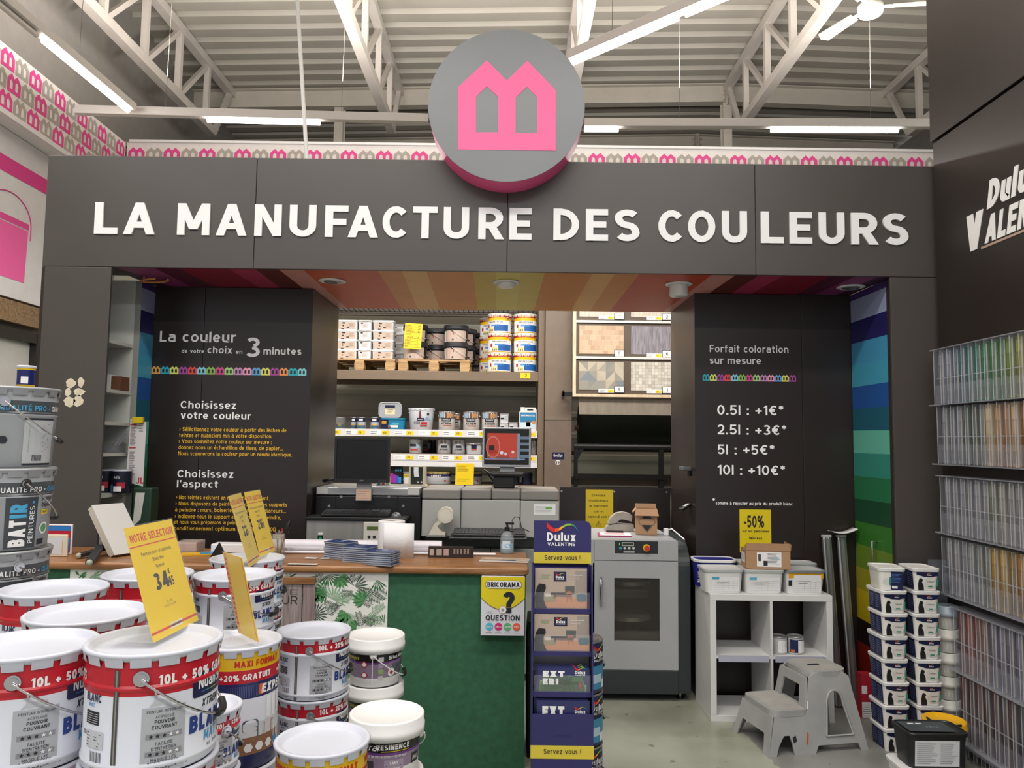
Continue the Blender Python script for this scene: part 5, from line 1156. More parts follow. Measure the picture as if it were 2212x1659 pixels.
# paper list clipped to the cupboard, green crate, papers and tins on the cupboard shelves
p = aty(276, 1050, 5.06); q = aty(318, 905, 5.06); t = thing('paper_list', 'white printed list with red lines clipped to the cupboard edge', 'list', (p.x+.05, 5.03, p.z)); w = q.x-p.x; h = q.z-p.z
o = MB(); f = pl((p.x, 5.03, p.z), (.99, .1, 0), (0, 0, 1)); o.prism([(0, .03), (w*1.03, 0), (w*1.05, h*.95), (0.01, h)], lambda u, v: f(u, v)+Vector((0, .003, 0)), f, m('#d9d7d8', .6)); o.build('sheet', t); o = MB(); g = pl((p.x, 5.0285, p.z), (.99, .1, 0), (0, 0, 1)); rdl = m('#b8424a', .6)
for z0, z1 in ((.6, .88), (.12, .52)): lines(o, g, m('#9a8f92', .6), .015, h*z0, w*.5, h*z1, 16, .5)
for z in (.9, .56): o.rect(g, .012, h*z, w*.5, h*z+.01, rdl)
lines(o, g, m('#6a6a78', .6), w*.65, h*.8, w*.9, h*.95, 4, .2); o.text('JL', g, rdl, .04, w*.62, h*.04, bold=.05); o.build('print', t)
o = MB(); c = aty(296, 909, 5.01); o.box(c.x-.03, c.x+.04, 5.0, 5.028, c.z-.015, c.z+.025, m('#d9c21f', .4)); o.build('clip', t, .004)
p = aty(275, 1200, 5.02); o = MB(); xg0, xg1 = aty(281, 1100, 5.0).x, aty(309, 1100, 5.0).x
t = thing('green_bin', 'dark green bin with torn white stickers beside the cupboard', 'bin', ((xg0+xg1)/2, 5.15, 0)); o = MB().box(xg0+.02, xg1+.06, 4.98, 5.09, 0, aty(300, 1053, 5.0).z, m('#1d3a2a', .5, var=.1)); o.build('body', t, .01)
o = MB(); f = fy(4.9785, xg0+.03, 0); z = aty(292, 1128, 5).z
o.add([f(.0, z-.03), f(.05, z+.02), f(.07, z+.19), f(.012, z+.19)], [(0, 1, 2, 3)], m('#c9cac6', .6)); o.add([f(.05, z-.16), f(.1, z-.12), f(.1, z-.05), f(.05, z-.07)], [(0, 1, 2, 3)], m('#c9cac6', .6)); o.build('sticker', t)
for (a0, a1, y1, dz, l, c_) in ((231, 244, 844, .1, 'white carton on a cupboard shelf', '#d2d2cc'), (244, 264, 844, .09, 'brown carton beside the white one on a cupboard shelf', '#6b4632')):
    x0, x1 = aty(a0, y1, 4.98).x, aty(a1, y1, 4.98).x; z = aty(265, y1, 5.0).z+.001; o = MB().box(x0, x1, 4.95, 5.07, z, z+dz, m(c_, .6)); o.top('carton', l, 'carton', bevel=.003)
z = aty(265, 978, 5.0).z+.001; x0 = aty(227, 970, 4.95).x
o = MB()
for i in range(4): o.bar((x0+.0+i*.016, 4.95, z+.003), (x0+.02+i*.018, 5.05, z+.06+.02*i), .03, .003, m(('#8f9097', '#6a6c74', '#a4a5aa', '#7d7f86')[i], .4))
o.box(x0-.02, x0+.07, 4.92, 5.07, z, z+.05, m('#777a80', .35, var=.2, sc=25)); o.top('sample_pile', 'heap of grey plastic sample sleeves on a cupboard shelf', 'samples', kind='stuff')
z = aty(265, 1064, 5.0).z+.001
def mixd(mb):
    R = .062; f = cyf(R+.001); mb.text('MIX', f, m('#c9ccd6', .5), .02, 0, .09, al='c', bold=.0); mb.rect(f, -.0, .03, .05, .07, m('#a8243a', .5), 4); mb.rect(cyf(R+.0016), -.02, .012, .03, .045, TXW, 4); mb.rect(f, -.06, .01, -.025, .05, m('#3a6a9a', .5), 3)
proto = can('paint_tin', 'dark paint tin marked MIX on the cupboard shelf, beside the pillar board', 'tin', (aty(222, 1060, 4.98).x, 5.0, z), .06, .145, [(0, .2, m('#1c2033', .4))], mixd, 'tin', n=28, group='dark tins in the cupboard')
clone(proto, (aty(222, 1060, 4.98).x+.128, 4.96, z), label='dark paint tin marked MIX on the cupboard shelf, nearer the paper list')
# ================================================================ machines behind the counter
MG = m('#b3b4b0', .42, var=.04, sc=3); MLID = m('#8a8681', .45, var=.06, sc=3); MBK = m('#1a1b1d', .4, var=.1)
Y0 = 5.5; X = lambda px_, y=1100, Y=Y0: aty(px_, y, Y).x; Zp = lambda py_, Y=Y0, x=1000: aty(x, py_, Y).z
zl = Zp(1080); zh = Zp(1057)
t = thing('tinting_machine', 'large light grey paint tinting machine with dark grey lid', 'machine', (X(1060), 5.75, 0))
xa, xb, xc, xd, xm = X(911), X(995), X(1124), X(1208), X(1061)
for x0, x1, y in ((xa, xb-.002, Y0), (xb, xm-.002, Y0+.03), (xm, xc, Y0+.03), (xc+.002, xd, Y0)): MB().box(x0, x1, y, 6.0, zl+.003, zh, MLID).build('lid', t, .012)
for x0, x1, y in ((xa, xb-.002, Y0+.01), (xb, xc, Y0+.035), (xc+.002, xd, Y0+.01)): MB().box(x0, x1, y, 5.98, Zp(1160), zl, MG).build('panel', t, .006)
MB().box(xa+.01, xd-.01, Y0+.16, 5.95, Zp(1187), Zp(1160)-.003, m('#7c7d7b', .5)).build('recess', t)
for x0, x1 in ((xa, X(1060)-.002), (X(1060)+.002, xd)): MB().box(x0, x1, Y0+.08, 5.95, .06, Zp(1187)-.003, m('#a3a5a3', .45, var=.04)).build('lower_door', t, .006)
o = MB(); f = fy(Y0+.0088, X(1153), Zp(1110)); w = X(1200)-X(1153); h = Zp(1087)-Zp(1110); o.rect(f, 0, 0, w, h, TXW); lines(o, fy(Y0+.008, X(1153), Zp(1110)), GREY, .01, .01, w-.01, h*.8, 6, .2); o.rect(fy(Y0+.0075, X(1153), Zp(1110)), w*.55, h*.55, w*.85, h*.7, m('#6ab04a', .5)); o.build('card', t)
tz = Zp(1157, 5.36); MB().box(X(972, 1150, 5.36), X(1138, 1150, 5.36), 5.26, Y0+.034, tz-.02, tz, MBK).build('keyboard_tray', t, .006)
KEY = m('#1f2022', .45); KT = m('#2c2d30', .5)
def keyboard(label, x0, x1, yf, z, tilt=.18, pad=True):
    t = thing('keyboard', label, 'keyboard', ((x0+x1)/2, yf+.08, z)); W = x1-x0; D = .15
    T = Matrix.Translation((x0, yf, z+.0025)) @ Matrix.Rotation(tilt, 4, 'X')
    o = MB(); o.T = T; o.box(0, W, 0, D, 0, .015, KEY); o.build('base', t, .004); o = MB(); o.T = T
    for r in range(6):
        n = 14 if pad else 15; wk = W*(.66 if pad else .95)
        for i in range(n):
            if r == 0 and 3 < i < 9: continue
            a = .012+wk*i/n; o.box(a, a+wk/n-.003, .012+r*.022, .012+r*.022+.018, .015, .021, KT)
        if r == 0: o.box(.012+wk*4/n, .012+wk*9/n-.003, .012, .03, .015, .021, KT)
        if pad:
            for i in range(3 if r in (0, 3, 4, 5) else 0): a = W*.71+i*W*.042; o.box(a, a+W*.037, .012+r*.022, .03+r*.022, .015, .021, KT)
            for i in range(4): a = W*.85+i*W*.036; o.box(a, a+W*.032, .012+r*.022, .03+r*.022, .015, .021, KT)
    o.build('keys', t); return t
kb = keyboard('black keyboard on the tray of the grey tinting machine', X(980, 1150, 5.36), X(1134, 1150, 5.36), 5.275, tz+.001)
p = Vector((X(1106, 1150, 5.36), 5.42, tz+.05)); o = MB(); o.tube([p, p+Vector((.0, .02, .05)), p+Vector((.02, .03, .075)), p+Vector((.05, .03, .07)), p+Vector((.06, .03, .03)), p+Vector((.065, .03, -.0)), p+Vector((.12, .05, -.03))], .003, BLACK, 6); o.build('cable', kb)
# colour reader
zc = Zp(1155, 5.4); x = X(945, 1150, 5.4); CRM = m('#ddd5c4', .45); t = thing('colour_reader', 'cream handheld colour reader on a stand beside the tray keyboard', 'reader', (x, 5.36, zc-.06))
o = MB(); f0, f1 = fy(5.43, x, zc), fy(5.37, x, zc); o.prism([(-.06, .0), (.055, 0), (.055, .015), (.03, .02), (-.0, .06), (.06, .11), (.045, .13), (-.02, .075)], f0, f1, CRM); o.build('arm', t, .004)
o = MB(); ci = [(.055+.055*math.cos(a), .135+.055*math.sin(a)) for a in [2*PI*i/28 for i in range(28)]]; o.prism(ci, fy(5.435, x, zc), fy(5.365, x, zc), CRM); o.build('head', t, .006); o = MB(); o.disc2(fy(5.364, x, zc), .055, .135, .04, m('#e6dfd0', .4), 24); o.build('cover', t)
MB().box(x-.07, x+.06, 5.35, Y0+.009, zc-.012, zc-.0005, m('#8a8a88', .5)).build('bracket', t)
# touchscreen
zt_ = zh+.001; xt = X(1094, 1000, 5.72); t = thing('touchscreen', 'silver framed touchscreen with a red room picture on a black stand', 'screen', (xt, 5.75, zt_))
x0, x1 = X(1042, 960, 5.7), X(1147, 960, 5.7); za, zb_ = aty(1090, 1009, 5.7).z, aty(1090, 923, 5.7).z
MB().box(x0, x1, 5.7, 5.735, za, zb_, m('#b9bcc2', .3, .3)).build('frame', t, .006); o = MB(); f = fy(5.6985, x0, za); W = x1-x0; H = zb_-za; o.rect(f, W*.04, H*.06, W*.96, H*.96, emis('#0b0c0e', .6))
g = fy(5.6975, x0, za); g2 = fy(5.6968, x0, za); g3 = fy(5.6962, x0, za); o.rect(g, W*.1, H*.17, W*.72, H*.85, emis('#c2402f', .75)); o.rect(g, W*.72, H*.17, W*.77, H*.85, emis('#7f9aae', .7)); o.rect(g2, W*.1, H*.17, W*.72, H*.26, emis('#8f4a44', .7))
ci = [(W*.22+W*.145*math.cos(a), H*.5+H*.28*math.sin(a)) for a in [2*PI*i/24 for i in range(24)]]; ci2 = [(W*.22+W*.125*math.cos(a), H*.5+H*.245*math.sin(a)) for a in [2*PI*i/24 for i in range(24)]]
o.prism(ci, None, g2, emis('#d08070', .7), [ci2[::-1]]); o.rect(g3, W*.14, H*.42, W*.25, H*.54, emis('#1b1416', .7)); o.disc2(g3, W*.22, H*.38, W*.1, emis('#a83226', .7), 16, H*.05)
o.disc2(g3, W*.4, H*.36, W*.035, emis('#d6d8e0', .8), 12); o.disc2(g3, W*.48, H*.33, W*.03, emis('#c2c8d8', .8), 12); o.rect(g3, W*.56, H*.23, W*.7, H*.36, emis('#c9554a', .7)); o.disc2(g3, W*.63, H*.38, W*.03, emis('#e6c9c0', .8), 10)
for i in range(4): o.rect(g, W*.78, H*(.24+.155*i), W*.96, H*(.31+.155*i), emis('#6f7d8e', .7))
o.rect(g2, W*.06, H*.19, W*.88, H*.215, emis('#7f9ac2', .7)); o.build('display', t)
o = MB(); o.box(xt-.05, xt+.06, 5.72, 5.78, zt_+.06, za+.03, GREY); o.build('neck', t); o = MB(); o.box(X(1060, 1030, 5.7), X(1132, 1030, 5.7), 5.64, 5.86, zt_+.085, zt_+.115, BLACK); o.box(X(1066, 1030, 5.7), X(1112, 1030, 5.7), 5.66, 5.84, zt_, zt_+.085, BLACK); o.build('base', t, .01)
o = MB(); q = Vector((X(1060, 1020, 5.7), 5.75, zt_+.1)); o.tube([q, q+Vector((-.05, .0, .03)), q+Vector((-.03, .05, -.0)), q+Vector((.02, .08, -.06)), q+Vector((.05, .1, -.09))], .006, BLACK, 6); o.build('cable', t)
# black dispenser with alloy tray
xa, xd = -1.385, X(908); za = Zp(1070); zb_ = Zp(1056)
t = thing('dispenser', 'black paint dispenser with an alloy tray top behind the counter', 'machine', ((xa+xd)/2, 5.75, 0)); ALU = m('#b4b6b6', .3, .7, var=.06)
MB().box(xa, xd, Y0, 6.0, .02, za-.012, MBK).build('cabinet', t, .008); MB().box(xa+.005, xd-.005, Y0-.01, 6.0, za-.008, zb_, ALU).build('tray', t, .006)
for x0, x1 in ((xa+.012, xa+.09), (xd-.09, xd-.012)): MB().box(x0, x1, Y0-.014, Y0-.0105, za, zb_+.001, m('#c9c9c6', .4)).build('corner_clamp', t)
o = MB()
for px_, py_ in ((737, 1073), (840, 1073), (711, 1093), (871, 1093)): p = aty(px_, py_, Y0-.001); o.disc2(fy(Y0-.0015, p.x, p.z), 0, 0, .01, STEEL, 12)
o.build('bolt', t)
for px_ in (724, 858): x = X(px_); MB().box(x-.003, x+.003, Y0-.0012, Y0-.0002, .3, za-.012, m('#070708', .5)).build('seam', t)
YS = 5.28; zs = aty(770, 1117, YS).z; x0 = -1.385; x1 = aty(868, 1140, YS).x; SS = m('#b4b2ae', .35, .55, var=.12, sc=2, stretch=(6, 1, .3))
t = thing('stainless_cabinet', 'brushed steel control cabinet under the left keyboard, with green button', 'cabinet', ((x0+x1)/2, 5.38, 0))
MB().box(x0, x1, YS, Y0-.002, 0, zs-.024, SS).build('body', t, .004); MB().box(x0-.004, x1+.03, YS-.02, Y0-.002, zs-.022, zs, MBK).build('top', t, .004)
o = MB(); p = aty(691, 1162, YS); f = fy(YS-.001, p.x, p.z); o.rect(f, -.015, -.02, .02, .018, BLACK); o.rect(f, -.012, .022, .017, .036, TXW); o.build('switch_plate', t); o = MB(); o.disc2(fy(YS-.003, p.x, p.z), .003, -.003, .011, m('#1fa35a', .3), 16); o.build('green_button', t)
o = MB(); p = aty(786, 1165, YS); o.box(p.x, p.x+.14, YS-.03, YS-.001, p.z-.05, p.z+.12, m('#d3d0c8', .45)); o.build('control_box', t, .006); o = MB(); o.rect(fy(YS-.0315, p.x, p.z), .025, .065, .1, .09, m('#5a6a3a', .3)); o.disc2(fy(YS-.0315, p.x, p.z), .04, .02, .011, INK, 12); o.disc2(fy(YS-.0315, p.x, p.z), .075, .02, .011, INK, 12); o.build('lcd', t)
keyboard('black keyboard lying on the steel control cabinet', aty(696, 1110, 5.33).x, aty(842, 1110, 5.33).x, 5.275, zs+.001, .12)
c = aty(856, 1109, 5.35); t = thing('computer_mouse', 'grey computer mouse beside the steel cabinet keyboard', 'mouse', (c.x, 5.35, zs+.001), world=False)
o = MB()
for i in range(9):
    z0, z1 = .03*math.sin(i/9*PI/2), .03*math.sin((i+1)/9*PI/2); r0, r1 = math.cos(i/9*PI/2), math.cos((i+1)/9*PI/2); o.lathe([(.034*r0, z0), (max(.034*r1, .0005), z1)], m('#7d7f82', .35, .3), 20, ex=1.0)
o.build('shell', t); MB().box(-.003, .003, -.03, .0, .022, .0285, BLACK).build('wheel', t)
x0, x1 = aty(722, 990, 5.42).x, aty(842, 990, 5.42).x; za, zb_ = aty(780, 1042, 5.42).z, aty(780, 945, 5.42).z
t = thing('monitor', 'black computer monitor, switched off, on a grey neck', 'monitor', ((x0+x1)/2, 5.44, za-.12)); BEZ = m('#1a1a1b', .45)
o = MB(); W = x1-x0; H = zb_-za; f = fy(5.42, x0, za); o.prism([(0, 0), (W, 0), (W, H), (0, H)], fy(5.46, x0, za), f, BEZ, [[(.016, .026), (.016, H-.016), (W-.016, H-.016), (W-.016, .026)]]); o.build('bezel', t, .003)
MB().box(x0+.014, x1-.014, 5.426, 5.45, za+.02, zb_-.014, m('#0d0d0e', .3)).build('panel', t); o = MB(); g = fy(5.4188, x0, za); o.text('VIEW', g, m('#9a9a9a', .5), .009, W*.5, .008, al='c')
for i in range(4): o.disc2(g, W*.82+i*.014, .012, .0035, m('#a9a9a9', .4), 8)
o.build('buttons', t); xn = (aty(770, 1060, 5.46).x+aty(802, 1060, 5.46).x)/2
o = MB(); o.prism([(-.055, -.13), (.055, -.13), (.05, .02), (-.05, .02)], fy(5.487, xn, za), fy(5.45, xn, za), m('#8f908f', .45)); o.build('neck', t, .006); o = MB(); o.rect(fy(5.4485, xn, za), -.052, -.125, .052, -.05, m('#d9b9a0', .6)); lines(o, fy(5.4478, xn, za), m('#b08f80', .6), -.045, -.12, .045, -.055, 4, .2); o.build('label_print', t)
# on the alloy tray: label printer, papers, colour card, cup
zt_ = Zp(1056)+.001; CRM2 = m('#cfc3ac', .45); xp = X(900, 1040, 5.62)
t = thing('label_printer', 'black and cream label printer with a strip of paper on the dispenser', 'printer', (xp, 5.64, zt_)); hw = .06; hh = .15
o = MB(); o.prism([(-hw*1.2, 0), (hw*1.2, 0), (hw, .02), (hw*.95, hh), (-hw*.95, hh), (-hw, .02)], fy(5.74, xp, zt_+.001), fy(5.62, xp, zt_+.001), CRM2); o.build('case', t, .005); o = MB(); o.rect(fy(5.6175, xp, zt_), -hw*.72, .02, hw*.72, hh-.004, m('#17221d', .35)); o.disc2(fy(5.6165, xp, zt_), .01, .035, .006, CRM2, 10); o.disc2(fy(5.6165, xp, zt_), .035, .035, .006, CRM2, 10); o.build('face', t)
o = MB(); o.add([(xp-.018, 5.616, zt_+.075), (xp+.018, 5.616, zt_+.075), (xp+.012, 5.611, zt_+.11), (xp+.012, 5.614, zt_+.145), (xp-.022, 5.614, zt_+.145), (xp-.022, 5.611, zt_+.11)], [(0, 1, 2, 5), (5, 2, 3, 4)], TXW); o.build('paper_strip', t)
o = MB().box(X(800, 1052, 5.6), X(912, 1052, 5.6), 5.52, 5.6, zt_, zt_+.004, TXW); o.top('paper_pad', 'white papers lying on the alloy dispenser tray', 'paper')
t = thing('colour_card', 'small colour swatch card propped beside the black monitor', 'card', (X(828, 1045, 5.62), 5.63, zt_)); o = MB(); x = X(812, 1045, 5.62); o.box(x, x+.1, 5.64, 5.65, zt_+.001, zt_+.075, TXW); o.build('card', t); o = MB()
for i, c_ in enumerate(('#5a6f8f', '#b0503f', '#8fb06a')): o.rect(fy(5.6385, x, zt_), .01+i*.03, .012, .03+i*.03, .06, m(c_, .5))
o.build('swatches', t)
o = MB(); o.tube([Vector((X(695, 1060), 5.55, zt_+.02))+Vector(d) for d in ((.02, .05, .01), (-.0, 0, .02), (.06, -.0, .03), (.12, .05, .03), (.2, .06, .02))], .012, BLACK, 8); o.top('cable_coil', 'black cable bundle at the end of the dispenser tray', 'cable')
# low dark partition with a yellow notice
t = thing('low_partition', 'low black partition panel with screws behind the shaker machine', 'partition', (.8, 6.12, 0)); xq0, xq1 = aty(1209, 1100, 6.1).x, 1.262; zq = aty(1330, 1054, 6.1).z
MB().box(xq0, xq1, 6.12, 6.14, 0, zq, PANEL).build('panel', t); o = MB()
for px_, py_ in ((1213, 1061), (1327, 1062), (1440, 1063)): p = aty(px_, py_, 6.12); o.disc2(fy(6.1185, p.x, p.z), 0, 0, .008, STEEL, 10)
o.build('screw', t)
p = aty(1265, 1146, 6.1); q = aty(1325, 1058, 6.1); w = q.x-p.x; h = q.z-p.z; t = thing('paper_notice', 'yellow notice Eteindre l ordinateur on the black partition', 'notice', (p.x+w/2, 6.11, p.z)); YLN = m('#e3c522', .5)
MB().box(p.x, q.x, 6.108, 6.112, p.z, q.z, YLN).build('sheet', t); o = MB(); f = fy(6.1068, p.x, p.z); TG = m('#4a4428', .6)
for i, s in enumerate(('Eteindre', "l'ordinateur", 'le mercredi', 'soir et', 'samedi soir !')): o.text(s, f, TG, h*.058, w*.47, h*(.83-.13*i), al='c', bold=.01, w=w*(.5, .7, .66, .37, .75)[i])
for a_, b_ in (((.37, .11), (.58, .11)), ((.58, .11), (.475, .23)), ((.475, .23), (.37, .11))): o.bar(f(w*a_[0], h*a_[1]), f(w*b_[0], h*b_[1]), .004, .002, TG)
o.rect(f, w*.465, h*.15, w*.485, h*.19, TG); o.rect(f, w*.465, h*.13, w*.485, h*.14, TG); o.build('print', t)
# ---- shaker machine
YS = 5.2; sx = lambda px_: aty(px_, 1300, YS).x; sz_ = lambda py_: aty(1370, py_, YS).z
x0, x1 = sx(1284), sx(1465); zt_ = sz_(1167); zd = sz_(1211); zb_ = sz_(1447); SG = m('#a6a8aa', .42, var=.04, sc=3); SD = m('#2c3335', .42, var=.1, sc=4)
t = thing('paint_shaker', 'grey paint shaker machine with a window door and red stop button', 'machine', ((x0+x1)/2, 5.5, 0))
o = MB(); xi0, xi1, zi0, zi1 = x0-.01, x1-.03, .12, zd-.02
o.box(x0-.04, xi0, YS+.012, 5.92, .07, zt_-.002, SG); o.box(xi1, x1-.002, YS+.012, 5.92, .07, zt_-.002, SG); o.box(xi0, xi1, YS+.013, 5.92, zi1, zt_-.002, SG); o.box(xi0, xi1, YS+.013, 5.92, .07, zi0, SG); o.box(xi0, xi1, 5.7, 5.92, zi0, zi1, m('#2a2722', .6)); o.build('housing', t)
o = MB(); a0, a1 = sx(1328)-x0, sx(1422)-x0; b0, b1 = sz_(1196)-zd, sz_(1169)-zd; W = x1-x0; H = zt_-zd
o.prism([(0, .002), (W, .002), (W, H), (0, H)], fy(YS+.012, x0, zd), fy(YS, x0, zd), SG, [[(a0, b0), (a0, b1), (a1, b1), (a1, b0)]]); o.build('upper_panel', t)
o = MB(); o.box(x0+a0, x0+a1, YS+.004, YS+.0115, zd+b0, zd+b1, m('#23252a', .35)); cp_ = o.build('control_panel', t); o = MB(); f = fy(YS+.003, x0+a0, zd+b0); w = a1-a0; h = b1-b0; g = fy(YS+.0022, x0+a0, zd+b0)
o.rect(f, w*.16, h*.6, w*.44, h*.9, m('#b9b9b6', .4)); o.rect(g, w*.18, h*.66, w*.42, h*.84, m('#2c3a2a', .3)); o.rect(f, w*.1, h*.65, w*.12, h*.85, emis('#5ae05a', .8)); o.build('lcd', cp_)
o = MB()
for i, c_ in enumerate(('#2fa0b0', '#c6c6c2', '#c6c6c2', '#c6c6c2')): o.disc2(f, w*(.13+.1*i), h*.42, .009, m(c_, .4), 14)
o.rect(f, w*.2, h*.06, w*.46, h*.2, m('#a9abac', .4)); o.build('button', cp_)
o = MB(); c_ = Vector((x0+a0+w*.73, YS, zd+b0+h*.48))
for r, d0, d1, mt in ((.024, .004, .012, m('#e3c21a', .35)), (.014, .012, .028, m('#c92f35', .35)), (.018, .028, .036, m('#c92f35', .35))):
    q = [(r*math.cos(2*PI*i/20), r*math.sin(2*PI*i/20)) for i in range(20)]; o.prism(q, lambda u, v, d=d0: c_+Vector((u, .004-d, v)), lambda u, v, d=d1: c_+Vector((u, .004-d, v)), mt)
o.build('stop_button', cp_)
o = MB(); wx0, wx1, wz0, wz1 = sx(1327)-x0, sx(1425)-x0, sz_(1384)-zb_, sz_(1249)-zb_; H = zd-zb_-.003
o.prism([(0, 0), (W, 0), (W, H), (0, H)], fy(YS+.012, x0, zb_), fy(YS, x0, zb_), SG, [[(wx0, wz0), (wx0, wz1), (wx1, wz1), (wx1, wz0)]]); dr = o.build('door', t)
MB().box(x0+wx0, x0+wx1, YS+.006, YS+.009, zb_+wz0, zb_+wz1, clear('#6a665e', .14, .05)).build('window', dr)
o = MB(); a = Vector((x0+sx(1298)-x0, YS, zb_+wz1+.0)); o.tube([a, a+Vector((-.002, -.03, -.03)), a+Vector((-.002, -.035, -.1)), a+Vector((-.002, -.03, -.16)), a+Vector((0, 0, -.18))], .008, CHROME, 8); o.build('handle', dr)
zi = zb_+wz0
DK = m('#4f4c46', .4, .5); cx_ = (xi0+xi1)/2; o = MB()
o.cyl(.16, zi+.10, zi+.125, m('#77736a', .35, .6, var=.2), 32, (cx_, YS+.25, 0)); o.cyl(.03, zi-.08, zi+.10, DK, 16, (cx_, YS+.25, 0)); o.build('lower_clamp', t)
o = MB(); o.cyl(.15, wz1+zb_-.07, wz1+zb_-.045, m('#77736a', .35, .6, var=.2), 32, (cx_, YS+.25, 0)); o.cyl(.03, wz1+zb_-.045, wz1+zb_+.05, DK, 16, (cx_, YS+.25, 0)); o.build('upper_clamp', t)
o = MB(); o.box(xi0+.02, xi1-.02, YS+.03, YS+.07, zi-.01, zi+.05, DK); o.box(xi0+.03, xi1-.1, YS+.4, YS+.46, zi+.2, zi+.26, DK); o.box(xi0+.02, xi0+.06, YS+.1, YS+.4, zi, wz1+zb_, m('#5a564e', .5)); o.build('frame_bar', t)
MB().box(x0-.03, x1-.003, YS+.05, 5.9, .05, .069, SD).build('base_frame', t); MB().box(x0-.042, x1-.0, YS+.002, YS+.0115, .05, zb_-.004, SD).build('plinth', t, .004)
o = MB(); sp_ = [(5.215, .055), (5.9, .055), (5.9, zt_-.01)]+[(5.215+.25*(1-math.cos(a)), (zt_-.2)+.19*math.sin(a)) for a in [PI/2-i*PI/20 for i in range(11)]]
o.prism(sp_, lambda u, v: Vector((x1, u, v)), lambda u, v: Vector((x1+.085, u, v)), SD); o.build('side_cover', t)
for x, y in ((x0+.03, YS+.1), (x1+.03, YS+.09), (x1+.03, 5.85), (x0+.03, 5.85)): o = MB(); o.cyl(.025, 0, .012, BLACK, 14, (x, y, 0)); o.cyl(.01, .012, .056, STEEL, 10, (x, y, 0)); o.build('foot', t)
zm = zt_-.001
# on the shaker: clipboard, sealing machine, cardboard box, cord
p = atz(1330, 1157, zm); t = thing('clipboard', 'pink clipboard with papers on the shaker machine', 'clipboard', (p.x, p.y, zm+.001), rz=-.08, world=False)
MB().box(-.125, .105, -.07, .11, 0, .006, m('#b03a72', .45)).build('board', t); MB().box(-.11, .105, -.06, .1, .0063, .009, TXW).build('paper', t); o = MB(); o.rect(fl(.0096), -.08, -.02, .06, .08, m('#dda4ae', .6)); o.build('print', t); MB().box(-.06, .06, .095, .115, .0063, .022, BLACK).build('clip', t)
p = atz(1341, 1149, zm); t = thing('tape_embosser', 'worn grey hand sealing machine on the shaker, beside the cardboard box', 'sealer', (p.x, p.y+.07, zm+.001), world=False); OG = m('#a7a198', .5, var=.12, sc=10)
o = MB(); o.prism([(-.11, 0), (.1, 0), (.1, .048), (-.02, .055), (-.085, .04), (-.1, .03)], fy(.045), fy(-.045), OG); o.build('base', t, .006)
o = MB(); o.prism([(-.09, .05), (-.03, .058), (.0, .085), (.03, .085), (.085, .07), (.09, .115), (.07, .13), (.02, .14), (-.03, .13), (-.07, .095)], fy(.035), fy(-.035), OG); o.build('lever', t, .008)
CB = m('#b08a68', .7, var=.06, sc=8); CBI = m('#8a6a4c', .8)
def carton(name, label, loc, w, d, h, rz, flaps, deco=None):
    t = thing(name, label, 'box', loc, rz=rz, world=False); th = .004; o = MB()
    o.box(-w/2, w/2, -d/2, d/2, 0, th, CB); o.box(-w/2, w/2, -d/2, -d/2+th, th, h, CB); o.box(-w/2, w/2, d/2-th, d/2, th, h, CB); o.box(-w/2, -w/2+th, -d/2+th, d/2-th, th, h, CB); o.box(w/2-th, w/2, -d/2+th, d/2-th, th, h, CB); o.build('body', t)
    for side, ang, L in flaps:
        o = MB(); c_, s_ = math.cos(ang)*L, math.sin(ang)*L; e = .003
        if side in 'fb': y = -d/2 if side == 'f' else d/2; k = -1 if side == 'f' else 1; q = [(-w/2, y, h), (w/2, y, h), (w/2+.01*(ang < 0), y+k*c_, h+s_), (-w/2-.01*(ang < 0), y+k*c_, h+s_)]; n = Vector((0, s_*k, -c_)).normalized()*e
        else: x = -w/2 if side == 'l' else w/2; k = -1 if side == 'l' else 1; q = [(x, -d/2, h), (x, d/2, h), (x+k*c_, d/2, h+s_), (x+k*c_, -d/2, h+s_)]; n = Vector((s_*k, 0, -c_)).normalized()*e
        q = [Vector(v)+Vector((0, 0, .0006)) for v in q]; q += [v+n for v in q]; o.add(q, [(3, 2, 1, 0), (4, 5, 6, 7), (0, 1, 5, 4), (1, 2, 6, 5), (2, 3, 7, 6), (3, 0, 4, 7)], CB); o.build('flap', t)
    if deco: o = MB(); deco(o, w, d, h); o.build('print', t)
    return t
p = atz(1400, 1156, zm)
def arr(mb, w, d, h):
    f = fy(-d/2-.0012); u = w*.02
    for sg, v in ((1, .62), (-1, .38)): mb.add([f(u-w*.24, h*v), f(u+w*.24, h*v), f(u, h*(v+sg*.25))], [(0, 1, 2)], INK)
    for a_, b_ in (((-.4, .5), (.0, .9)), ((0, .9), (.4, .5)), ((.4, .5), (0, .1)), ((0, .1), (-.4, .5))): mb.bar(f(u+w*a_[0], h*b_[0+0] if False else h*a_[1]), f(u+w*b_[0], h*b_[1]), .003, .0015, INK)
carton('cardboard_box', 'small open cardboard box with black arrows on the shaker machine', (p.x, p.y+.085, zm+.001), .15, .14, .18, -.12, (('f', -.95, .055), ('b', 1.2, .03), ('l', -.9, .035)), arr)
a = aty(1440, 1145, 5.5); o = MB(); a.z = zm+.03; o.tube([a, a+Vector((.03, -.02, .02)), a+Vector((.07, -.08, -.015)), a+Vector((.095, -.14, -.04))], .005, TXW, 8); 
t = thing('power_cord', 'white power cord with plug hanging over the shaker side', 'cord', (a.x, a.y, zm)); o.build('cord', t); MB().box(a.x-.02, a.x+.012, a.y-.015, a.y+.02, zm+.001, zm+.05, TXW).build('plug', t, .004)
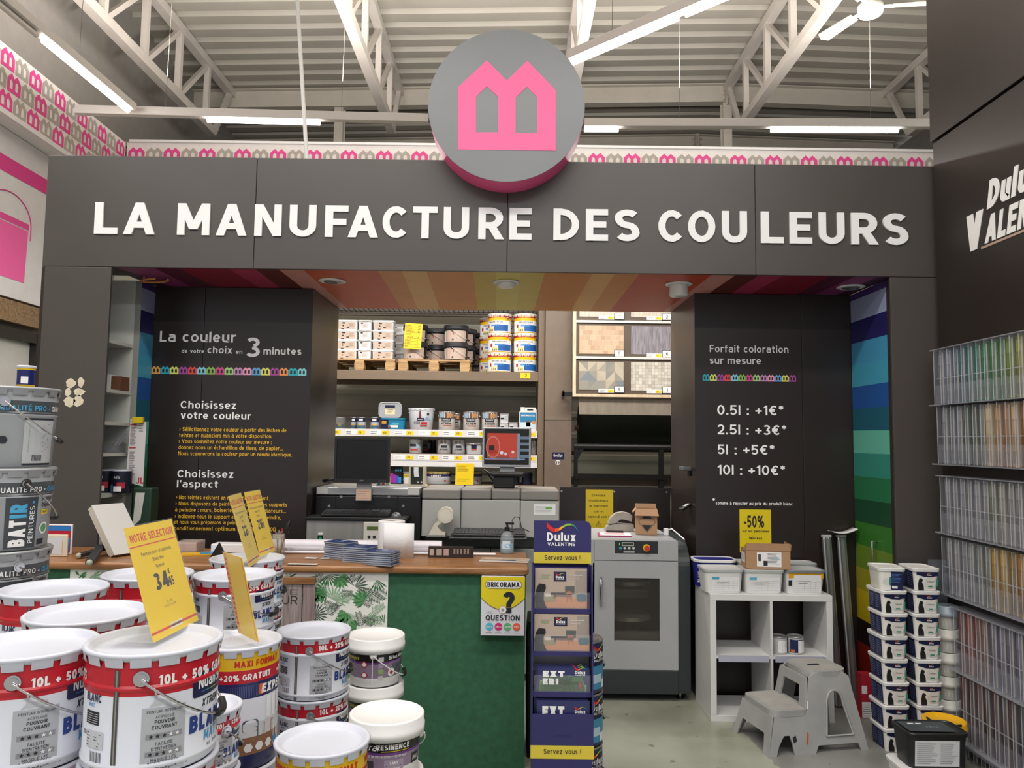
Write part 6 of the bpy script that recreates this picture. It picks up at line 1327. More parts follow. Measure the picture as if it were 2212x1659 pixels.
# handset and small scanner on the jamb
p = aty(1490, 1096, 5.42); t = thing('cordless_phone', 'black cordless phone hanging on the right jamb', 'phone', (1.25, 5.42, p.z-.03)); o = MB(); o.bar((1.262, 5.45, p.z+.02), (1.185, 5.42, p.z-.02), .045, .02, BLACK); o.build('handset', t, .006); o = MB(); o.bar((1.245, 5.44, p.z+.021), (1.215, 5.43, p.z+.006), .03, .004, m('#c9ced2', .3)); o.build('screen', t)
p = aty(1489, 1013, 5.42); t = thing('wall_scanner', 'grey barcode scanner in a holder on the right jamb', 'scanner', (1.24, 5.42, p.z-.03)); o = MB(); o.bar((1.2635, 5.45, p.z), (1.19, 5.42, p.z+.004), .05, .03, m('#6d6f72', .45)); o.build('head', t, .008); MB().box(1.245, 1.2645, 5.43, 5.47, p.z-.05, p.z-.014, BLACK).build('holder', t, .004)
p = aty(1598, 1193, PA); q = aty(1665, 1101, PA); w = q.x-p.x; h = q.z-p.z; t = thing('paper_notice', 'yellow -50% notice taped to the black price panel', 'notice', (p.x+w/2, PA, p.z)); MB().box(p.x, q.x, PA-.004, PA-.0012, p.z, q.z, m('#e8cf16', .45)).build('sheet', t)
o = MB(); f = fy(PA-.0055, p.x, p.z); o.text('-50%', f, INK, h*.28, w*.13, h*.58, w*.64, bold=.03)
for i, (s, ww) in enumerate((('sur les peintures', .84), ('teintées', .42), ('de ce meuble', .7))): o.text(s, f, INK, h*.06, w*.5, h*(.47-.165*i), ww*w, al='c', bold=.02)
o.build('print', t)
# ================================================================ right side: cube shelf and what stands on it
SHE = m('#dcdcdb', .4, var=.02); KX0, KX1, KY0, KY1, KH = 1.247, 2.008, 4.86, 5.25, .77
t = thing('cube_shelf', 'white open cube shelf with four compartments beside the shaker machine', 'shelf', ((KX0+KX1)/2, 5.05, 0)); xm = (KX0+KX1)/2
MB().box(KX0, KX1, KY0, KY1, KH-.038, KH, SHE).build('top', t, .002); MB().box(KX0, KX1, KY0, KY1, 0, .038, SHE).build('bottom', t, .002)
for x in (KX0, KX1-.038): MB().box(x, x+.038, KY0, KY1, .0385, KH-.0385, SHE).build('side', t, .002)
MB().box(xm-.008, xm+.008, KY0+.002, KY1, .0385, KH-.0385, SHE).build('divider', t)
zs_ = aty(1650, 1418, KY0).z
for x0, x1, l in ((KX0+.0385, xm-.0085, 'left'), (xm+.0085, KX1-.0385, 'right')):
    MB().box(x0, x1, KY0+.002, KY1, zs_-.016, zs_, SHE).build('shelf', t); MB().box(x0+.012, x1-.012, KY0-.006, KY0+.0015, zs_-.034, zs_+.004, clear('#c9ccdc', .7, .15)).build('price_rail', t)
z = KH+.0012; y0 = 4.98
TW = m('#dfe0df', .35); TG_ = m('#b9bcbc', .35); TD = m('#7d8488', .35)
def lab(c_, w, h, dx=0):
    def d(mb, f):
        g = lambda u, v: f(u, v)-Vector((0, .001, 0)); mb.rect(f, -w/2+dx, .012, w/2+dx, h, m('#e9e9ea', .5)); mb.rect(g, -w/2+dx, h-.016, -w/2+.045+dx, h, m(c_, .5)) if c_ else None
        for i in range(5): mb.rect(g, -w/2+.008+dx, .02+i*.014, w/2-.008+dx, .0208+i*.014, GREY)
        for u in (-.02, .02, .05): mb.rect(g, u+dx, .02, u+.0007+dx, .078, GREY)
        lines(mb, g, m('#555a66', .6), -w/2+.03+dx, h*.5, w/2-.06+dx, h*.75, 2, .12)
    return d
xx = lambda p, Y=y0-.1: aty(p, 1260, Y).x
tub('paint_tub', 'white paint tub with order label and blue tab, in front of the navy bucket', 'tub', (xx(1565), y0, z), .245, .19, .148, TW, TG_, lab('#4aa5c4', .17, .1, .01), .03)
tub('paint_tub', 'white paint tub with order label under the brown cardboard box', 'tub', (xx(1653), y0, z), .245, .19, .148, TW, TG_, lab('#5fb3cf', .19, .1), .03)
tub('paint_tub', 'yellow and white paint tub with dark grey lid and order label', 'tub', (xx(1742), y0, z), .245, .19, .148, TW, TD, lambda mb, f: (mb.rect(lambda u, v: f(u, v)+Vector((0, .0004, 0)), -.108, .098, .11, .128, m('#e0a516', .4)), mb.rect(lambda u, v: f(u, v)+Vector((0, .0004, 0)), -.108, .05, -.085, .085, INK), lab(None, .17, .118, .01)(mb, lambda u, v: f(u, v)-Vector((0, .0006, 0)))), .03)
tub('paint_bucket', 'navy paint bucket with white lid at the back corner of the cube shelf', 'bucket', (xx(1546, 5.1)+.005, y0+.195, z), .27, .17, .175, m('#1a1f86', .35), WHITE, lambda mb, f: mb.text('BLANC', lambda u, v: f(-.105-v, .03+u), TXW, .018, bold=.04), .05, group=None)
tub('paint_tub', 'light grey lidded tub behind the cardboard box, nearest the navy bucket', 'tub', (xx(1546, 5.1)+.277, y0+.19, z), .24, .165, .16, TW, m('#b2b8b4', .35), lambda mb, f: mb.rect(f, -.05, .08, .0, .12, m('#5fb08f', .5)), .03)
tub('paint_tub', 'grey lidded tub behind the yellow and white tub', 'tub', (xx(1546, 5.1)+.54, y0+.19, z), .25, .165, .158, TW, m('#a8adae', .35), None, .04)
def ship(mb, w, d, h):
    f = fy(-d/2-.0012); g = fy(-d/2-.002); mb.rect(f, -.07, .015, .08, h*.92, TXW); mb.rect(g, -.062, .05, -.045, h*.8, m('#4a4a4c', .6)); mb.rect(g, -.03, .022, -.005, .052, INK); lines(mb, g, m('#6a6a70', .6), -.005, .03, .072, h*.88, 9, .3)
    mb.rect(g, .01, h*.55, .07, h*.57, m('#3fa8c4', .5)); k = lambda u, v: Vector((-w/2-.0012, -u, v)); mb.rect(k, -.06, .03, .05, h*.8, TXW); lines(mb, lambda u, v: k(u, v)-Vector((.001, 0, 0)), GREY, -.05, .04, .04, h*.7, 6, .3)
carton('cardboard_box', 'brown open cardboard box with shipping label lying on the paint tubs', (xx(1665), y0-.0, z+.15), .27, .17, .115, -.10, (('f', 1.5, .045), ('r', 1.45, .04)), ship)
def tin2(x, lb, navy):
    def d(mb):
        f = cyf(.051); navy and mb.rect(f, -.05, .012, .045, .09, m('#1b2350', .4), 8); mb.rect(cyf(.0517), .0 if navy else -.02, .012, .055 if navy else .045, .085, TXW, 6); lines(mb, cyf(.0523), GREY, .005, .02, .04, .075, 6, .25)
        if navy: mb.rect(cyf(.0517), -.045, .015, -.02, .03, m('#c96a2f', .5), 3)
    can('paint_tin', lb, 'tin', (aty(x, 1405, 4.95).x, 4.95, zs_+.001), .05, .105, [(0, .2, m('#c9c9c8', .3))], d, 'tin', m('#b5b5b3', .25, .7), n=28)
tin2(1682, 'small white labelled tin on the middle shelf, nearest the divider', False); tin2(1718, 'small navy labelled tin on the middle shelf beside the white one', True)
# ---- step stool
SG2 = m('#a4a5a4', .5, var=.1, sc=7); cs = atz(1735, 1632, 0); cs2 = atz(1887, 1620, 0)
ang = math.atan2(cs2.y-cs.y, cs2.x-cs.x); SX = (Vector((cs2.x, cs2.y, 0))-Vector((cs.x, cs.y, 0))).length+.02; SY = .40; SH = .42
t = thing('step_stool', 'paint-speckled grey plastic step stool in front of the cube shelf', 'stool', (cs.x-.045, cs.y, 0), rz=ang, world=False); SX += .0
LN = .16                     # inward lean of the sides
def sd(side, off): return lambda u, v: Vector((u, (LN*v+off) if side == 0 else SY-(LN*v+off), v))
prof = [(-.0, 0), (.13, 0), (.15, .04), (SX-.06, .04), (SX-.045, 0), (SX, 0), (SX-.075, SH-.03), (SX-.11, SH-.005), (.17, SH-.005), (.135, SH-.03), (.095, .225), (.0-.07, .225), (-.1, .2), (-.155, 0), (-.11, 0), (-.09, .05), (-.055, .1), (-.02, .1), (-.005, .05)]
arch = [(.19, .085), (SX-.085, .085), (SX-.105, .26)]+[(.275+.0+.1*math.cos(a)*((SX-.105-.215)/.2), .27+.055*math.sin(a)) for a in [0.25+i*(PI-.5)/8 for i in range(9)]]+[(.205, .26)]
arch = [(.205, .085), (SX-.085, .085)]+[((.225+SX-.13)/2+(SX-.13-.225)/2*math.cos(a), .245+.075*math.sin(a)) for a in [i*PI/10 for i in range(11)]]
for side in (0, 1):
    o = MB(); a0, a1 = (sd(side, .012), sd(side, 0)); o.prism(prof, a0, a1, SG2, [arch]) if side == 0 else o.prism([(SX-0-u if False else u, v) for u, v in prof], a0, a1, SG2, [arch]); o.build('side_panel', t, .004)
    o = MB(); o.tube([sd(side, -.003)(u, v) for u, v in arch+[arch[0]]], .006, SG2, 6); o.build('arch_rim', t)
def slabm(x0, x1, z0, z1, y0, y1, nm, r):
    o = MB(); pr = rrect(x0, y0, x1, y1, r, 6); o.prism(pr, fl(z0), fl(z1), SG2); q = o.build(nm, t, .012, seg=3); o = MB(); G = m('#b9b2a6', .6, var=.1, sc=20)
    nx, ny = int((x1-x0)/.014), int((y1-y0)/.014)
    for i in range(2, nx-1):
        for j in range(2, ny-1):
            cx, cy = x0+(i+.5)*(x1-x0)/nx, y0+(j+.5)*(y1-y0)/ny; w_ = .005; o.add([(cx-w_, cy, z1+.0002), (cx, cy-w_, z1+.0002), (cx+w_, cy, z1+.0002), (cx, cy+w_, z1+.0002), (cx, cy, z1+.002)], [(0, 1, 4), (1, 2, 4), (2, 3, 4), (3, 0, 4)], G)
    o.build('grip_pattern', q); return q
q = slabm(.125, SX-.06, SH-.035, SH, .062, SY-.062, 'seat', .09); o = MB(); o.rect(fl(SH+.0025), .25-.035, SY/2-.012, .25+.035, SY/2+.012, INK); o.build('hand_slot', q)
slabm(-.115, .125, .195, .23, .03, SY-.03, 'step', .05)
o = MB(); f0 = lambda u, v: Vector((-.155+.24*v, u, v)); f1 = lambda u, v: f0(u, v)+Vector((-.008, 0, 0)); o.prism([(.004, 0), (.05, 0), (.08, .1), (SY-.08, .1), (SY-.05, 0), (SY-.004, 0), (SY-.035, .2), (.035, .2)], f0, f1, SG2); o.build('front_panel', t, .003)
o = MB(); f0 = lambda u, v: Vector((SX-.002-.18*v, u, v)); f1 = lambda u, v: f0(u, v)+Vector((-.012, 0, 0)); o.prism([(.0, 0), (.045, 0), (.09, .24), (.12, .3), (SY-.12, .3), (SY-.09, .24), (SY-.045, 0), (SY, 0), (SY-.07, SH-.03), (.07, SH-.03)], f1, f0, SG2); o.build('back_panel', t, .003)
o = MB(); f0 = lambda u, v: Vector((.09+.14*(v-.225), u, v)); f1 = lambda u, v: f0(u, v)+Vector((.012, 0, 0)); o.prism([(.045, .225), (.1, .225), (.12, .34), (SY-.12, .34), (SY-.1, .225), (SY-.045, .225), (SY-.07, SH-.03), (.07, SH-.03)], f1, f0, SG2); o.build('riser', t)
o = MB(); f = sd(0, -.0015); o.add([f(.075, .05), f(.085, .05), f(.095, .1), (f(.088, .115))], [(0, 1, 2, 3)], m('#c9541f', .5)); o.add([f(.10, .23), f(.107, .23), f(.112, .27), f(.106, .27)], [(0, 1, 2, 3)], TXW); o.add([f(.0, .06), f(.02, .07), f(.015, .1), f(-.005, .09)], [(0, 1, 2, 3)], INK); o.build('paint_mark', t)
# ---- aluminium profiles, red carton
for px_, px2, l in ((1826, 1812, 'leaning aluminium tube left of its twin beside the cube shelf'), (1842, 1836, 'leaning aluminium tube next to the rainbow door')):
    a = atz(px_+6, 1545, 0); a = Vector((aty(px_, 1540, 5.15).x, 5.15, .002)); b2 = aty(px2, 1160, 5.262); a.x = 2.16 if px2 < 1830 else 2.26; b2.x = a.x-.02; t = thing('aluminium_tube', l, 'tube', a)
    o = MB(); d = b2-a; o.bar(a+Vector((0, 0, .003)), b2, .06, .03, m('#a9abac', .3, .75, var=.08), (0, -1, 0)); o.build('profile', t, .01); o = MB(); 
    for s in (-.014, .014): o.bar(a+Vector((s, -.0165, .004)), b2+Vector((s, -.0165, 0)), .008, .006, m('#8d8f90', .3, .8), (0, -1, 0))
    o.build('rib', t); o = MB(); o.bar(b2+d*.001, b2+d*.012, .06, .028, m('#d2d2cf', .4), (0, -1, 0)); o.build('end_cap', t)
p = aty(1793, 1152, 5.25); q = aty(1846, 1148, 5.25); o = MB(); n = 10; pts = [(p.x+(q.x-p.x)*i/n, p.z+.012-.018*math.sin(PI*i/n)+.02*(i/n)) for i in range(n+1)]; vs = [(x, y, z+k) for k in (0, .006) for x, z in pts for y in (5.2, 5.285)]; N = 2*(n+1)
o.add(vs, [(2*i, 2*i+1, 2*i+3, 2*i+2) for i in range(n)]+[(N+2*i, N+2*i+2, N+2*i+3, N+2*i+1) for i in range(n)]+[(2*i, 2*i+2, N+2*i+2, N+2*i) for i in range(n)]+[(2*i+1, N+2*i+1, N+2*i+3, 2*i+3) for i in range(n)], WHITE, True); o.top('curved_cover', 'white curved plastic cover lying across the aluminium tube tops', 'cover')
a = atz(1846, 1530, 0); t = thing('red_carton', 'tall narrow red and white carton behind the step stool', 'carton', (a.x, 4.98, 0)); MB().box(a.x-.035, a.x+.035, 4.95, 5.02, 0.001, .27, m('#b02434', .5)).build('box', t); o = MB(); f = fy(4.949, a.x, 0); o.rect(f, -.034, .005, .034, .1, TXW); o.rect(f, -.034, .15, .0, .2, TXW); lines(o, fy(4.948, a.x, 0), GREY, -.03, .01, .03, .09, 6, .3); o.build('print', t)
# ---- two stacks of white and navy tubs
NV = m('#171d45', .4); CRW = m('#e6e4df', .4)
def tubdeco(w, d, h, turned):
    def dd(mb, f):
        g = lambda u, v: f(u, v)-Vector((0, .001, 0)); g2 = lambda u, v: f(u, v)-Vector((0, .002, 0)); hw = w/2-.01
        if turned: mb.rect(f, -hw+.055, .004, hw, h-.02, NV); lines(mb, g, m('#4a6aa8', .5), -.005, .045, hw-.006, h-.03, 7, .4); mb.rect(g, .0, .012, .03, .026, TXW); mb.disc2(f, -hw+.03, .05, .018, m('#d8d6d0', .5), 16); mb.rect(g, -hw+.046, .03, -hw+.055, .075, m('#2f8f78', .5)); return
        mb.prism([(-hw, h-.02), (-hw, h-.034), (-hw*.3, h-.046), (hw*.4, h-.048), (hw, h-.04), (hw, h-.02)], None, f, NV); dlx(mb, g, -.002, h-.044, .026, False)
        mb.disc2(f, .018, .045, .032, m('#cfccc6', .5), 20); mb.disc2(g, .018, .045, .03, m('#dedbd5', .5), 20); mb.text('Colours', g2, INK, .009, .018, .048, al='c', shear=.25); mb.rect(g2, .005, .022, .03, .03, m('#2f8f78', .5))
        mb.prism([(-.05, .004), (-.018, .004), (-.02, .03), (-.03, .05), (-.024, .06), (-.03, .07), (-.042, .072), (-.048, .06), (-.052, .035)], None, g, m('#17171a', .5)); mb.rect(g, hw-.009, .025, hw-.001, .065, m('#2f8f78', .5))
        k = lambda u, v: Vector((-(w/2-.008+.008*v/h)-.0012, u, v)); mb.rect(k, -d*.36, .004, d*.36, h-.02, NV); k2 = lambda u, v: k(-u, v)-Vector((.001, 0, 0))
        for u0 in (-d*.32, .01): lines(mb, k2, m('#6a78a8', .5), u0, .02, u0+d*.28, h-.03, 7, .3, 4)
    return dd
def stack(bx, by, n, nm, pr):
    b0 = Vector((bx, by, 0)); w, d, h = .142, .19, .126
    for k in range(n):
        lab_ = 'white and navy tub, %s from floor, stack %s' % (('lowest', 'second', 'third', 'fourth', 'fifth', 'sixth', 'seventh', 'eighth')[k], nm); loc = (b0.x, b0.y+d/2, .001+k*.1265)
        if k == n-1 and pr is stA: tub('paint_tub', 'white and navy paint tub turned sideways on top of the stack nearer the stool', 'tub', (loc[0], loc[1], loc[2]), w, d, h, CRW, WHITE, tubdeco(w, d, h, True), .025, .008, group='white and navy tubs', rz=-.12)
        elif pr[0] is None: pr[0] = tub('paint_tub', lab_, 'tub', loc, w, d, h, CRW, WHITE, tubdeco(w, d, h, False), .025, .008, group='white and navy tubs')
        else: clone(pr[0], (loc[0]+random.uniform(-.003, .003), loc[1], loc[2]), random.uniform(-.04, .04), lab_)
stA = [None]; stack(2.176, 4.416, 8, 'nearer the stool', stA); stack(2.364, 4.416, 8, 'nearer the card tower', [stA[0]])
# white round pots behind, black tub, yellow lid
WP = m('#dedcd4', .4)
def pot(mb): f = cyf(.0512, 0, tap=.04); mb.rect(f, -.045, .02, .05, .08, m('#cfd4d8', .5), 5); lines(mb, cyf(.052, 0, tap=.04), GREY, -.04, .03, .04, .07, 4, .3)
xw = 2.53; proto = None
for k in range(6):
    l = 'white round paint pot behind the navy tubs, %s' % ('at the floor', 'second up', 'third up', 'fourth up', 'fifth up', 'topmost with grey blue lid')[k]; H = .126
    if proto is None: proto = can('paint_pot', l, 'pot', (xw, 4.53, .001), .056, H, [(0, .2, WP)], pot, 'plastic', WP, rb=.051, n=28, group='white round pots')
    elif k < 5: clone(proto, (xw, 4.53, .001+k*.1315), 0, l)
    else: can('paint_pot', l, 'pot', (xw, 4.53, .001+k*.1315), .056, H, [(0, .2, WP)], pot, 'plastic', m('#a9b8c4', .35), rb=.051, n=28, group='white round pots')
YT = 3.9; xk = aty(2032, 1640, YT).x
tub('paint_tub', 'large white paint tub under the black tub at the card tower foot', 'tub', (xk-.03, YT+.1, .001), .3, .2, .118, WHITE, WHITE, None, .04)
def blk(mb, f): mb.rect(f, -.12, .01, .1, .135, m('#d6d7d8', .5)); g = lambda u, v: f(u, v)-Vector((0, .001, 0)); lines(mb, g, GREY, -.11, .02, -.01, .125, 11, .35, 3); lines(mb, g, GREY, .005, .02, .09, .125, 11, .35, 5)
t = tub('paint_tub', 'black paint tub with white printed label at the card tower foot', 'tub', (xk, YT+.1, .12), .3, .19, .17, m('#1b1c1e', .4), m('#131415', .35), blk, .04); o = MB(); f = fl(.1712); o.rect(f, -.13, -.07, .1, .07, m('#3a4248', .4)); o.text('PACK', fl(.172), m('#8a929a', .5), .02, -.02, -.02); o.rect(fl(.172), -.09, .03, -.06, .045, TXW); o.rect(fl(.172), -.05, .03, -.02, .045, TXW); o.build('lid_print', t)
yb = aty(2040, 1552, 4.17); t = can('paint_bucket', 'yellow lidded bucket between the navy tubs and the black tub', 'bucket', (2.34, 4.245, .001), .1, .24, [(0, .3, m('#26272b', .4))], None, 'plastic', m('#e8b016', .35), rb=.092, n=32); o = MB(); o.tube([(.09*math.cos(a), .09*math.sin(a)-.02, .247) for a in [PI*.9+i*PI*.06 for i in range(13)]], .006, BLACK, 6); o.build('handle', t)
o = MB().box(2.5, 2.59, 4.62, 4.66, .002, 1.03, clear('#8f97a2', .3, .1)); o.top('acrylic_holder', 'clear acrylic holder standing against the card tower behind the white round pots', 'holder')
# ================================================================ dark tower with colour cards
XT = 2.6; zsm = atx(2027, 300, XT).z; TWR = m('#2b2421', .38, var=.08, sc=1.5)
t = thing('display_tower', 'tall dark brown display tower with white Dulux Valentine lettering', 'tower', (3.0, 3.2, 0))
MB().box(XT, 3.4, 1.6, 4.655, 0, zsm-.006, TWR).build('lower_panel', t, .003); MB().box(XT-.012, 3.4, 1.6, 4.665, zsm+.004, 5.6, TWR).build('upper_panel', t, .003)
fX = lambda d: (lambda u, v: Vector((XT-d, -u, v)))     # u runs towards the camera
o = MB(); p = atx(2133, 453, XT); h = atx(2150, 386, XT).z-p.z; o.text('Dulux', fX(.004), TXW, h*1.05, -p.y, p.z, sx=.86, bold=.06, shear=.22, fb=fX(0)); p = atx(2107, 540, XT); h2 = atx(2094, 472, XT).z-p.z
o.text('V', fX(.004), TXW, h2*1.08, -p.y-.09, p.z, sx=1.0, bold=.07, shear=.1, fb=fX(0)); p = atx(2128, 527, XT); o.text('ALENTINE', fX(.004), TXW, h2*.76, -p.y, p.z, sx=.8, bold=.05, shear=.22, fb=fX(0)); o.build('lettering', t)
o = MB(); p = atx(2120, 533, XT); o.rect(fX(.003), -p.y, p.z-.015, -p.y+1.2, p.z-.002, m('#b59a8c', .5)); o.build('underline', t)
XF = XT-.075; TR = clear('#b9bcc6', .42, .12); CL = clear('#c6cad8', .10, .05); CD = clear('#c9ccd4', .10, .08); EDG = clear('#c9ccd6', .7, .1)
ROWS = [(2020, 757, 875), (2030, 877, 1002), (2036, 1028, 1150), (2038, 1157, 1280), (2046, 1306, 1436), (2050, 1442, 1580), (2055, 1590, 1720)]
TC = [['#7f8796', '#8a8fa0', '#5a6f80', '#4a6f7a', '#3f7a78', '#3a7a66', '#3f8060', '#46804f', '#4f7f48', '#6f8a48', '#8a8f40', '#a89a3a'], ['#8a8c94', '#6f7684', '#8a8f98', '#5f6a66', '#46584a', '#7a7a70', '#cdb88f', '#b58a5a', '#a5734a', '#c2a684', '#8a5a3a', '#6f4630'],
      ['#8d8f9a', '#7f818c', '#8a8c96', '#7a7c86', '#90929c', '#84868f', '#7c8079', '#9a968c', '#8a8a8a', '#86888f', '#7a7c84', '#8e9098'], ['#84868f', '#8e9098', '#7d7f88', '#8a8c95', '#7a7f7d', '#6f7a6c', '#b08a3a', '#c29a3f', '#8a6a2f', '#a5752f', '#c2862f', '#b56a24'],
      ['#7a4a48', '#a0544a', '#7a3f3c', '#8a6a6c', '#6f6a7a', '#7a7690', '#6a6a78', '#77758a', '#6f7080', '#5f6270', '#56596a', '#4a4d5c'], ['#5f3a38', '#4f3030', '#6a4646', '#4a3236', '#5a3f46', '#54444c', '#5f4a50', '#4a4450', '#4f4c58', '#444652', '#3f424c', '#3a3d46'], ['#4a3a38', '#3f3434', '#544444', '#46404a', '#3a3842', '#3c3c46', '#34363e', '#302f36', '#38383f', '#2f3036', '#2c2d33', '#2a2b30']]
NM = ('top', 'second', 'third', 'fourth', 'fifth', 'sixth', 'lowest'); ORD = ('first', 'second', 'third', 'fourth', 'fifth', 'sixth', 'seventh', 'eighth', 'ninth', 'tenth', 'eleventh', 'twelfth', 'thirteenth', 'fourteenth')
YE = 4.56; PIT = .07; NC = 12
for r, (px_, ya, yb) in enumerate(ROWS):
    YE = (4.56, 4.54, 4.53, 4.53, 4.43, 4.43, 4.42)[r]
    z1 = atx(px_, ya, XF).z; z0 = atx(px_+3, yb, XF).z; t = thing('card_rack', 'clear plastic colour card rack on the tower, %s tier from the top' % NM[r] if r else 'clear plastic colour card rack on the tower, topmost tier', 'rack', (XF, YE-.5, z0), 'colour card racks')
    MB().box(XF+.045, XT-.001, YE-NC*PIT-.02, YE+.01, z0+.004, z1-.004, m('#4a4a50', .5)).build('back_plate', t); MB().box(XF-.03, XT-.001, YE-NC*PIT-.02, YE+.035, z0-.006, z0+.001, TR).build('shelf_lip', t)
    if r % 2 == 0: MB().box(XF-.02, XT-.001, YE-NC*PIT-.02, YE+.03, z1-.003, z1+.003, TR).build('cover_lip', t)
    o = MB()
    for i in range(NC+1): o.box(XF-.010, XF+.044, YE-i*PIT-.001, YE-i*PIT+.001, z0+.0015, z1-.006, CD); o.box(XF-.0125, XF-.0101, YE-i*PIT-.0014, YE-i*PIT+.0014, z0+.0015, z1-.006, EDG)
    for i in range(NC):
        y = YE-i*PIT; q = [(.006, .008), (PIT-.006, .008), (PIT-.006, .085)]+[(PIT-.03+.024*math.cos(a), .085+.03*math.sin(a)) for a in [j*PI/12 for j in range(1, 7)]]+[(.006, .115)]
        f0 = lambda u, v, y=y: Vector((XF-.006, y-u, z0+v)); f1 = lambda u, v, y=y: Vector((XF-.0085, y-u, z0+v)); o.prism(q, f0, f1, CL)
        o.box(XF-.011, XF-.008, y-PIT+.0035, y-.0035, z0+(z1-z0)*.46, z0+(z1-z0)*.475, TR)
    o.build('pocket_divider', t)
    for i in range(NC):
        y = YE-i*PIT; c_ = '#%02x%02x%02x' % tuple(int(int(TC[r][i][k:k+2], 16)*.86) for k in (1, 3, 5)); cream = (r, i) in ((1, 6), (1, 7), (1, 8), (1, 9), (3, 6), (3, 7), (3, 9), (4, 1), (4, 2), (4, 3), (5, 1)); o = MB(); o.box(XF+.012+.003*(i % 3), XF+.036, y-PIT+.008, y-.008, z0+.0016, z1-.012, m(c_, .45)); o.box(XF+.008+.003*(i % 3), XF+.0118+.003*(i % 3), y-PIT+.008, y-PIT+.014, z0+.0016, z1-.02, m('#cfc8bc', .5))
        for j in range(4): o.box(XF+.0112+.003*(i % 3), XF+.0119+.003*(i % 3), y-PIT+.018, y-.012, z0+.02+j*(z1-z0-.04)*.25, z0+.015+(j+.9)*(z1-z0-.04)*.25, m('#%02x%02x%02x' % tuple(min(255, int(int(c_[k:k+2], 16)*(.8+.14*j))) for k in (1, 3, 5)), .45))
        o.top('colour_card', 'colour card, %s from the far end of the %s rack tier' % (ORD[i], NM[r]), 'colour card', 'colour cards in the tower racks')
# ================================================================ leaflet stand, tins beside it, dark bin
YD0 = 3.5; px2x = lambda p, Y=YD0: aty(p, 1400, Y).x; pz = lambda y, Y=YD0: aty(1215, y, Y).z
xl, xr = px2x(1152), px2x(1280); DP = m('#2c2a63', .45, var=.04); DY = m('#d9c440', .5)
t = thing('leaflet_stand', 'navy cardboard leaflet stand with yellow bands and clear pockets', 'leaflet stand', ((xl+xr)/2, 3.6, 0)); YBK = 3.69
MB().box(xl, xr, YBK, YBK+.006, 0, pz(1215, YBK), DP).build('back_panel', t)
MB().box(xl, xr, YD0, YBK-.001, 0, pz(1640), DP).build('base', t)
sp = [(YD0, pz(1640)), (YBK-.001, pz(1640)), (YBK-.001, pz(1215, YBK)), (YBK-.05, pz(1218, YBK)), (YD0+.07, pz(1225)), (YD0, pz(1540))]
for x0, x1 in ((xl-.006, xl-.0002), (xr+.0002, xr+.006)): o = MB(); o.prism(sp, lambda u, v: Vector((x0, u, v)), lambda u, v: Vector((x1, u, v)), DP); o.build('side_panel', t)
YH = YBK-.02; hz0, hz1 = pz(1217, YH), pz(1125, YH); hx0, hx1 = aty(1153, 1170, YH).x, aty(1277, 1170, YH).x; W = hx1-hx0; hb_ = pz(1193, YH)-hz0
o = MB(); o.prism([(0, 0), (W, 0), (W, hz1-hz0-.03)]+[(W-.03+.03*math.cos(a), hz1-hz0-.03+.03*math.sin(a)) for a in [PI/2*i/6 for i in range(1, 7)]]+[(0, hz1-hz0)], fy(YH+.006, hx0, hz0), fy(YH, hx0, hz0), DP); hd = o.build('header', t); o = MB(); f = fy(YH-.001, hx0, hz0); g = fy(YH-.002, hx0, hz0); o.rect(f, 0, 0, W, hb_, DY); o.text('Servez-vous !', g, INK, hb_*.42, W/2, hb_*.32, al='c', w=W*.62); dlx(o, g, W*.23, hb_+.03, W*.5); o.build('print', hd)
def tier(yb, yt, Yf, Yr, mode):
    z0 = pz(yb, Yf); z1 = pz(yt, Yr); MB().box(xl, xr, Yf, YBK-.001, z0-.02, z0, DP).build('shelf', t)
    MB().box(xl+.002, xr-.002, Yr+.003, Yr+.006, z0+.001, z1-.0, m('#34326a', .45) if mode < 2 else m('#8a8a90', .4)).build('divider', t)
    MB().box(xl+.004, xr-.004, Yf+.001, Yf+.003, z0+.001, z0+.075, clear('#dfe3ea', .07, .04)).build('pocket', t); return z0, z1
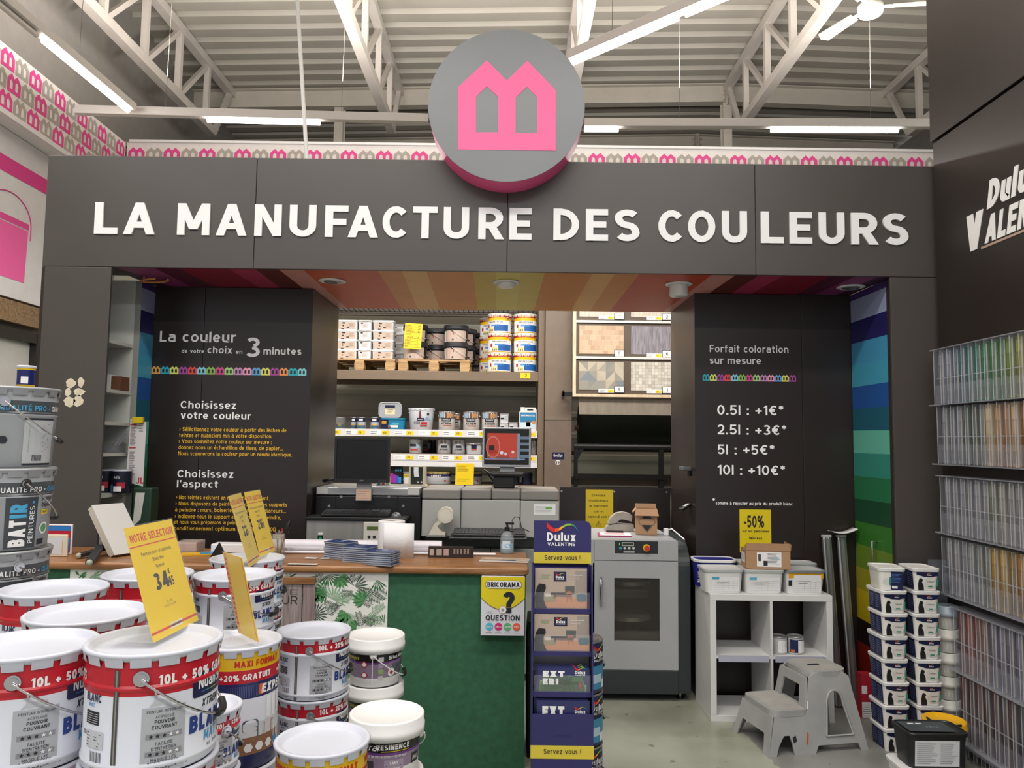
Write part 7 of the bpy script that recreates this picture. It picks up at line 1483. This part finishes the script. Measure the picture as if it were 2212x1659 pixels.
def leafl(kind, x0, x1, y, z0, h, lbl, tl=.1):
    b = thing('leaflet', lbl, 'leaflet', ((x0+x1)/2, y, z0+.001), 'leaflets in the stand'); w = x1-x0; A0 = Vector((x0, y, z0+.001)); f = lambda u, v: A0+Vector((u, tl*v, v)); bk = lambda u, v: f(u, v)+Vector((0, .008, 0)); mt = m('#b3a294', .35) if kind == 0 else m('#2a3060', .35)
    o = MB(); o.prism([(0, 0), (w, 0), (w, h), (0, h)], bk, f, mt); o.build('cover', b); o = MB(); k = [0]
    def L(n): return lambda u, v: f(u, v)-Vector((0, .0007*n, 0))
    if kind == 0:
        o.rect(L(1), 0, .002, w, h*.28, m('#c98f6c', .4)); o.rect(L(1), w*.78, h*.3, w, h*.95, m('#9a8f88', .4)); o.rect(L(1), w*.3, h*.34, w*.72, h*.4, INK); o.rect(L(2), w*.36, h*.24, w*.4, h*.34, m('#6a4a34', .5)); o.rect(L(2), w*.36, h*.3, w*.7, h*.33, m('#7a5a44', .5))
        o.prism([(w*.01, 0), (w*.23, 0), (w*.17, h*.2), (w*.17, h*.38), (w*.21, h*.5), (w*.2, h*.6), (w*.08, h*.62), (w*.03, h*.5), (0, h*.3)], None, L(3), m('#17171c', .5)); o.prism(rrect(w*.17, h*.17, w*.4, h*.3, .008), None, L(2), m('#9a9270', .5)); o.rect(L(3), w*.19, h*.29, w*.3, h*.36, m('#d9cfc0', .5))
        o.rect(L(2), w*.58, h*.36, w*.76, h*.56, m('#5a5f5c', .5)); o.rect(L(3), w*.61, h*.17, w*.62, h*.42, m('#b06a50', .5)); o.rect(L(3), w*.7, h*.17, w*.71, h*.42, m('#b06a50', .5)); o.rect(L(3), w*.61, h*.26, w*.71, h*.29, m('#c07a5c', .5)); o.rect(L(3), w*.62, h*.36, w*.7, h*.44, m('#b06a50', .5)); o.prism(rrect(w*.8, h*.18, w*.99, h*.36, .012), None, L(3), m('#4a6a78', .5))
        o.rect(L(2), w*.36, h*.68, w*.6, h*.92, NAVY); dlx(o, L(3), w*.4, h*.72, w*.16); lines(o, L(2), TXW, w*.66, h*.72, w*.92, h*.86, 3, .3); lines(o, L(2), m('#8aa080', .5), w*.12, h*.74, w*.32, h*.86, 3, .35)
    else:
        g = L(2); kk = kind == 1
        if kk:
            for i in range(26): o.rect(L(1), random.uniform(0, w*.9), h*.02, random.uniform(0, w*.9)+.01, h*.5*random.random()+.02, m(random.choice(('#3a6a3a', '#5a8a4a', '#2f4f30', '#7a9a6a')), .5))
            o.text('ERI', g, TXW, h*.26, w*.1, h*.3, w*.3, bold=.09); o.rect(L(3), w*.8, h*.12, w*.84, h*.4, m('#b0245a', .5))
        o.text('EXT', g, TXW, h*.26, w*.1, h*.62, w*.42, bold=.09); dlx(o, g, w*.72, h*.68, w*.2)
    o.build('cover_print', b); return b
za = tier(1316, 1225, YD0+.075, YBK-.03, 0); zb_ = tier(1408, 1322, YD0+.05, YBK-.05, 1); zc_ = tier(1496, 1414, YD0+.03, YBK-.07, 2)
m0, m1 = xl+.008, xr-.012
leafl(0, m0, m1-.005, YD0+.088, za[0], .178, 'leaflet with a beige room and black cat picture, upper pocket of the navy stand', .06); leafl(0, m0-.002, m1+.004, YD0+.062, zb_[0], .16, 'leaflet with a beige room and black cat picture, second pocket of the navy stand', .08)
for k in range(3): leafl(1, m0+.014-.006*k, m1+.004-.004*k, YD0+.04+.012*k, zc_[0], .1+.004*k, 'navy EXTERIEUR leaflet in the third pocket of the navy stand, %s' % ('in front', 'in the middle', 'at the back')[k], .1)
z4 = pz(1612); MB().box(xl, xr, YD0, YD0+.005, z4, pz(1543), DP).build('front_panel', t); o = MB(); f = fy(YD0-.0005, (xl+xr)/2, pz(1592)); o.rect(f, -.04, 0, .04, .0012, NAVY); o.rect(f, -.03, .006, .04, .0072, NAVY); o.build('flap_crease', t)
MB().box(xl, xr, YD0+.006, YBK-.001, z4-.01, z4, DP).build('shelf', t)
for k in range(3): leafl(2, m0+.012-.006*k, m1+.002-.005*k, YD0+.014+.014*k, z4, pz(1518)-z4+.004*k, 'navy EXT leaflet standing in the bottom box of the navy stand, %s' % ('in front', 'in the middle', 'at the back')[k], .04)
za_, zb2_ = pz(1639, YD0-.002), pz(1621, YD0-.002); o = MB(); o.box(xl-.008, xr+.008, YD0-.004, YD0-.001, za_, zb2_+.02, DY); bd = o.build('yellow_band', t); o = MB(); o.text('Servez-vous !', fy(YD0-.0055, (xl+xr)/2, za_+.022), INK, .02, 0, .0, al='c', w=(xr-xl)*.62); o.build('print', bd); MB().box(xl, xr, YD0-.003, YD0-.0002, 0, za_-.001, DP).build('base_front', t)
def duld(mb):
    R = .116; f = cyf(R); g = cyf(R+.001); mb.rect(f, -.1, .13, .18, .21, NAVY, 12); dlx(mb, g, .04, .15, .1); mb.rect(f, .0, .02, .17, .13, m('#3f8fb5', .4), 10); mb.rect(g, .1, .02, .15, .06, TXW, 3); mb.rect(g, .03, .05, .1, .09, m('#b9d2e0', .5), 5)
xd_ = aty(1303, 1400, 3.88).x-.118; z = .001; proto = None
for k, nm in enumerate(('lowest', 'middle', 'topmost')):
    l = 'navy and blue paint tin behind the leaflet stand, %s of three' % nm
    if k == 0: proto = can('paint_tin', l, 'tin', (xd_, 3.88, z), .115, .243, [(0, .3, m('#252b52', .35))], duld, 'tin', m('#a8a8a4', .25, .7), n=36, th=-1.2, drop=.1, group='tins behind the leaflet stand')
    else: clone(proto, (xd_, 3.88, z+k*.248), .1*k, l)
p = aty(1139, 1400, 4.3); o = MB(); o.T = Matrix.Translation((.155, 4.42, 0)); rloft(o, [(.001, .1, .3, .03), (.3, .11, .34, .03), (.6, .115, .35, .03), (.72, .1, .3, .04), (.74, .02, .1, .009)], m('#2b2d30', .35, var=.2, sc=8)); o.top('waste_sack', 'dark grey waste sack squeezed between counter and leaflet stand', 'sack')
# ================================================================ paint cans stacked in the foreground
REDB = '#bd1a2c'; WB = '#dfe3ee'
def nuance(R, H, txt):
    k = H/.245; T0 = -PI/2
    def dd(mb):
        at = lambda deg, z=0, o=.0008: cyf(R+o, z, T0+math.radians(deg))
        zr_ = H-.052*k if '50' in txt else H-.04*k
        for dg in (4, 186): mb.text(txt, at(dg, zr_-.011*k, .001), TXW, .021*k, bold=.06, sx=.95, maxw=R*2.5)
        f = at(-31, 0, .0012); mb.rect(f, -.0055, .002, -.0015, H-.03, m('#4a4845', .4)); mb.rect(f, -.0015, .002, .0015, H-.03, m('#8f8c88', .35)); mb.rect(f, .0015, .002, .0055, H-.03, m('#4a4845', .4))
        f = at(-56); g = at(-56, 0, .0014); mb.text('BLANC', f, m('#23264a', .5), .016*k, -.028, H*.6, sx=.85, bold=.04); mb.text('MAT', f, m('#4f8fc4', .5), .008*k, -.015, H*.555, bold=.02)
        mb.rect(f, -.024, H*.41, .02, H*.52, INK, 3); [mb.rect(g, -.022, H*(.425+.018*i), .018, H*(.428+.018*i), WHITE, 3) for i in range(5)]
        mb.text('15 L', f, INK, .009*k, -.036, H*.31, bold=.03); mb.rect(g, -.018, H*.22, .034, H*.36, m('#c9cbd2', .5), 3); lines(mb, at(-56, 0, .002), INK, -.016, H*.225, .03, H*.35, 5, .22)
        for i in range(12): mb.rect(f, -.004+i*.003, H*.05, -.004+i*.003+(.001, .0017, .0007)[i % 3], H*.19, INK)
        f = at(10); g = at(10, 0, .0014); g2 = at(10, 0, .002); GP = m('#b3b6bd', .5); mb.rect(f, -.045, H*.02, .042, H*.56, GP, 6)
        mb.prism([(-.032, H*.57), (.01, H*.57), (.018, H*.62), (-.02, H*.62)], None, g, m('#c4c8ce', .5)); mb.rect(g, -.022, H*.62, -.018, H*.72, m('#b9bcc3', .5))
        for i, (s, h) in enumerate((('PEINTURE INTERIEURE', .0055), ('ACRYLIQUE', .0055), ('POUVOIR', .0075), ('COUVRANT', .0075))): mb.text(s, g, INK, h*k, 0, H*(.515-.045*i), al='c', bold=.02 if i > 1 else -.01, maxw=.075)
        for z in (.30, .155):
            mb.rect(g, -.036, H*z, .036, H*(z+.042), m('#8e9096', .5), 5)
            for i in range(5): c_ = [(-.026+.013*i+(.005 if j % 2 == 0 else .002)*math.sin(j*PI/5), H*(z+.021)+(.005 if j % 2 == 0 else .002)*math.cos(j*PI/5)) for j in range(10)]; mb.prism(c_, None, g2, INK if i < 3 else TXW)
        for s, z in (('FACILITE', .245), ("D'ENTRETIEN", .205), ('MASQUE LES', .115), ('IMPERFECTIONS', .085), ('APPLICATION', .05), ('FACILE', .025)): mb.text(s, g, INK, .0065*k, 0, H*z, al='c', bold=.0, maxw=.07)
        f = at(58); g = at(58, 0, .0014); mb.rect(f, -.054, H*.565, .054, H*.775, m('#1d2047', .4), 9); mb.rect(at(58, 0, .0007), -.057, H*.575, .057, H*.765, m('#1d2047', .4), 9); mb.text('Nuance', g, TXW, .024*k, 0, H*.635, al='c', sx=.85, bold=.03)
        for i, c_ in enumerate(('#3f6ac0', '#4a9a5a', '#c9b030', '#c9542f')): mb.rect(g, -.036+.018*i, H*.6, -.018+.018*i, H*.608, m(c_, .5))
        mb.text('XTREM', f, INK, .016*k, 0, H*.47, al='c', shear=.2, bold=.03); lines(mb, f, GREY, -.03, H*.4, .035, H*.46, 3, .2)
        mb.text('BLANC', f, m('#27408a', .5), .036*k, -.062, H*.27, sx=.9, bold=.07); mb.text('MAT', f, m('#4f9ad0', .5), .022*k, -.02, H*.165, sx=.9, bold=.03); mb.text('15L 315m2', f, INK, .01*k, -.01, H*.09, bold=.0)
        mb.add([at(33, 0, .0007)(*p) for p in ((-.01, .01), (.05, H*.25), (.052, H*.25), (-.006, .01))], [(0, 1, 2, 3)], m('#9da2ab', .5))
    return dd
def maxi(R, H):
    T0 = -PI/2
    def dd(mb):
        at = lambda deg, z=0, o=.0008: cyf(R+o, z, T0+math.radians(deg))
        for dg in (-60, 30, 120, 210): mb.text('MAXI FORMAT', at(dg, H-.052, .001), m('#c2281c', .5), .018, 0, 0, al='c', bold=.05, maxw=.19); mb.text('+20% GRATUIT', at(dg-18, H-.091, .001), TXW, .018, 0, 0, al='c', bold=.05, maxw=.2)
        f = at(62); mb.text('EXPERT', f, TXW, .027, 0, H-.137, al='c', bold=.07, shear=.1, maxw=.13); mb.rect(at(30), -.0, H-.139, .012, H-.108, m('#d9622f', .5))
        for i in range(18): mb.rect(at(2), -.03+i*.005, H-.142, -.029+i*.005, H-.108, m('#6a72a8', .5))
        f = at(40); g = at(40, 0, .0014); mb.rect(f, -.1, .045, .08, .095, m('#8a5f48', .5), 10); mb.rect(f, -.1, .095, .08, .135, m('#c9ccd2', .5), 10)
        mb.prism(rrect(-.09, .085, -.02, .125, .012), None, g, m('#4a5560', .5)); mb.prism(rrect(-.07, .11, -.02, .145, .01), None, at(40, 0, .0011), m('#55606a', .5))
        for i in range(4): mb.disc2(g, -.05+.035*i, .065, .014, m('#e6e8ea' if i < 3 else '#3f8fc9', .5), 6)
        mb.rect(g, .0, .09, .003, .13, m('#b5835f', .5)); mb.rect(g, .03, .09, .033, .13, m('#b5835f', .5)); mb.rect(g, -.002, .125, .04, .13, m('#b5835f', .5))
        for x in (.01, .035, .06): mb.rect(at(62, 0, .0009), x-.05, .14, x-.035, H-.15, m('#eef0f4', .5))
        lines(mb, at(85), GREY, -.02, .12, .04, .2, 4, .3); mb.rect(at(75), -.03, .05, .05, .12, TXW, 4)
    return dd
def batir(R, H, back):
    def dd(mb):
        at = lambda deg, z=0, o=.001: cyf(R+o-.012, z, -PI/2+math.radians(deg), tap=.012/H)
        BL = m('#4aa3cf', .5); DK = m('#3c4146', .5)
        for i, dg in enumerate((-110, -38, 22, 90, 150, 210)): mb.text('QUALITÉ PRO -', at(dg), BL if i % 2 == (0 if back else 1) else TXW, .017, 0, H-.074, al='c', bold=.03, maxw=.17)
        if back: f = at(40); mb.rect(f, -.05, .01, .06, H-.1, m('#b4b8bb', .45), 6); lines(mb, at(40, 0, .0016), m('#7d8286', .6), -.035, .05, .04, H-.115, 16, .4); mb.rect(at(40, 0, .0016), -.05, H-.104, .06, H-.098, INK, 6); mb.rect(at(40, 0, .0016), -.05, .008, .06, .014, INK, 6); [mb.rect(at(40, 0, .0016), -.02+i*.004, .022, -.018+i*.004, .042, INK) for i in range(9)]; mb.disc2(at(-5), 0, .09, .014, INK, 6); return
        f = at(22); mb.rect(f, -.045, .006, .05, H-.085, DK, 6); q = at(22, 0, .0016); mb.text('BAT', lambda u, v: q(.015-v, .012+u), TXW, .048, bold=.07, w=.085); mb.text('IR', lambda u, v: q(.015-v, .104+u), BL, .048, bold=.07, w=.045); mb.text('PEINTURES', lambda u, v: q(.04-v, .02+u), TXW, .016, w=.12, bold=.0); mb.disc2(q, .034, .153, .004, BL, 10)
        f = at(60); q = at(60, 0, .0016); mb.text('Peinture', f, INK, .014, -.022, H-.105, bold=.03, sx=.8); mb.text('Dépolluante', f, INK, .014, -.022, H-.125, bold=.03, sx=.7); mb.rect(f, -.022, H-.15, .01, H-.134, YEL); mb.text('MAT', q, INK, .009, -.016, H-.146); lines(mb, f, GREY, -.02, .09, .03, H-.155, 3, .3); mb.disc2(f, -.005, .065, .02, TXW, 16); mb.disc2(q, -.005, .065, .014, m('#5a9a6a', .5), 12); mb.rect(f, -.03, .012, .0, .03, INK)
    return dd
def lidpt(px_, py_, w, D): return CP+ray(px_, py_)*(D*F/w)
GB = '#a7abaf'; SHOWN = {}
def column(kind, px_, py_, w, D, H0, txt, rz, lbls, grp, th=-1.75):
    p = lidpt(px_, py_, w, D); rz += math.atan((1106-px_)/F); n = max(1, round(p.z/H0)); H = p.z/n-.0055; R = D/2-.0085; key = None
    for k in range(n):                          # k = 0 on top
        lab = lbls[k] if k < len(lbls) else lbls[-1].split(' |')[0]; lab = lab.split(' |')[0]; loc = (p.x, p.y, (n-1-k)*(H+.0055)+.001)
        if k >= len(lbls): lab = grp[1]
        if key is None:
            if kind == 'n': key = can('paint_can', lab, 'can', loc, R, H, [(0, H-(.083 if '50' in txt else .06)*H/.245, WB), (0, H, REDB)], nuance(R, H, txt), 'crimp', th=th, drop=.115*H/.245, group=grp[0], beads=(H-.068*H/.245, .02), rz=rz)
            elif kind == 'x': key = can('paint_can', lab, 'can', loc, R, H, [(0, .045, '#232a5e'), (0, H-.146, WB), (0, H-.1, '#232a5e'), (0, H-.062, REDB), (0, H, '#e0b40f')], maxi(R, H), 'crimp', th=th, drop=.15, kd=-1.0, group=grp[0], rz=rz)
            elif kind == 'b': key = can('paint_bucket', lab, 'bucket', loc, R, H, [(0, .04, WHITE), (0, H-.1, '#8e7b93'), (0, H-.092, '#6a3a86'), (0, H, '#17171a')], txt(R, H), 'plastic', WHITE, rb=R-.012, th=th, drop=.11, group=grp[0], rz=rz, grip=grp[2])
            else: key = can('paint_bucket', lab, 'bucket', loc, R, H, [(0, H-.085, GB), (0, H-.042, '#4a4f53'), (0, H, GB)], batir(R, H, True), 'crimp', m('#9a9da0', .35, .3), rb=R-.012, th=th, drop=.13, group=grp[0], rz=rz, beads=(H-.085,))
        elif kind == 'g' and k == 1: key = can('paint_bucket', lab, 'bucket', loc, R, H, [(0, H-.085, GB), (0, H-.042, '#4a4f53'), (0, H, GB)], batir(R, H, False), 'crimp', m('#9a9da0', .35, .3), rb=R-.012, th=th+.5, drop=.13, group=grp[0], rz=rz, beads=(H-.085,))
        else: clone(key, loc, rz+random.uniform(-.12, .12), lab)
    return p, R, H
LOW = 'lower white paint can inside the stacks, below the visible rows'
G1 = ('white cans with red bands', 'white red-banded can in the lower hidden rows of the foreground stacks')
pa, Ra, Ha = column('n', 336, 1377, 278, .29, .24, '10L + 50% GRATUITS', 0, ['big white red-banded paint can under the tall yellow 34.95 price card', 'white red-banded can directly under the can with the 34.95 price card'], G1)
column('n', 65, 1387, 275, .29, .24, '10L + 50% GRATUITS', -.03, ['big white red-banded paint can at the lower left picture edge', 'white red-banded can under the one at the lower left picture edge'], G1)
column('n', 188, 1319, 245, .31, .245, '10L + 50% GRATUITS', .1, ['white red-banded can behind the two biggest front cans'], G1)
column('n', 118, 1267, 214, .30, .245, '10L + 50% GRATUITS', .1, ['white red-banded can just right of the grey bucket tower'], G1)
column('n', 320, 1236, 186, .30, .245, '10L + 50% GRATUITS', -.05, ['white red-banded can partly hidden behind the 34.95 price card'], G1, th=-2.7)
pf, Rf, Hf = column('n', 508, 1238, 174, .30, .215, '10L + 20% GRATUIT', -.1, ['white narrow-red-banded can carrying the 32.95 price card'], G1)
pg, Rg, Hg = column('n', 535, 1203, 157, .31, .215, '10L + 20% GRATUIT', .1, ['white narrow-red-banded can furthest back, touching the counter'], G1)
column('n', 679, 1358, 158, .29, .25, '10L + 20% GRATUIT', .06, ['white narrow-red-banded can on top of its twin, beside the white-lidded bucket', 'white narrow-red-banded can second down, beside the white-lidded bucket'], G1)
column('n', 445, 1520, 152, .19, .165, '10L + 50% GRATUIT', .25, ['smaller red-topped can squeezed between the biggest can and the yellow-banded can'], G1, th=-1.2)
G2 = ('yellow-banded cans', 'yellow-banded can in the lower hidden rows of the foreground stacks')
ph, Rh, Hh = column('x', 517, 1379, 180, .26, .315, '', 0, ['tall yellow and red banded can with a blank yellow card on its lid', 'yellow-banded can under the one with the blank yellow card'], G2, th=-2.2)
column('x', 697, 1593, 205, .26, .315, '', -.3, ['yellow-banded can with a bare white lid at the bottom of the picture'], G2, th=-1.7)
def beton(R, H):
    def dd(mb):
        at = lambda deg, z=0, o=.001: cyf(R+o-.012, z, -PI/2+math.radians(deg), tap=.012/H)
        q = at(50); q2 = at(50, 0, .002); mb.text('Béton Minéral', q, TXW, .017, -.05, H-.085, bold=.05, sx=.8); mb.rect(q, -.05, H-.1, .09, H-.093, m('#8f6aa8', .5), 5); mb.rect(q, -.03, .05, .09, H-.105, m('#5a5f68', .5), 6); mb.prism([(-.02, .055), (.02, .05), (.06, .07), (.07, .1), (.0, .085)], None, q2, m('#2a2a2c', .5)); mb.disc2(q2, -.035, .06, .018, TXW, 16); mb.disc2(at(50, 0, .003), -.035, .06, .008, RED, 8)
        mb.rect(at(-12), -.002, .01, .002, H-.06, TXW); f = at(-30)
        for z in (.1, .055): mb.add([f(-.0, z-.017), f(.017, z), f(0, z+.017), f(-.017, z)], [(0, 1, 2, 3)], RED); mb.add([at(-30, 0, .002)(*p_) for p_ in ((-.0, z-.012), (.012, z), (0, z+.012), (-.012, z))], [(0, 1, 2, 3)], TXW)
        for i in range(4): mb.rect(at(5), -.008, .03+i*.027, .014, .05+i*.027, m(('#c9c6cc', '#8fae6a', '#b5a0c0', '#d6d2d6')[i], .5))
        mb.text('RESINENCE', at(-62), m('#d9cf5a', .5), .012, 0, H-.083, al='c', bold=.04); lines(mb, at(-60), m('#b9aabf', .6), -.03, .05, .03, .13, 8, .3)
    return dd
def resin(R, H):
    def dd(mb):
        at = lambda deg, z=0, o=.001: cyf(R+o-.012, z, -PI/2+math.radians(deg), tap=.012/H)
        q = at(12); q2 = at(12, 0, .002); mb.text('RESINENCE', q, TXW, .017, 0, H-.082, al='c', bold=.06, w=.11); mb.rect(q, -.04, H-.0885, .055, H-.0865, YEL, 4); mb.text('Minéral', at(-38), TXW, .022, 0, H-.085, al='c', shear=.3); mb.text('et la décoration - Intérieur', q, TXW, .009, -.02, H-.108, al='c', w=.13)
        mb.rect(q, -.03, .012, .035, H-.115, m('#a596aa', .5), 4)
        for i, s in enumerate(('SANS', 'COUVRE', 'MASQUE')): mb.text(s, q2, TXW, .009, .002, H-.13-.02*i, al='c', bold=.03); lines(mb, q2, m('#6a5a70', .6), -.025, H-.138-.02*i, .03, H-.132-.02*i, 1, .4)
        mb.rect(at(-32), -.03, .03, .02, H-.12, m('#3c3a40', .5), 4); mb.rect(at(58), -.02, .04, .02, H-.11, m('#2c2a30', .5), 4); lines(mb, at(58, 0, .002), TXW, -.016, .05, .016, H-.12, 5, .4)
    return dd
column('b', 812, 1369, 124, .26, .213, beton, .1, ['white-lidded mauve concrete paint bucket on top, against the green counter', 'second mauve bucket down, against the green counter'], ('mauve buckets', 'mauve bucket low in the stack against the green counter', True), th=-1.75)
column('b', 836, 1537, 161, .26, .213, resin, 0, ['white-lidded mauve RESINENCE bucket nearest the bottom picture edge', 'mauve bucket under the RESINENCE bucket'], ('mauve resin buckets', 'mauve bucket low in the stack before the green counter', True), th=-.25)
pk, Rk, Hk = column('g', 22, 838, 196, .307, .262, '', 0, ['grey metal bucket on top of the left tower, barcode label facing out', 'grey metal bucket marked BATIR, second from the top of the left tower', 'grey metal bucket marked BATIR, third from the top of the left tower', 'grey metal bucket fourth from the top of the left tower'], ('grey metal buckets', 'grey metal bucket low in the left tower'), th=-1.65)
def navyt(mb): f = cyf(.0275); mb.rect(f, -.0, .012, .022, .035, TXW, 4); mb.rect(f, -.03, .02, -.02, .04, m('#d9dce6', .5), 2)
can('paint_tin', 'tiny navy and yellow tin standing on top of the grey bucket tower', 'tin', (aty(64, 822, pk.y).x, pk.y-.02, pk.z+.001), .027, .07, [(0, .008, '#e0b80f'), (0, .058, '#1a2460'), (0, .08, '#e0b80f')], navyt, 'tin', n=24)
# ---- price cards in clear holders on the lids
def card(name, label, P1, P2, TL, front, deco=None, foot=.09, side=None):
    t = thing(name, label, 'price card', P1, 'price cards on the cans'); e1 = P2-P1; W = e1.length; e1 = e1/W; e2 = TL-P1; H = e2.length; e2 = e2/H; n = e1.cross(e2).normalized()
    if n.dot(CP-P1) < 0: n = -n
    f = lambda d: (lambda u, v: P1+e1*u+e2*v+n*d)
    q = [(0, 0), (W, 0), (W, H), (0, H)]; sgn = e1.cross(e2).dot(n) > 0
    a, b2 = (f(0), f(.0012)) if sgn else (f(.0012), f(0)); o = MB(); o.prism(q, f(0), f(.0012), front); o.build('card', t); o = MB(); o.prism([(-.003, -.0), (W+.003, -.0), (W+.003, H+.003), (-.003, H+.003)], f(.0021), f(.003), clear('#ffffff', .05, .04)); hd = o.build('holder', t)
    hz = Vector((e1.y, -e1.x, 0)).normalized()*-1
    if hz.x > 0: hz = -hz
    if not foot: foot = .001
    o = MB(); c_ = [P1, P2, P2+hz*foot, P1+hz*foot]; o.add([v+Vector((0, 0, .0005)) for v in c_]+[v+Vector((0, 0, .0025)) for v in c_], [(0, 1, 2, 3), (7, 6, 5, 4), (0, 4, 5, 1), (1, 5, 6, 2), (2, 6, 7, 3), (3, 7, 4, 0)], clear('#dfe3ea', .2, .05)); o.build('foot', hd)
    if deco: o = MB(); deco(o, f(.0014), W, H); o.build('print', t)
    return t
CY1 = m('#e6c400', .4); PINKR = m('#cf3a3a', .5)
def sel(price, dec):
    def d(mb, f, W, H):
        mb.text('NOTRE SELECTION', f, PINKR, H*.07, W*.05, H*.86, W*.9, bold=.03); mb.rect(f, 0, H*.815, W, H*.825, PINKR)
        for i, s in enumerate(('Peinture murs & plafonds'.replace('&', 'et'), 'Blanc Mat', 'Nuance')): mb.text(s, f, m('#4f4a1c', .6), H*.033, W*.5, H*(.725-.065*i), al='c', bold=.0, maxw=W*.86)
        mb.text(price, f, INK, H*.15, W*.3, H*.40, w=W*.3, bold=.05); mb.text('€', f, INK, H*.05, W*.62, H*.51, bold=.04); mb.text(dec, f, INK, H*.085, W*.6, H*.4, sx=.7, bold=.04)
        mb.text('10L +50%', f, m('#6a5f1c', .6), H*.018, W*.5, H*.27, al='c'); mb.text('SOIT 2.33 LE LITRE', f, m('#6a5f1c', .6), H*.018, W*.5, H*.235, al='c'); mb.rect(f, 0, H*.055, W, H*.075, PINKR); mb.prism(rrect(W*.38, H*.04, W*.66, H*.09, H*.01), None, f, m('#d9d6c0', .5)); mb.text('BRICORAMA', lambda u, v: Vector(f(u, v))+Vector((0, -.0004, 0)), INK, H*.022, W*.52, H*.055, al='c', maxw=W*.24)
    return d
P1 = atz(331, 1389, pa.z-.004); P2 = atz(428, 1340, pa.z-.004); TL = aty(267, 1142, P1.y+.02); card('price_card', 'tall yellow price card reading NOTRE SELECTION 34.95 on the biggest can', P1, P2, TL, CY1, sel('34', '95'), .10)
P1 = atz(516, 1366, ph.z-.004); P2 = atz(560, 1388, ph.z-.004); TL = aty(482, 1192, P1.y+.01); card('price_card', 'blank yellow back of a price card on the tall yellow-banded can', P1, P2, TL, m('#ecc60a', .4), lambda mb, f, W, H: (mb.rect(f, W*.93, 0, W*.95, H, PINKR), mb.rect(f, .0, 0, W*.16, H, m('#e8a83a', .5)), lines(mb, lambda u, v: Vector(f(u, v))+Vector((0, -.0004, 0)), PINKR, W*.03, H*.1, W*.14, H*.95, 14, .5)), .1)
P1 = atz(538, 1226, pf.z-.004); P2 = atz(562, 1209, pf.z-.004); TL = aty(493, 1072, P1.y+.01); card('price_card', 'faded yellow price card reading 32.95 on the can by the counter', P1, P2, TL, m('#d9bf4a', .45), sel('32', '95'), .05)  # beige tone paints the card's back-lit look into its yellow
P1 = atz(562, 1203, pg.z-.004); P2 = atz(594, 1190, pg.z-.004); TL = aty(527, 1064, P1.y+.01); card('price_card', 'yellow price card half hidden behind the faded 32.95 card', P1, P2, TL, CY1, sel('29', '95'), 0)
